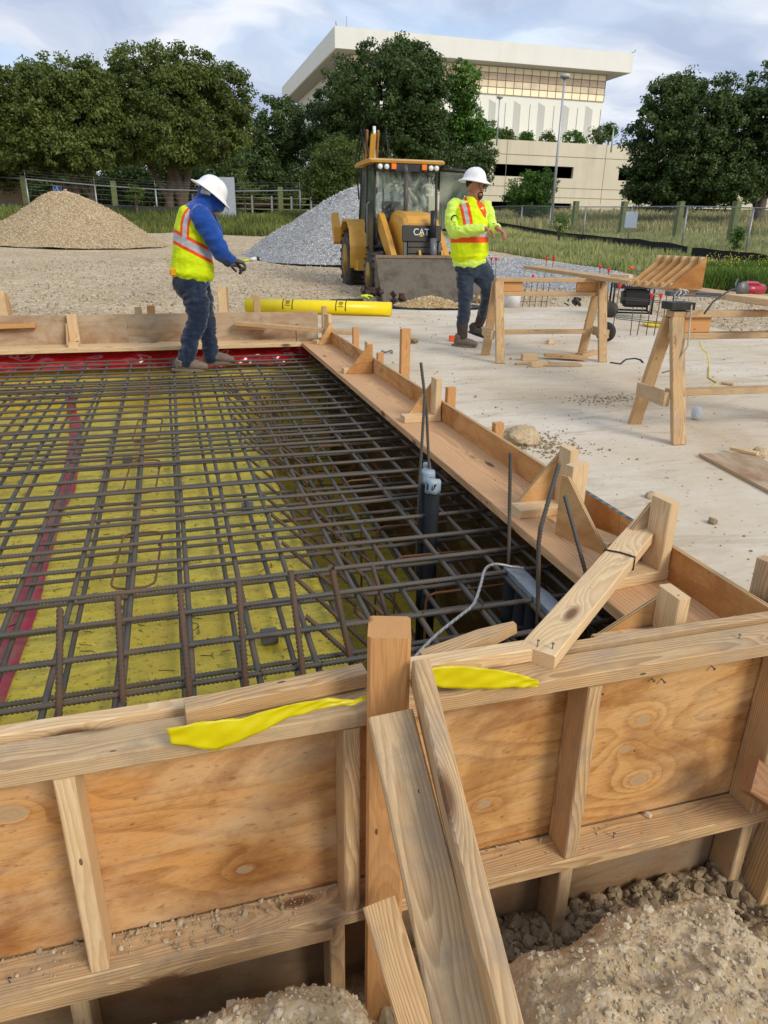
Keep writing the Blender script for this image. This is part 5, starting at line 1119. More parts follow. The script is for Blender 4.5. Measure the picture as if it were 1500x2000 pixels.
m = MB(); m.prism([(-1.4, 3.1), (-1.32, 3.2), (-2.0, 1.2), (-2.3, .9), (-2.2, 1.4)], -.40, -.28); bp(m, 'backhoe_stick', CATY)
m = MB(); m.cyl((-1.6, -.24, 2.9), (-1.45, -.30, 3.36), .035); m.cyl((-1.70, -.20, 2.2), (-1.6, -.24, 2.92), .05); bp(m, 'boom_cylinder', LAMP)
for y in (-.62, -.55, -.05): 
    m = MB(); m.tube([(-1.6, y, 1.9), (-1.75, y-.04, 2.75), (-1.5, y+.03, 3.3), (-1.35, y+.08, 2.8)], .018, 6); bp(m, 'hydraulic_hose', MBLK)
m = MB(); 
for k in range(5): m.tube([(.55+.1*k, -.62+.03*k, .75), (.85, -.66+.02*k, .6+.04*k), (1.2, -.60, .62)], .022, 6)
bp(m, 'hydraulic_hose', MBLK)
# ------------------------------------------------------------------ sawhorses and lumber table
def ln(a, b_, t): return Vector(a).lerp(Vector(b_), t)
def sawhorse(label, A, B, zt, spread, mt):
    """A, B: ground points under the two ends of the top beam"""
    A = Vector(A); B = Vector(B); ax_ = (B-A).normalized(); sd_ = Vector((-ax_.y, ax_.x, 0)); t = thing('sawhorse', label, 'sawhorse', ((A.x+B.x)/2, (A.y+B.y)/2, 0), 0, 'sawhorses on the slab')
    up = Vector((0, 0, 1))
    board('top_beam', A+up*(zt-.019)-ax_*.03, B+up*(zt-.019)+ax_*.03, .089, .038, mt[0], t)
    board('second_rail', A+up*(zt-.155), B+up*(zt-.155), .089, .038, mt[1], t)
    board('stretcher', A+up*.28+ax_*.05, B+up*.28-ax_*.05, .089, .038, mt[1], t)
    for P_, s1 in ((A, 1), (B, -1)):
        for s in (-1, 1):
            b0 = P_+sd_*s*spread; top_ = P_+sd_*s*.035+up*(zt-.04); board('leg', b0, top_, .038 if False else .089, .038, mt[2], t, up=sd_*s)
        board('end_cleat', P_+sd_*spread*.62+up*.27-ax_*.035*s1*1.9, P_-sd_*spread*.62+up*.27-ax_*.035*s1*1.9, .038, .089, W_GREY, t)
        board('web_block', P_+up*(zt-.087)+ax_*s1*.04, P_+up*(zt-.087)+ax_*s1*.26, .03, .096, W_ORANGE, t)
    return t
sawhorse('far sawhorse standing beside the walking man', (3.20, 6.93, 0), (4.30, 6.80, 0), .815, .26, (W_TAN, W_TAN, W_TAN))
B_ = Vector((3.06, 3.96, 0)); e_ = onz(1500, 612, .78); dirn = (Vector((e_.x, e_.y, 0))-B_).normalized()
sh2 = sawhorse('near sawhorse partly cut off by the right edge, with black block on its end', B_, B_+dirn*1.35, .80, .27, (W_TAN, W_GREY, W_TAN))
sh2['x'] = 1; del sh2['x']
def lyb(name, label, p0, p1, w, t, mat, up=(0, 0, 1), cat='lumber', group='lumber on the sawhorses'): o = board(name, p0, p1, w, t, mat, None, up); return tag(o, label, cat, group)
pA, pB = onz(1040, 522, .835), onz(1620, 606, .822); pl1 = lyb('plank', 'long weathered plank spanning both sawhorses, reaching out to the right', pA, pB, .235, .038, W_TAN)
pd = (Vector(pB)-Vector(pA)).normalized(); px2 = onz(1440, 578, .865)
lyb('plank', 'fresh pale board stacked on the plank at the right edge', onz(1442, 580, .865), onz(1600, 600, .865), .20, .038, W_FRESH)
lyb('lumber_offcut', 'short fresh block lying on the plank left of the bracket stack', onz(1196, 538, .86), onz(1232, 540, .86), .08, .035, W_FRESH)
# stack of finished brackets on the plank
ctr = onz(1310, 553, .856); sd_ = Vector((-pd.y, pd.x, 0))
bs = []
for k in range(6):
    p = Vector(onz(1307, 563, .855))+(er2*-.050+ed2*.060)*(5-k); t = thing('stacked_bracket', 'triangle bracket in the stack on the plank, %s from the left' % ORD[k], 'bracket', tuple(p), math.atan2(er2.y, er2.x)+R(4), 'brackets stacked on the plank'); W0 = wm(t)
    F, L = frame((0, 0, .019), (.24, 0, .019)); mb = MB(); mb.box((L/2, 0, 0), (L, .05, .038), ch=.003); mb.build('base_block', W_FRESH, t, W0 @ F)
    F, L = frame((.215, 0, .04), (.215, 0, .235), (-1, 0, 0)); mb = MB(); mb.box((L/2, 0, 0), (L, .05, .038), ch=.003); mb.build('upright_block', W_FRESH, t, W0 @ F)
    m = MB(); m.prism([(-.12, -.1), (.12, -.1), (.12, .135), (-.12, -.085)], -.007, .007, plane='xy'); F = Matrix.Translation((.118, -.033, .104)) @ Matrix.Rotation(R(90), 4, 'X'); m.build('plywood_triangle', P_TRI if k < 5 else P_ORANGE, t, W0 @ F)
# tools on the plank
p = onz(1462, 572, .885); saw = thing('circular_saw', 'red power saw lying on the plank near the right edge', 'saw', tuple(p)); W0 = Matrix.Translation(p)
RED = plain('tool_red', 'a51f35', .4, coat=.3); m = MB(); m.cyl((-.07, 0, .02), (.12, .01, .022), .034); m.tube([(-.08, 0, .04), (-.03, 0, .065), (.06, 0, .06), (.1, 0, .03)], .014); m.build('motor_housing', RED, saw, W0)
m = MB(); m.tube([(-.13, -.04, .0), (-.14, -.02, .06), (-.11, 0, .09)], .006, 6); m.lathe((-.10, -.06, .03), (0, 1, 0), [(0, .045), (.012, .048), (.03, .04), (.031, 0)]); m.build('blade_guard', MGREY, saw, W0)
p = onz(1352, 577, .87); m = MB(); m.box((0, 0, 0), (.20, .10, .008), Matrix.Rotation(-.3, 3, 'Z')); m.box((.12, -.01, .006), (.16, .03, .02), Matrix.Rotation(-.35, 3, 'Z')); m.box((-.13, .02, .012), (.10, .06, .03)); o = m.build('hand_square', plain('tool_grey', '5a6068', .35, .5)); o.location = p; tag(o, 'grey metal square and clamp lying on the plank before the brackets', 'square')
p = onz(1232, 530, .87); t = thing('chisel', 'orange-handled tool leaning on the plank behind the block', 'chisel', tuple(p)); m = MB(); m.cyl(p+Vector((-.03, .0, .05)), p+Vector((.03, 0, .025)), .013); m.build('handle', plain('handle_orange', 'e4501c', .4), t); m = MB(); m.cyl(p+Vector((.03, 0, .025)), p+Vector((.12, 0, .0)), .007); m.build('blade', MGREY, t)
BC = plain('cord_black', '1b1b1c', .5)
m = MB(); P = [onz(1300, 556, .86), onz(1320, 556, .88), Vector((B_.x+.12, B_.y+.3, .86)), onX(1316, 590, 3.05+.2), onX(1312, 640, 3.2), onX(1308, 690, 3.22)]
m.tube(P[:1]+P[1:2]+[onz(1316, 575, .80), onz(1313, 610, .62), onz(1309, 650, .4), onz(1306, 665, .36)], .006, 7); m.tube([onz(1376, 612, .83), onz(1392, 590, .84), onz(1420, 570, .87), onz(1440, 562, .88)], .006, 7); tag(m.build('power_cord', BC), 'black power cord hanging from the saw over the plank', 'cord')
bb = B_+Vector((.02, 0, .82)); m = MB(); m.box(bb+Vector((0, 0, .012)), (.16, .12, .045), Matrix.Rotation(math.atan2(dirn.y, dirn.x), 3, 'Z')); tag(m.build('battery_pack', MBLK), 'flat black block lying on the end of the near sawhorse', 'battery')
m = MB(); c = bb+Vector((.01, 0, .06)); m.tube([c+Vector((.03*math.cos(a)+.01*math.sin(3*a), .02*math.sin(a*1.5), .03*math.sin(a)+.02)) for a in np.linspace(0, 12, 40)], .004, 6); tag(m.build('string_bundle', plain('string_white', 'c5bfb2', .8)), 'tangle of pale string on the black block', 'string')
m = MB(); m.tube([bb+Vector((.05, -.06, .02)), B_+Vector((.03, -.14, .6)), B_+Vector((-.04, -.12, .45)), B_+Vector((-.06, -.05, .42))], .006, 6); tag(m.build('cord_loop', plain('cord_beige', 'b6a894', .7)), 'beige cord looped down the near sawhorse leg', 'cord')
m = MB(); ps = [onz(1366, 668, .22), onz(1372, 682, .16), onz(1381, 690, .12), onz(1385, 716, 0.006), onz(1384, 738, .006), onz(1401, 748, .006), onz(1388, 757, .006), onz(1398, 768, .006), onz(1364, 770, .006)]; m.tube(ps, .006, 6); tag(m.build('extension_cord', plain('cord_yellow', 'd6c12e', .5)), 'thin yellow cord wriggling on the slab behind the near sawhorse', 'cord')
m = MB(); ps = [onz(1192, 708, .006), onz(1212, 711, .006), onz(1222, 702, .006), onz(1240, 700, .006), onz(1252, 703, .006), onz(1256, 708, .006)]; m.tube(ps, .008, 6); tag(m.build('cord_end', BC), 'short black cord with plug lying beside the far sawhorse leg', 'cord')
# ------------------------------------------------------------------ things on the slab
def capbar(m1, m2, p, q, r=.006):
    m1.tube([p, q], r, 6); q = Vector(q); m2.lathe(q-Vector((0, 0, .03)), (0, 0, 1), [(0, .014), (.03, .017), (.045, .030), (.06, .034), (.062, 0)], 10)
REDC = plain('cap_red', 'e0353a', .4)
def cage(name, label, pts, caps, hz, group='standing rebar cages'):
    c0 = pts[0][0]; t = thing(name, label, 'rebar cage', tuple(c0), 0, group)
    for k, (a, b_) in enumerate(pts):
        m = MB(); m.tube([a, b_], .0065, 6); m.build('upright_bar', STEEL, t)
        if k in caps: m = MB(); q = Vector(b_); m.lathe(q-Vector((0, 0, .03)), (0, 0, 1), [(0, .014), (.03, .017), (.045, .030), (.06, .034), (.062, 0)], 10); m.build('safety_cap', REDC, t)
    for z_, o_ in hz:
        m = MB(); m.tube([Vector(pts[0][0])+Vector((0, o_, z_)), Vector(pts[-1][0])+Vector((.03, o_, z_))], .0055, 6); m.build('cross_bar', STEEL, t)
pts = []
for k, (x0, xt, yt) in enumerate(((1197, 1210, 560), (1231, 1237, 600), (1244, 1255, 600), (1262, 1273, 578), (1277, 1291, 578), (1291, 1304, 568), (1312, 1322, 572))):
    a = onz(x0, 655 if k else 640, 0); r_ = math.hypot(a.x, a.y); pts.append((a, hd(xt, yt, r_)))
cage('rebar_cage', 'low cage of upright bars with red caps seen between the sawhorses', pts, (3, 4, 0), ((.15, .0), (.13, -.05), (.42, 0), (.40, -.05)))
pts = []
for k, (x0, xt, yt) in enumerate(((1010, 1020, 560), (1020, 1030, 548), (1033, 1041, 540), (1044, 1052, 540), (1057, 1068, 506), (1066, 1082, 504))):
    a = onz(x0, 600, 0); r_ = math.hypot(a.x, a.y); pts.append((a, hd(xt, yt, r_)))
cage('rebar_cage', 'farther rebar cage with red caps behind the left part of the far sawhorse', pts, (4, 5, 1, 2), ((.1, 0), (.45, 0)))
pts = []
for x0, xt in ((958, 960), (966, 969)): a = onz(x0, 590, 0); pts.append((a, hd(xt, 506, math.hypot(a.x, a.y))))
cage('rebar_pair', 'pair of thick red-capped bars right behind the walking man', pts, (0, 1), ())
pts = []
for x0, xt, yt in ((1168, 1172, 522), (1185, 1189, 528)): a = onz(x0, 620, 0); pts.append((a, hd(xt, yt, math.hypot(a.x, a.y))))
cage('rebar_pair', 'two red-capped bars peeping above the long plank', pts, (0, 1), ())
# generator
gp = onz(1228, 618, 0); r_ = math.hypot(gp.x, gp.y); t = thing('generator', 'black portable generator behind the low rebar cage', 'generator', (gp.x, gp.y, 0), YAW*-1-R(10)); W0 = wm(t)
m = MB(); 
for x in (-.30, .30):
    for y in (-.22, .22): m.tube([(x, y, .06), (x, y, .56)], .016, 6)
for z_ in (.08, .56):
    m.tube([(-.3, -.22, z_), (.3, -.22, z_), (.3, .22, z_), (-.3, .22, z_), (-.3, -.22, z_)], .016, 6)
m.build('frame', BLACK, t, W0); m = MB(); m.box((0, 0, .50), (.56, .4, .12)); m.build('fuel_tank', MBLK, t, W0); m = MB(); m.box((.06, -.02, .29), (.42, .38, .26)); me = m.mesh(); bm = bmesh.new(); bm.from_mesh(me); bmesh.ops.bevel(bm, geom=bm.edges[:], offset=.04, segments=3, affect='EDGES'); bm.to_mesh(me); bm.free(); put('engine_cover', me, BLACK, t, W0)
text('panel_print', 'W7500', .075, W0 @ face_frame(Vector((-.04, -.205, .50)), (0, -1, 0)), plain('letter_white2', 'dddddd', .4), t, .001)
for x in (-.34,): m = MB(); m.lathe((x, -.27, .12), (0, 1, 0), [(0, .07), (0, .13), (.05, .13), (.05, .07)], 20); m.build('wheel', TIRE, t, W0)
wp = onz(1186, 668, 0); m = MB(); m.lathe((wp.x-.05, wp.y, .12), (.8, .6, 0), [(0, .05), (0, .12), (.05, .12), (.05, .05)], 24); tag(m.build('cart_wheel', TIRE), 'spare rubber wheel leaning behind the far sawhorse leg', 'wheel')
# yellow cord pile
m = MB(); c = onz(1285, 635, .02); m.tube([c+Vector((.22*math.cos(a)*(.6+.4*math.sin(a*.37)), .25*math.sin(a)*(.6+.4*math.cos(a*.53)), .015+.01*math.sin(a*3))) for a in np.linspace(0, 60, 240)], .011, 6); tag(m.build('cord_coil', plain('cord_yellow2', 'e3c21e', .5)), 'coiled yellow extension cord lying behind the low rebar cage', 'cord')
# yellow roll of plastic
ta, tb = onz(482, 609, .0)+Vector((0, 0, .105)), onz(764, 618, 0)+Vector((0, 0, .105)); YR = plain('roll_yellow', 'eed400', .3, var=.04)
roll = thing('plastic_roll', 'bright yellow roll of plastic lying beyond the far form', 'roll', tuple((ta+tb)/2)); m = MB(); m.tube([ta, tb], .108, 24); m.build('roll', YR, roll)
ad = (tb-ta).normalized(); PB = plain('print_black2', '2b2a10', .5)
for q in (.30, .665):
    m = MB(); c = ta.lerp(tb, q)
    for o_ in (-.075, .075):
        for k in range(12):
            a0 = R(-20+115*k/12); a1_ = R(-20+115*(k+1)/12); sn = Vector((ad.y, -ad.x, 0))
            f_ = lambda a, x_: c+ad*(o_+x_)+(sn*math.cos(a)+Vector((0, 0, 1))*math.sin(a))*.1095
            m.add([f_(a0, -.008), f_(a0, .008), f_(a1_, .008), f_(a1_, -.008)], [(0, 1, 2, 3)])
    for k, (zz, ww) in enumerate(((.2, .09), (.45, .05), (.62, .08), (.8, .06), (.98, .08))):
        f_ = lambda a, x_: c+ad*x_+(sn*math.cos(a)+Vector((0, 0, 1))*math.sin(a))*.1095
        m.add([f_(zz, -ww/2), f_(zz, ww/2), f_(zz+.10, ww/2), f_(zz+.10, -ww/2)], [(0, 1, 2, 3)])
    m.build('roll_print', PB, roll)
p = onz(650, 587, 0); m = MB(); m.tube([onz(645, 588, .02), onz(708, 586, .02)], .03, 10); tag(m.build('black_pipe', BLACK), 'black pipe lying behind the yellow roll', 'pipe')
# gravel heap on black sheet, junk, by the bucket
def heap(name, label, c, rx, ry, h, mat, n=90, rough=.04, seed=0, cat='pile', kind=None, stones=None, base=None, ang=0.0, peak=1.0):
    V = []; Fc = []; rings = n//2
    ca, sa = math.cos(ang), math.sin(ang)
    for i in range(rings+1):
        t = i/rings
        for j in range(n):
            a = 2*math.pi*j/n; k_ = 1+.12*mnoise.noise((math.cos(a)*1.5, math.sin(a)*1.5, seed)); x = rx*t*k_*math.cos(a); y = ry*t*k_*math.sin(a); hh = max(0, 1-t)**peak
            hh = (math.sqrt(t*t+.0)*0+((1-t)-.06*math.exp(-(t/.12)**2)*1.5)) if peak == 1 else hh
            hh = hh if t < .8 else hh*(1-(t-.8)*.6)
            X, Y = c[0]+x*ca-y*sa, c[1]+x*sa+y*ca; z = (base(X, Y) if base else c[2])+h*hh+h*rough*(mnoise.fractal((X*3.1/max(rx, .3), Y*3.1/max(rx, .3), seed), 1, 2, 4))*(1-t*.5)*(t > 0) - .02*t
            V.append((X, Y, z))
    for i in range(rings):
        for j in range(n): Fc.append((i*n+j, (i+1)*n+j, (i+1)*n+(j+1) % n, i*n+(j+1) % n))
    me = bpy.data.meshes.new(name); me.from_pydata(V, [], Fc); me.polygons.foreach_set('use_smooth', [True]*len(Fc)); o = put(name, me, mat); tag(o, label, cat, None, kind); return o, V
def pilemat(name, cols, scale, bump=.02, patch=None):
    m, nt, b = mat_new(name); tc = N(nt, 'ShaderNodeTexCoord').outputs['Object']; v1 = VOR(nt, tc, scale); v2 = VOR(nt, tc, scale*2.3); pc = N(nt, 'ShaderNodeSeparateColor', ins={0: v1.outputs['Color']}).outputs[0]
    col = ramp(nt, pc, [(.05, cols[0]), (.5, cols[1]), (.95, cols[2])]); col = MIX(nt, ramp(nt, v1.outputs['Distance'], [(.35, (0, 0, 0, 1)), (.75, (.6,)*3+(1,))]), col, cols[3]); col = MIX(nt, M(nt, 'MULTIPLY_ADD', NOISE(nt, tc, 1.2, 5), .8, -.2, clamp=True), col, cols[1])
    setc(nt, b, 'Base Color', col); b.inputs['Roughness'].default_value = .95; b.inputs['Specular IOR Level'].default_value = .15
    BUMP(nt, b, M(nt, 'ADD', M(nt, 'MULTIPLY', v1.outputs['Distance'], -1), M(nt, 'MULTIPLY', v2.outputs['Distance'], -.5)), bump); return m
SANDP = pilemat('tan_gravel', ('9c8462', 'c9b088', 'e8d9b9', '806a4c'), 26, .03); GREYP = pilemat('grey_gravel', ('8b8b89', 'b5b5b3', 'e6e6e4', '6d6d6c'), 22, .04); SANDS = pilemat('tan_gravel_small', ('9b7d52', 'c5a36d', 'e2c99a', '7b6242'), 60, .01)
STT = stone_mat('tan_stones', 'a58d68', 'ead9b6'); STG = stone_mat('grey_stones', '8c8c8a', 'ececea')
def stones_on(name, label, V, n, s0, s1, mat, seed):
    g = random.Random(seed); pts = []
    for i in range(n): x, y, z = g.choice(V); pts.append((x+g.uniform(-.04, .04), y+g.uniform(-.04, .04), z+.0, g.uniform(s0, s1)))
    return tag(rocks(name, pts, mat, seed), label, 'stones', None, 'stuff')
c = onz(845, 601, 0); o, V = heap('gravel_heap', 'small tan gravel heap on black sheeting before the bucket', (c.x+.0, c.y+.1, 0), .80, .42, .20, SANDS, 70, .05, 3, peak=1.0, ang=-YAW); stones_on('gravel', 'loose stones on the small tan heap', V, 900, .008, .02, STT, 5)
m = MB(); v = []; n = 40
for k in range(n):
    a = 2*math.pi*k/n; q = Vector((1.02*math.cos(a), .50*math.sin(a), 0)); q.rotate(Matrix.Rotation(-YAW, 3, 'Z')); v.append(Vector((c.x-.05, c.y+.08, .012+.02*random.random()))+q)
m.add(v+[Vector((c.x, c.y+.1, .01))], [(k, (k+1) % n, n) for k in range(n)]); tag(m.build('black_sheeting', BLACK), 'black plastic sheet under the small tan gravel heap', 'plastic sheet')
JUNK = dirty('junk_dark', '26231f', '7b4c36', .7, .5, 12)
def junk(name, label, px, py, s, mat=None, cat='debris', n=6):
    c = onz(px, py, 0); m = MB(); g = random.Random(px)
    for k in range(n):
        p = c+Vector((g.uniform(-s, s), g.uniform(-s, s)*.6, g.uniform(.02, s*.9))); m.box(p, (g.uniform(.3, .9)*s, g.uniform(.3, .7)*s, g.uniform(.1, .5)*s), Matrix.Rotation(g.uniform(0, 3), 3, (g.random(), g.random(), g.random()+.1)))
    me = m.mesh(); return tag(put(name, me, mat or JUNK), label, cat)
junk('tool_bag', 'black bag of tools and straps beside the front tire', 728, 583, .20, n=10, cat='bag'); junk('crumpled_bag', 'crumpled black bag left of the small gravel heap', 775, 590, .16, n=8, cat='bag')
gv = onz(706, 584, .03); m = MB(); hand(m, gv+Vector((0, 0, .05)), (.8, .1, .1), (0, 0, -1), 1.4, .3); fuse('work_glove', m, plain('glove_lime', 'c7e01c', .6), None, .006, 2); tag(bpy.data.objects['work_glove'], 'bright lime work glove lying on the black pipe', 'glove')
junk('rusty_part', 'rusty metal tool lying at the slab edge right of the far cage', 1118, 598, .14, n=7, cat='tool'); junk('wood_scrap', 'brown crumpled scrap behind the walking man', 935, 592, .13, W_TAN, n=6, cat='scrap')
bk_ = onz(1000, 600, 0); m = MB(); m.lathe((bk_.x, bk_.y, 0), (0, 0, 1), [(0, .13), (.0, .135), (.36, .15), (.36, .14), (.02, .13)], 20); bo = m.build('bucket_pail', plain('pail_white', 'd9dadb', .4)); tag(bo, 'white plastic pail behind the far sawhorse', 'bucket')
def blk(name, label, px, py, L, w, t, rz, mat=W_FRESH, group='wood offcuts on the slab', z=0):
    p = onz(px, py, 0); d = Vector((math.cos(rz), math.sin(rz), 0)); o = board(name, p+Vector((0, 0, z+t/2+.001))-d*L/2, p+Vector((0, 0, z+t/2+.001))+d*L/2, w, t, mat); return tag(o, label, 'offcut', group)
blk('wood_offcut', 'small tan block alone on the slab under the far sawhorse', 1074, 672, .07, .05, .05, .1)
blk('wood_offcut', 'pale upright block at the left of the scrap pile', 1033, 704, .16, .07, .07, -.1); blk('wood_offcut', 'thin stick lying under the scrap pile', 1040, 711, .4, .04, .02, .1, W_TAN)
blk('wood_offcut', 'small block in front of the scrap pile', 1050, 716, .18, .07, .05, .1); blk('wood_offcut', 'flat brown board at the front of the scrap pile', 1092, 714, .42, .16, .02, -.2, P_GREY)
blk('wood_offcut', 'orange plywood piece on top of the scrap pile', 1098, 702, .38, .13, .018, -.35, P_ORANGE, z=.03); blk('wood_offcut', 'tan piece at the right of the scrap pile', 1122, 705, .26, .07, .035, -.5, W_TAN, z=.02); blk('wood_offcut', 'pale board end touching the far sawhorse leg', 1147, 694, .36, .09, .04, .5, W_TAN)
blk('wood_offcut', 'small orange block left of the near sawhorse', 1245, 796, .06, .05, .05, .4); blk('wood_offcut', 'grey chip on the slab right of the yellow cord', 1420, 752, .1, .04, .02, -1.0, W_GREY)
pp = [onz(1372, 890, .012), onz(1500, 958, .012), onz(1560, 925, .012), onz(1430, 876, .012)]
F, L = frame(pp[0], pp[1]); m = MB(); m.box((L/2+.1, .15, 0), (L+.25, .32, .016)); tag(m.build('plywood_scrap', P_GREY, None, F), 'strip of brown plywood lying on the slab at the right edge', 'plywood')
blk('wood_offcut', 'pale wedge lying on the plywood strip at the right edge', 1452, 890, .16, .045, .02, -1.1, z=.02)
c = onz(1022, 872, 0); 
def rock(label, c, r, sq=.7, mat=None, seed=0, group=None):
    bm = bmesh.new(); bmesh.ops.create_icosphere(bm, subdivisions=5, radius=1)
    for vv in bm.verts:
        p = vv.co.copy(); d = 1+.22*mnoise.noise(p*1.3+Vector((seed,)*3))+.12*mnoise.noise(p*3.5+Vector((seed,)*3))+.06*mnoise.noise(p*9)+.03*mnoise.noise(p*22); vv.co = Vector((p.x*d*r, p.y*d*r*.85, max(p.z*d, -.55)*r*sq))
    me = bpy.data.meshes.new('rock'); bm.to_mesh(me); bm.free(); me.polygons.foreach_set('use_smooth', [True]*len(me.polygons)); o = put('rock', me, mat or DIRT); o.location = (c.x, c.y, r*sq*.5); return tag(o, label, 'rock', group)
rock('pale rough dirt lump on the slab just beyond the side form', onz(1022, 866, 0)+Vector((0, .02, 0)), .118, .62, DIRT)
rock('grey stone at the right edge beside the plywood strip', onz(1482, 892, 0), .05, .8, DIRT, 4)
rock('small pale stone on the slab beyond the striped board', onz(1270, 972, 0), .028, .8, DIRT, 7); rock('dark clod lying on the slab above the big upright', onz(1391, 1022, 0), .022, .8, STONE_D, 9)
pts = []
for i in range(1500):
    x = random.uniform(1.6, 7.3); y = random.uniform(1.5, 12); 
    if mnoise.noise((x*1.2, y*1.2, 4)) < .05 and random.random() < .75: continue
    pts.append((x, y, .002, .0035*random.paretovariate(1.9)))
c = onz(1060, 870, 0); pts += [(c.x+random.gauss(0, .13), c.y+random.gauss(0, .13), .002, random.uniform(.003, .012)) for _ in range(420)]
c = onz(1195, 780, 0); pts += [(c.x+random.gauss(0, .22), c.y+random.gauss(0, .10), .002, random.uniform(.003, .009)) for _ in range(260)]
pts = [p for p in pts if p[3] < .02]; tag(rocks('slab_grit', pts, STONE_D, 11), 'grit and crumbs scattered over the slab', 'grit', None, 'stuff')
p = onz(884, 662, .03); m = MB(); m.box((0, 0, 0), (.075, .06, .07), ch=.006); o = m.build('plastic_box', plain('box_orange', 'ff5a1a', .4)); o.location = (p.x, p.y, .036); tag(o, 'small bright orange box on the slab left of the walking man', 'box')
p = onz(1360, 812, .03); m = MB(); m.ell((0, 0, 0), (.04, .04, .05)); o = m.build('bottle', plain('bottle_clear', 'c3cdd4', .2)); o.location = (p.x, p.y, .05); tag(o, 'clear rounded bottle behind the near sawhorse leg', 'bottle')
p = onz(806, 666, .03); t = thing('pipe_fitting', 'brass fitting with grey cap lying by the tall stake', 'fitting', tuple(p)); m = MB(); m.cyl(p+Vector((-.09, 0, 0)), p+Vector((-.02, 0, 0)), .035); m.build('cap', MGREY, t); m = MB(); m.cyl(p+Vector((-.02, 0, 0)), p+Vector((.06, -.01, 0)), .022); m.cyl(p+Vector((.01, 0, 0)), p+Vector((.03, 0, 0)), .03); m.build('brass', plain('brass', 'b08a45', .35, .6), t)
p = onz(756, 687, .02); m = MB(); m.tube([p+Vector((.06*math.cos(a), .04*math.sin(a), .01*math.sin(3*a))) for a in np.linspace(0, 11, 40)], .007, 6); tag(m.build('wire_coil', MGREY), 'small grey wire coil on the slab near the first orange bracket', 'wire')
# ------------------------------------------------------------------ stockpiles
def tzb(x, y): return tz(x, y)
c = hd(137, 440, 30.5); o, V = heap('gravel_pile', 'tall tan gravel pile at the left by the fence', (c.x, c.y, 0), 3.6, 3.0, 1.98, SANDP, 120, .05, 1, peak=1.0, base=lambda x, y: tz(c.x, c.y)-.02 if False else tz(x, y)*.5+tz(c.x, c.y)*.5, ang=-YAW, cat='gravel pile')
stones_on('gravel', 'loose stones covering the tall tan pile', V, 5000, .012, .032, STT, 21)
c = hd(706, 440, 25.5); c2 = c; o, V = heap('gravel_pile', 'big pale grey gravel pile behind the backhoe', (c.x, c.y, 0), 4.1, 3.6, 2.45, GREYP, 120, .05, 6, peak=1.0, base=lambda x, y: tz(x, y)*.5+tz(c2.x, c2.y)*.5, ang=-YAW, cat='gravel pile')
stones_on('gravel', 'loose stones covering the big grey pile', V, 5000, .012, .03, STG, 22)
c = hd(960, 480, 21.5); c3 = c; o, V = heap('gravel_pile', 'low pale grey gravel spread behind the walking man', (c.x, c.y, 0), 3.9, 2.3, .50, GREYP, 100, .15, 9, peak=.6, base=lambda x, y: tz(x, y), ang=-YAW-.12, cat='gravel pile')
stones_on('gravel', 'loose stones covering the low grey spread', V, 2500, .01, .026, STG, 23)
c = hd(1110, 512, 19.5); c4 = c; o, V = heap('gravel_pile', 'low tongue of grey gravel beside the grass', (c.x, c.y, 0), 3.0, 1.1, .22, GREYP, 80, .15, 12, peak=.6, base=lambda x, y: tz(x, y), ang=-YAW-.35, cat='gravel pile')
c = hd(60, 452, 29); 
# pebbles on the open dirt
pts = []
for i in range(9000):
    r_ = random.uniform(8.2, 24); a = YAW+R(random.uniform(-30, 30)); x, y = r_*math.sin(a), r_*math.cos(a)
    if 1.4 < x < 7.7 and y < 12.6 or y < 7.6: continue
    pts.append((x, y, tz(x, y)+.02, random.uniform(.008, .024)))
tag(rocks('dirt_pebbles', pts, stone_mat('dirt_pebble', '857558', 'ddd0b6'), 31), 'pebbles scattered over the open dirt', 'pebbles', None, 'stuff')
# ------------------------------------------------------------------ grass
def grassfield(name, label, n, rr, azr, hgt, wid, cols, seed, mask=True, dens=None):
    g = np.random.default_rng(seed); V = []; F = []; A = []; k = 0; tries = 0
    while k < n and tries < n*6:
        tries += 1; r_ = g.uniform(*rr) if dens is None else rr[0]+(rr[1]-rr[0])*g.random()**dens; a = YAW+R(g.uniform(*azr)); x, y = r_*math.sin(a), r_*math.cos(a)
        if mask and grassmask(x, y) < .55: continue
        cl_ = .5+.5*mnoise.noise((x*.5, y*.5, seed)); 
        if g.random() > .35+cl_: continue
        z = tz(x, y)-.03; h = hgt*g.uniform(.35, 1.1)*(.5+cl_); b_ = g.uniform(0, 6.28); w_ = wid*g.uniform(.6, 1.3); dx, dy = math.cos(b_)*w_, math.sin(b_)*w_; lx, ly = g.normal(0, h*.28), g.normal(0, h*.28)
        i0 = len(V); V += [(x-dx, y-dy, z), (x+dx, y+dy, z), (x+dx*.6+lx*.5, y+dy*.6+ly*.5, z+h*.6), (x-dx*.6+lx*.5, y-dy*.6+ly*.5, z+h*.6), (x+lx, y+ly, z+h)]; F += [(i0, i0+1, i0+2, i0+3), (i0+3, i0+2, i0+4)]; k += 1
    me = bpy.data.meshes.new(name); me.from_pydata(V, [], F)
    m, nt, b = mat_new(name+'_mat'); gi = N(nt, 'ShaderNodeNewGeometry'); tc = N(nt, 'ShaderNodeTexCoord').outputs['Object']
    c_ = MIX(nt, .5, ramp(nt, gi.outputs['Random Per Island'], [(.0, cols[0]), (.5, cols[1]), (1, cols[2])]), ramp(nt, NOISE(nt, tc, .35, 5), [(.35, cols[0]), (.6, cols[2])]))
    setc(nt, b, 'Base Color', c_); b.inputs['Roughness'].default_value = .8; b.inputs['Specular IOR Level'].default_value = .2; b.inputs['Subsurface Weight'].default_value = 0
    return tag(put(name, me, m), label, 'grass', None, 'stuff')
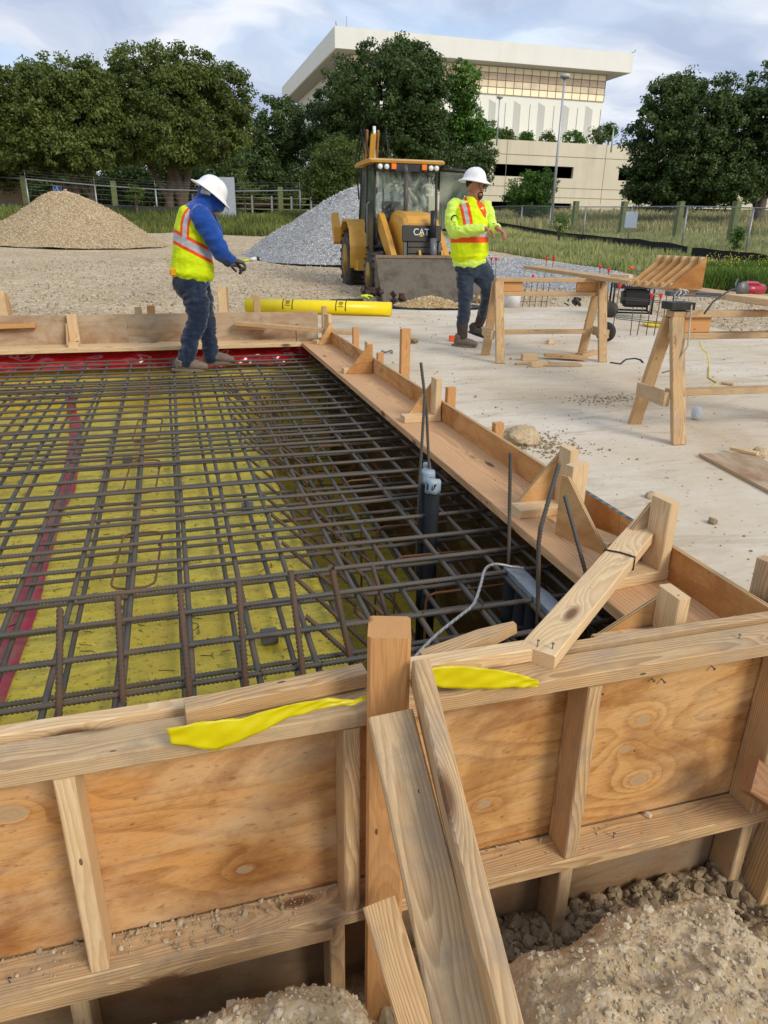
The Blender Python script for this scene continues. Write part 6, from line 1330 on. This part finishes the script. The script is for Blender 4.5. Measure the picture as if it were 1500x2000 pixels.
grassfield('grass', 'green grass strip at the foot of the left fence', 30000, (33.5, 46), (-31, 3), .42, .022, ('3c4a22', '5d6e30', '8b8f4c'), 1)
grassfield('grass', 'tall dry green grass on both sides of the right fence', 90000, (19, 52), (2, 33), .32, .016, ('64783a', '94a05c', 'c4bc84'), 2, dens=1.0)
grassfield('grass', 'long tan meadow grass rising beyond the right fence', 40000, (50, 80), (3, 33), .65, .045, ('747c48', 'a3a266', 'c8bb84'), 3)
grassfield('weeds', 'lush green weeds by the black silt fence at the right edge', 16000, (19.5, 25), (20.5, 31), .44, .02, ('35491d', '4f6a26', '6f8a38'), 4)
pts = []; V = []; F = []
g = random.Random(5)
for i in range(260):
    a = YAW+R(g.uniform(22.5, 27.5)); r_ = g.uniform(22, 24.5); x, y = r_*math.sin(a), r_*math.cos(a); pts.append((x, y, tz(x, y)+g.uniform(.25, .6), g.uniform(.009, .016)))
tag(rocks('wildflowers', pts, plain('flower_yellow', 'd8cf2a', .7), 41), 'small yellow wildflowers above the weeds by the silt fence', 'flowers', None, 'stuff')
# ------------------------------------------------------------------ trees
def leafmat(name, c0, c1, c2):
    m, nt, b = mat_new(name); gi = N(nt, 'ShaderNodeNewGeometry'); tc = N(nt, 'ShaderNodeTexCoord').outputs['Object']
    c_ = MIX(nt, .55, ramp(nt, gi.outputs['Random Per Island'], [(0, c0), (.6, c1), (1, c2)]), ramp(nt, NOISE(nt, tc, .45, 4, .6), [(.35, c0), (.5, c1), (.66, c2)]))
    setc(nt, b, 'Base Color', c_); b.inputs['Roughness'].default_value = .55; b.inputs['Specular IOR Level'].default_value = .3
    tr = N(nt, 'ShaderNodeBsdfTranslucent', ins={0: c_}); mx = N(nt, 'ShaderNodeMixShader', ins={0: .25, 1: b.outputs[0], 2: tr.outputs[0]})
    nt.links.new(mx.outputs[0], [n_ for n_ in nt.nodes if n_.type == 'OUTPUT_MATERIAL'][0].inputs[0]); return m
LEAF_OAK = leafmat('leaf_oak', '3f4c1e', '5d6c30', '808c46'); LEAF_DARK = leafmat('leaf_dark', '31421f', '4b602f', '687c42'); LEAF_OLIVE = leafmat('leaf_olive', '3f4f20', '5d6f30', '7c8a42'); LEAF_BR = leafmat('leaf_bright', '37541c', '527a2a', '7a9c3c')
BARK = plain('bark', '6b5d4e', .9, var=.3, scale=4, bump=.03)
def crown_mesh(blobs, nclump, nleaf, ls, seed, cs=.55):
    """leaf-sized quads in clumps placed mostly on the outer shell of a few ellipsoids"""
    g = np.random.default_rng(seed); vol = np.array([b_[3]*b_[4]*b_[5] for b_ in blobs])**.67; vol = vol/vol.sum(); C = []
    for b_, w_ in zip(blobs, vol):
        n = int(nclump*w_)+1; d = g.normal(size=(n, 3)); d /= np.linalg.norm(d, axis=1)[:, None]; rad = 1.04-.58*g.random(n)**1.5; rad *= 1+.13*np.array([mnoise.noise(Vector(q*2.2)+Vector((seed,)*3)) for q in d])*1.6
        C.append(np.array(b_[:3])+d*rad[:, None]*np.array(b_[3:6])*.86)
    C = np.concatenate(C); n = len(C); R_ = cs*g.uniform(.5, 1.35, n); off = g.normal(size=(n, nleaf, 3)); off /= np.linalg.norm(off, axis=2)[..., None]; off *= (g.random((n, nleaf, 1))**.45)*R_[:, None, None]*np.array([1, 1, .7]); P = (C[:, None, :]+off).reshape(-1, 3)
    N_ = len(P); nr = off.reshape(-1, 3)/np.linalg.norm(off.reshape(-1, 3), axis=1)[:, None]+g.normal(size=(N_, 3))*.8+np.array([0, 0, .5]); nr /= np.linalg.norm(nr, axis=1)[:, None]
    u = np.cross(nr, g.normal(size=(N_, 3))); u /= np.linalg.norm(u, axis=1)[:, None]; w = np.cross(nr, u); s = ls*g.uniform(.6, 1.3, (N_, 1))
    V = np.stack([P-u*s, P-w*s*.55, P+u*s, P+w*s*.55], 1).reshape(-1, 3); F = np.arange(N_*4).reshape(-1, 4)
    me = bpy.data.meshes.new('crown'); me.vertices.add(len(V)); me.vertices.foreach_set('co', V.ravel()); me.loops.add(N_*4); me.loops.foreach_set('vertex_index', F.ravel()); me.polygons.add(N_); me.polygons.foreach_set('loop_start', np.arange(N_)*4); me.polygons.foreach_set('loop_total', np.full(N_, 4)); me.update(); return me
def tree(label, base, blobs, nclump, nleaf, ls, mat, seed, trunks=((0, 0, .3),), th=None, name='tree', cs=.55, cat='tree', group='trees behind the fences'):
    """blobs given relative to base"""
    t = thing(name, label, cat, tuple(base), 0, group); me = crown_mesh(blobs, int(nclump*1.25), int(nleaf*1.35), ls*.76, seed, cs*.92); put('crown', me, mat, t, Matrix.Translation(base))
    m = MB(); g = random.Random(seed)
    for dx, dy, r_ in trunks:
        for k in range(3):
            b_ = g.choice(blobs); tp = Vector((b_[0]*.8, b_[1]*.8, b_[2])); p0 = Vector((dx, dy, -.3)); p1 = Vector((dx, dy, 0)).lerp(Vector((tp.x, tp.y, tp.z)), .42)+Vector((g.uniform(-.2, .2), 0, 0)); p1.x = dx+(p1.x-dx)*.6
            m.tube([p0, Vector((dx+g.uniform(-.05, .05), dy, .8)), p1, tp], [r_*1.15, r_*.85, r_*.55, r_*.2], 9)
    m.build('trunk', BARK, t, Matrix.Translation(base)); return t
def at_g(px, r_): 
    p = hd(px, 430, r_); return Vector((p.x, p.y, tz(p.x, p.y)))
def relb(base, r_, lst):
    """crown ellipsoids: (px, py, rx, rz) seen at distance r_ -> offsets in metres from the base, with their own depth"""
    out = []; u = Vector((base.x, base.y, 0)).normalized(); w = Vector((u.y, -u.x, 0))
    for i, (px, py, wx, hz_) in enumerate(lst):
        p = hd(px, py, r_); d = p-base; s = r_/1390*.97; rx = wx*s; out.append((d.x+u.x*((i*37) % 5-2)*.12*rx, d.y+u.y*((i*37) % 5-2)*.12*rx, d.z, rx*1.0, rx*.95, hz_*s))
    return out
b0 = at_g(350, 50); tree('broad oak in the middle of the left row, forked pale trunk', b0, relb(b0, 50, [(300, 210, 95, 100), (400, 215, 90, 90), (350, 165, 85, 65), (250, 180, 65, 72), (430, 260, 62, 60), (330, 275, 115, 55), (440, 185, 45, 55), (220, 250, 70, 60)]), 950, 55, .13, LEAF_OAK, 1, ((-.5, 0, .28), (.3, .1, .38)))
b0 = at_g(150, 48); tree('wide oak at the left, lower crown with trunk hidden by the tan pile', b0, relb(b0, 48, [(120, 220, 90, 90), (50, 240, 75, 90), (190, 245, 80, 80), (160, 175, 60, 50), (95, 185, 60, 50), (120, 290, 110, 50), (10, 290, 70, 55)]), 850, 55, .13, LEAF_OAK, 2, ((.2, 0, .35), (.9, .1, .2)))
b0 = at_g(-40, 47); tree('oak cut off by the left edge of the picture', b0, relb(b0, 47, [(-20, 235, 95, 85), (-90, 200, 90, 95), (-20, 300, 80, 60)]), 400, 50, .13, LEAF_OAK, 3, ((0, 0, .35),))
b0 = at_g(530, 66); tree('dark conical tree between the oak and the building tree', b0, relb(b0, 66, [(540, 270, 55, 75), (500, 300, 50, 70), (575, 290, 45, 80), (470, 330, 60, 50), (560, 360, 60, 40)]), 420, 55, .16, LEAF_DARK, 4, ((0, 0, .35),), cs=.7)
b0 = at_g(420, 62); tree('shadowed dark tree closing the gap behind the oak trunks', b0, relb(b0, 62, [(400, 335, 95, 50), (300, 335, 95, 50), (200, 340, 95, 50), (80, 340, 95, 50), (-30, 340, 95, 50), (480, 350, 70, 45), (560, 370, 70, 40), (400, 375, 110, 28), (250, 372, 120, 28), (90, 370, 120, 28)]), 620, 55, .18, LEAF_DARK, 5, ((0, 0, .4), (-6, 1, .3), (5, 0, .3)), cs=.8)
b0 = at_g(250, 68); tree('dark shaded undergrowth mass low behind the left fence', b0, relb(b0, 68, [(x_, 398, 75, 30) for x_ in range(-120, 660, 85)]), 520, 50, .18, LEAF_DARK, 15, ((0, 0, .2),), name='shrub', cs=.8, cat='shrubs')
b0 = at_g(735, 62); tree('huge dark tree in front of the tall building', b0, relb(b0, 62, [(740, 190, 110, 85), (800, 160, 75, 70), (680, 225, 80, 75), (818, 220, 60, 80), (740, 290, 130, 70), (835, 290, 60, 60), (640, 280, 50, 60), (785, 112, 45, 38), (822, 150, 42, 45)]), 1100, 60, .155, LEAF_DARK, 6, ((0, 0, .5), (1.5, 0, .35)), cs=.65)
b0 = at_g(905, 66); tree('bright green tree peeking out right of the huge dark tree', b0, relb(b0, 66, [(905, 170, 32, 45), (912, 230, 30, 40), (890, 260, 35, 40), (935, 262, 24, 26)]), 230, 45, .15, LEAF_BR, 7, ((0, 0, .2),), cs=.55)
b0 = at_g(930, 57); tree('low hanging branches of dark foliage behind the walking man', b0, relb(b0, 57, [(925, 330, 40, 35), (940, 305, 30, 30), (890, 340, 50, 40), (948, 350, 16, 18)]), 200, 45, .13, LEAF_DARK, 8, ((0, 0, .2),), cs=.5)
b0 = at_g(655, 40); tree('lighter bushy small tree behind the grey gravel pile', b0, relb(b0, 40, [(655, 330, 48, 45), (620, 350, 32, 35), (690, 320, 32, 40), (650, 380, 50, 25), (660, 290, 30, 20)]), 380, 45, .075, LEAF_OLIVE, 9, ((0, 0, .08), (.3, 0, .06), (-.4, 0, .06)), cs=.35)
b0 = at_g(1330, 60); tree('round dark tree at the right in front of the parking structure', b0, relb(b0, 60, [(1340, 250, 90, 80), (1290, 290, 70, 60), (1380, 230, 60, 65), (1320, 200, 55, 45), (1310, 350, 90, 45), (1400, 335, 60, 55), (1430, 365, 60, 35), (1340, 385, 80, 22), (1250, 370, 40, 26)]), 750, 55, .15, LEAF_DARK, 10, ((0, 0, .4),), cs=.6)
b0 = at_g(1480, 62); tree('tall dark tree cut off by the right edge', b0, relb(b0, 62, [(1480, 230, 80, 75), (1440, 260, 60, 60), (1500, 310, 80, 60), (1530, 200, 70, 60), (1460, 345, 60, 40)]), 480, 50, .15, LEAF_DARK, 11, ((0, 0, .4),), cs=.6)
b0 = at_g(1040, 62); tree('young feathery tree before the parking structure, left of the tall lamp', b0, relb(b0, 62, [(1035, 375, 42, 35), (1060, 360, 28, 28), (1015, 385, 28, 25), (1040, 400, 40, 22)]), 260, 42, .11, LEAF_BR, 12, ((0, 0, .1),), cs=.5)
for k, (px, py, w_, lb) in enumerate(((958, 255, 18, 'leftmost'), (990, 264, 14, 'second'), (1028, 268, 12, 'third'), (1070, 272, 16, 'fourth'), (1120, 270, 20, 'fifth'), (1168, 262, 20, 'largest, rightmost but one'), (1192, 250, 10, 'rightmost thin'))):
    p = onY(px, py, 82.5); tree(lb+' treetop showing above the parking structure parapet', Vector((p.x, p.y, 9.6)), [(0, 0, p.z-9.6, w_*.062, w_*.06, w_*.055), (w_*.04, 0, p.z-10.1, w_*.05, w_*.05, w_*.04)], 45, 26, .15, LEAF_BR if k % 2 == 0 else LEAF_OLIVE, 40+k, ((0, 0, .08),), name='rooftop_tree', cs=.5, group='treetops above the parapet')
def sapl(label, px, r_, h, seed, mat=LEAF_OLIVE, w_=.35):
    b0 = at_g(px, r_); return tree(label, b0, [(0, 0, h*.62, w_, w_, h*.4)], 30, 18, .05, mat, seed, ((0, 0, .03),), name='sapling', cs=.22, group='saplings and weeds by the fences')
sapl('thin sapling at the left fence right of the stooping man', 480, 44, 2.9, 61); sapl('slim weed shrub growing through the left fence', 270, 42, 1.6, 62, w_=.5); sapl('weed shrub standing by the black silt fence near the walking man', 1095, 36, 1.3, 63, LEAF_BR, .45); sapl('thin plant at the right fence post', 1447, 30, 1.0, 64, LEAF_BR, .2)
# ------------------------------------------------------------------ fences
GALV = plain('galvanized', '9a9c9c', .45, .5, var=.1); GALVD = plain('galvanized_dull', '7d807e', .6, .3); WOODP = plain('green_post', '6c7448', .9, var=.25, scale=5); SILT = dirty('silt_fabric', '17181a', '3a3833', .5, .8, 2)
def wires(m, a, b_, r_=.006, n=4): m.tube([a, b_], r_, n, caps=False)
lp = [(-70, 51), (62, 45.5), (193, 45), (309, 44), (440, 43.5), (587, 43)]
lf = thing('wire_fence', 'long wire fence with steel posts and top rail along the left side', 'fence', tuple(at_g(193, 45))); prev = None
for px, r_ in lp:
    g0 = at_g(px, r_); tpz = hd(px, {62: 350, 193: 362, 309: 370, 440: 374, 587: 372}.get(px, 340), r_).z; tp = Vector((g0.x, g0.y, tpz)); m = MB(); m.cyl(g0-Vector((0, 0, .3)), tp+Vector((0, 0, .0)), .05, n=8); m.cyl(tp, tp+Vector((0, 0, .42)), .014, n=5); m.build('post', GALV, lf)
    if prev:
        m = MB(); wires(m, prev[1], tp, .035, 6); m.build('top_rail', GALV, lf); m = MB()
        for q in (.14, .32, .5, .68, .86): wires(m, prev[0].lerp(prev[1], q), g0.lerp(tp, q), .009)
        for q in (.14, .28, .4): wires(m, prev[1]+Vector((0, 0, q)), tp+Vector((0, 0, q)), .006)
        m.build('wire_strands', GALVD, lf)
    prev = (g0, tp)
def postw(label, px, r_, h, w_=.28, mat=WOODP, name='wooden_fence_post', group='green wooden posts behind the fences'):
    g0 = at_g(px, r_); o = boxboard(name, g0.x-w_/2, g0.x+w_/2, g0.y-w_/2, g0.y+w_/2, g0.z-.3, g0.z+h, mat, None, 'z'); return tag(o, label, 'fence post', group)
postw('mossy green post behind the first steel post at the left', 57, 46.5, 1.75); postw('mossy green post right of the tan pile', 229, 46, 1.65); postw('green post behind the left fence near the backhoe', 549, 45.5, 1.6)
rf = thing('rail_fence', 'grey-green wooden rail fence in the shade behind the left fence', 'fence', tuple(at_g(500, 56)))
for k in range(7):
    a = at_g(380+38*k, 57); b_ = at_g(418+38*k, 57); m = MB(); m.box(a+Vector((0, 0, .6)), (.14, .14, 1.3)); m.build('rail_post', GALVD, rf)
    for z_ in (.35, .7, 1.1): m = MB(); m.tube([a+Vector((0, 0, z_)), b_+Vector((0, 0, z_))], .06, 4); m.build('rail', WOODP, rf)
p = at_g(437, 41.5); m = MB(); m.box((0, 0, 0), (1.35, .06, 2.0)); o = m.build('metal_panel', plain('panel_pale', 'aab1b5', .5, var=.08)); o.location = (p.x, p.y, p.z+.95); o.rotation_euler = (0, 0, -YAW); tag(o, 'pale corrugated panel standing behind the stooping man at the fence', 'panel')
p = at_g(10, 50); m = MB(); m.box((0, 0, 0), (2.4, .3, 1.5)); o = m.build('wood_crate', plain('crate_tan', '9a8160', .8)); o.location = (p.x, p.y, p.z+.9); o.rotation_euler = (0, 0, -YAW); tag(o, 'tan wooden box behind the fence at the left edge', 'box')
p = hd(112, 371, 46.5); t = thing('parking_sign', 'blue disabled parking sign above the tan gravel pile', 'sign', (p.x, p.y, tz(p.x, p.y))); FS = face_frame(p, Vector((-p.x, -p.y, 0)), (0.08, 0, 1))
m = MB(); m.box((0, 0, 0), (.42, .44, .015)); m.build('sign_plate', plain('sign_blue', '1d4fa0', .4), t, FS); m = MB(); WS_ = plain('sign_white', 'dfe6ee', .5)
m.ell((-.02, .13, .012), (.035, .035, .006)); m.tube([(-.02, .09, .012), (-.01, .0, .012), (.08, -.01, .012), (.12, -.11, .012), (.15, -.10, .012)], .017, 6); m.tube([(-.01, .05, .012), (.07, .05, .012)], .013, 6); m.tube([(-.03+.105*math.cos(a), -.055+.105*math.sin(a), .012) for a in np.linspace(R(110), R(345), 16)], .014, 6); 
for a_, b_ in (((-.2, -.21), (.2, -.21)), ((.2, -.21), (.2, .21)), ((.2, .21), (-.2, .21)), ((-.2, .21), (-.2, -.21))): m.tube([(a_[0], a_[1], .009), (b_[0], b_[1], .009)], .008, 4)
m.build('symbol', WS_, t, FS); m = MB(); m.cyl((p.x, p.y, tz(p.x, p.y)), (p.x, p.y, p.z-.2), .03, n=6); m.build('sign_post', GALVD, t)
# silt strip left
def silt(name, label, pxs, h, matx, dz=0.0):
    V = []; F = []; n = 0; pr = []
    for (p0, r0), (p1, r1) in zip(pxs[:-1], pxs[1:]):
        for k in range(16): q = k/16; pr.append((p0+(p1-p0)*q, r0+(r1-r0)*q))
    for px, r_ in pr:
        g0 = at_g(px, r_); w_ = .05*mnoise.noise((px*.06, 0, 0)); u = Vector((g0.x, g0.y, 0)).normalized()
        for z_ in (-.15, h*.5, h*(1+.12*mnoise.noise((px*.03, 3, 0)))): V.append(g0+u*(w_*(z_ > 0))+Vector((0, 0, z_+dz)))
    for i in range(len(pr)-1):
        for j in range(2): F.append((i*3+j, i*3+j+1, i*3+4+j, i*3+3+j))
    me = bpy.data.meshes.new(name); me.from_pydata(V, [], F); o = put(name, me, matx); md = o.modifiers.new('s', 'SOLIDIFY'); md.thickness = .02; return tag(o, label, 'silt fence')
silt('silt_fence', 'low dark silt fence strip along the left fence', [(-80, 46), (90, 43), (330, 42.5), (480, 42)], .42, dirty('silt_grey', '3a3a38', '57534a', .5, .9, 1))
# right chain-link fence
rp = [(940, 404, 57), (1018, 402, 50.5), (1074, 403, 46.5), (1142, 404, 42.5), (1232, 404, 37.5), (1339, 403, 33.5), (1468, 406, 29.8), (1620, 410, 26.5)]
cf = thing('chain_link_fence', 'chain link fence with galvanized posts crossing the right side', 'fence', tuple(at_g(1232, 37.5))); prev = None; DM = .11
for px, ty, r_ in rp:
    g0 = at_g(px, r_); tp = Vector((g0.x, g0.y, hd(px, ty, r_).z)); m = MB(); m.cyl(g0-Vector((0, 0, .3)), tp, .035, n=8); m.build('post', GALV, cf)
    if prev:
        a, b_ = prev; m = MB(); wires(m, a[1], tp, .022, 6); m.build('top_rail', GALV, cf); m = MB(); L = (g0-a[0]).length; Hh = min((a[1]-a[0]).length, (tp-g0).length); n = int((L+Hh)/DM)
        def pt(s, h): 
            s = max(0, min(L, s)); return a[0].lerp(g0, s/L).lerp(a[1].lerp(tp, s/L), h/Hh)
        for k in range(n):
            s0 = k*DM
            lo, hi = max(0, s0-L), min(Hh, s0)
            if hi > lo: m.tube([pt(s0-lo, lo), pt(s0-hi, hi)], .0028, 3, caps=False); m.tube([pt(L-(s0-lo), lo), pt(L-(s0-hi), hi)], .0028, 3, caps=False)
        m.build('chain_mesh', GALVD, cf)
    prev = ((g0, tp), None)
silt('silt_fence', 'long black silt fence sagging in front of the chain link fence', [(960, 50), (1000, 47), (1110, 39), (1230, 33), (1360, 28.5)], .36, SILT, .05)
silt('silt_fence', 'black silt fence piece at the right edge behind the weeds', [(1362, 27.2), (1430, 26.2), (1560, 24.3)], .36, SILT, .12)
p = hd(1233, 429, 36.8); t = thing('notice_sign', 'blank pale sign hung on the chain link fence', 'sign', tuple(p)); m = MB(); m.box((0, 0, 0), (.52, .68, .012)); m.build('sign_plate', plain('sign_pale', 'b8c4d2', .5, var=.05), t, face_frame(p, (-p.x, -p.y, 0)))
for k, (px, r_, lb) in enumerate(((1122, 52, 'left of the blank sign, tallest'), (1216, 48, 'just left behind the blank sign'), (1325, 44, 'third'), (1434, 40, 'rightmost'))): postw('green wooden post beyond the chain link, '+lb, px, r_, 1.9, .3)
# lamps
def lamp(label, px, ptop, pbase_y, r_, rp_, hr_, group='parking lamps'):
    tp = hd(px, ptop, r_); bx_ = hd(px, 430, r_); g0 = Vector((tp.x, tp.y, tz(tp.x, tp.y))) if pbase_y is None else Vector((tp.x, tp.y, pbase_y)); t = thing('lamp_post', label, 'lamp post', tuple(g0), 0, group)
    m = MB(); m.tube([g0-Vector((0, 0, .3)), tp], [rp_*1.5, rp_], 10); m.build('pole', plain('pole_grey', 'b4b7ba', .4, .3), t); m = MB(); m.lathe(tp-Vector((0, 0, .1)), (0, 0, 1), [(0, hr_*.3), (.08, hr_*.75), (.12, hr_), (.45*hr_*2, hr_*.98), (.5*hr_*2, hr_*.4), (.52*hr_*2, 0)], 20); m.build('lamp_head', plain('lamp_head', 'b9bab8', .5), t)
lamp('tall round-headed lamp post in front of the parking structure', 1103, 152, None, 58, .07, .34); lamp('shorter lamp on the parking structure roof before the tall building', 976, 192, 9.9, 84.5, .06, .34); lamp('small lamp at the right end of the parapet', 1199, 248, 9.9, 92, .06, .3)
# ------------------------------------------------------------------ parking structure
def concrete(name, c, var=.06, streak=.2):
    m, nt, b = mat_new(name); tc = N(nt, 'ShaderNodeTexCoord').outputs['Object']; c_ = lin(c); s_ = NOISE(nt, MAPN(nt, tc, (1.2, 1.2, .12)), .9, 6, .65); n_ = NOISE(nt, tc, .25, 5)
    col = ramp(nt, n_, [(.3, tuple(v*(1-var) for v in c_[:3])+(1,)), (.7, tuple(min(1, v*(1+var)) for v in c_[:3])+(1,))]); col = MIX(nt, M(nt, 'MULTIPLY', ramp(nt, s_, [(.5, (0, 0, 0, 1)), (.75, (1, 1, 1, 1))]), streak), col, '8a8270')
    setc(nt, b, 'Base Color', col); b.inputs['Roughness'].default_value = .85; b.inputs['Specular IOR Level'].default_value = .2; return m
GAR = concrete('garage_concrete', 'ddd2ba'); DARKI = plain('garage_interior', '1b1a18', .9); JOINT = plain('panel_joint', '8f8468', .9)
gs = thing('parking_structure', 'cream concrete parking structure with long dark openings', 'building', (45, 84, 2.5)); Y0 = 80.0
gx0, gx1 = 24.0, 110.0; GT = 10.55
ops = [(35.5, 45.3, 6.95, 8.15), (51.2, 66, 6.95, 8.15), (35.5, 45.5, 1.5, 4.35), (52.5, 60.2, 1.0, 4.2), (60.9, 68, 1.0, 4.2), (68.8, 78, 1.0, 4.2)]
def wallop(x0, x1, z0, z1, ops_, y, th, mat, par, name='facade'):
    xs_ = sorted({x0, x1}|{v for o_ in ops_ for v in o_[:2]}); zs_ = sorted({z0, z1}|{v for o_ in ops_ for v in o_[2:]}); m = MB()
    for i in range(len(xs_)-1):
        run = None
        for j in range(len(zs_)-1):
            cx, cz = (xs_[i]+xs_[i+1])/2, (zs_[j]+zs_[j+1])/2; op = any(o_[0] < cx < o_[1] and o_[2] < cz < o_[3] for o_ in ops_)
            if not op: run = (run[0], zs_[j+1]) if run else (zs_[j], zs_[j+1])
            if (op or j == len(zs_)-2) and run: m.bx(xs_[i], xs_[i+1], y, y+th, run[0], run[1]); run = None
    return m.build(name, mat, par)
ops_ = [o_ for o_ in ops]; wallop(gx0, gx1, -1, GT, ops_, Y0, .4, GAR, gs)
m = MB(); m.bx(gx0+.05, gx1-.05, Y0+.45, Y0+45, GT-1.3, GT-1.0); m.build('roof_deck', GAR, gs); m = MB(); m.bx(gx0, gx0+.4, Y0+.42, Y0+45, -1, GT); m.bx(gx1-.4, gx1, Y0+.42, Y0+45, -1, GT); m.build('side_wall', GAR, gs)
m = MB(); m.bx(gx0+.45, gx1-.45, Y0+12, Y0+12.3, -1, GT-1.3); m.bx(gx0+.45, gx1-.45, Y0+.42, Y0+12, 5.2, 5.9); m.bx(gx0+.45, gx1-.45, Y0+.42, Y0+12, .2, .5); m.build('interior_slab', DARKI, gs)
m = MB()
for z_ in (9.1, 5.9, 4.9): m.bx(gx0, gx1, Y0-.012, Y0+.0, z_, z_+.07)
for x_ in (36.9, 49.2, 56.5, 64): m.bx(x_, x_+.06, Y0-.014, Y0, 4.4, GT)
m.build('panel_joints', JOINT, gs)
m = MB(); 
for x_ in (55.5, 57.8, 63.5): m.box((x_, Y0-.0, 3.0), (.5, .35, 2.6))
# ------------------------------------------------------------------ tall building with overhanging roof
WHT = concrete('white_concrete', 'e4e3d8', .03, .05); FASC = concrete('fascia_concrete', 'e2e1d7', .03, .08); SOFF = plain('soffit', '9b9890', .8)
tb_ = thing('tall_building', 'tall pale building with a huge overhanging flat roof and gold glass band', 'building', (60, 140, 2)); YF = 128.0
X0, X1, YR0, YR1 = 26.6, 76.9, 120.0, 172.0; zt, zm_ = 28.75, 26.0; YF = 123.0
m = MB(); m.bx(X0, X1, YR0, YR1, zm_, zt); m.build('roof_fascia', FASC, tb_)
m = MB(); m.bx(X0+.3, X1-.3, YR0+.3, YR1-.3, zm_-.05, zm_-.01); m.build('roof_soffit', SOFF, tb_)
XL_, XR_ = 29.6, 73.95
m = MB(); m.bx(XL_, XR_, YF, YR1-3, -2, 25.94); m.build('tower_wall', WHT, tb_)
m, nt, b = mat_new('gold_glass'); gi = N(nt, 'ShaderNodeTexCoord').outputs['Object']; sp_ = N(nt, 'ShaderNodeSeparateXYZ', ins={0: gi})
cell = N(nt, 'ShaderNodeTexWhiteNoise', ins={0: N(nt, 'ShaderNodeVectorMath', operation='FLOOR', ins={0: MAPN(nt, gi, (1/1.5, .01, 1/1.05))}).outputs[0]}).outputs['Value']
setc(nt, b, 'Base Color', MIX(nt, cell, 'e0cda8', 'cdb692')); b.inputs['Metallic'].default_value = .85; setc(nt, b, 'Roughness', M(nt, 'MULTIPLY_ADD', NOISE(nt, gi, .8, 4), .3, .12)); GOLD = m
GOLD2 = plain('gold_glass_brown', 'b8a184', .3, .6, var=.15, scale=.6); GOLDP = plain('gold_glass_pale', 'f0e2bd', .4, .3, var=.05)
zr = [22.92, 24.15, 25.2, 26.2, 27.05]; z0b = 22.9; rows = [(22.92, 23.98, GOLDP, 'pale_window_row'), (23.98, 25.02, GOLD, 'window_row'), (25.02, 25.98, GOLD2, 'window_row')]
# the glass band sits between wall top and soffit
zz = [18.9, 20.0, 21.05, 22.05, 22.95]
zz = [21.1, 22.12, 23.12, 24.12, 25.0]
mats_ = [GOLDP, GOLD, GOLD2, GOLDP]
for i in range(4):
    m = MB(); m.bx(XL_+.02, XR_+.05, YF-.12-.0, YF-.02, zz[i]+.9, zz[i+1]+.9); m.build('window_row', mats_[i], tb_)
m = MB(); n = 29
for i in range(n+1): x_ = XL_+(XR_-XL_)*i/n; m.bx(x_-.035, x_+.035, YF-.18, YF-.121, zz[0]+.9, zz[4]+.9)
for z_ in zz: m.bx(XL_, XR_+.05, YF-.17, YF-.122, z_+.86, z_+.95)
m.bx(XL_-.05, XR_+.05, YF-.3, YF-.185, 25.88, 25.945); m.build('mullions', plain('mullion_dark', '75675a', .5), tb_)
m = MB(); k = 0; x_ = XR_-2.3
while x_ > XL_+2:                      # tapering concrete fins
    m.add([(x_-.9, YF-.02, 21.3), (x_-.05, YF-.02, 21.3), (x_-.05, YF-.9, 20.6), (x_-.9, YF-.02, 0), (x_-.05, YF-.02, 0), (x_-.05, YF-.9, 0)], [(0, 1, 2), (3, 5, 4), (0, 2, 5, 3), (1, 4, 5, 2), (0, 3, 4, 1)]); x_ -= 4.45
m.build('fins', WHT, tb_); m = MB(); x_ = XR_-.2
while x_ > XL_+2: m.bx(x_-.10, x_, YF-.03, YF-.0, 0, 20.9); x_ -= 4.45
m.build('wall_grooves', plain('groove_grey', '8f8d82', .8), tb_)
m = MB(); m.cyl((X0+2, YR0+1, zt), (X0+2, YR0+1, zt+1.6), .03, n=5); m.cyl((X0+.3, YR0+.3, zt), (X0+.2, YR0+.2, zt+.6), .06, n=5); m.tube([(X1-.3, YR0+.5, zt), (X1+.1, YR0+.4, zt+.3), (X1+.4, YR0+.4, zt+.4), (X1+.4, YR0+.4, zt+.7)], .06, 5); m.build('roof_antenna', GALVD, tb_)
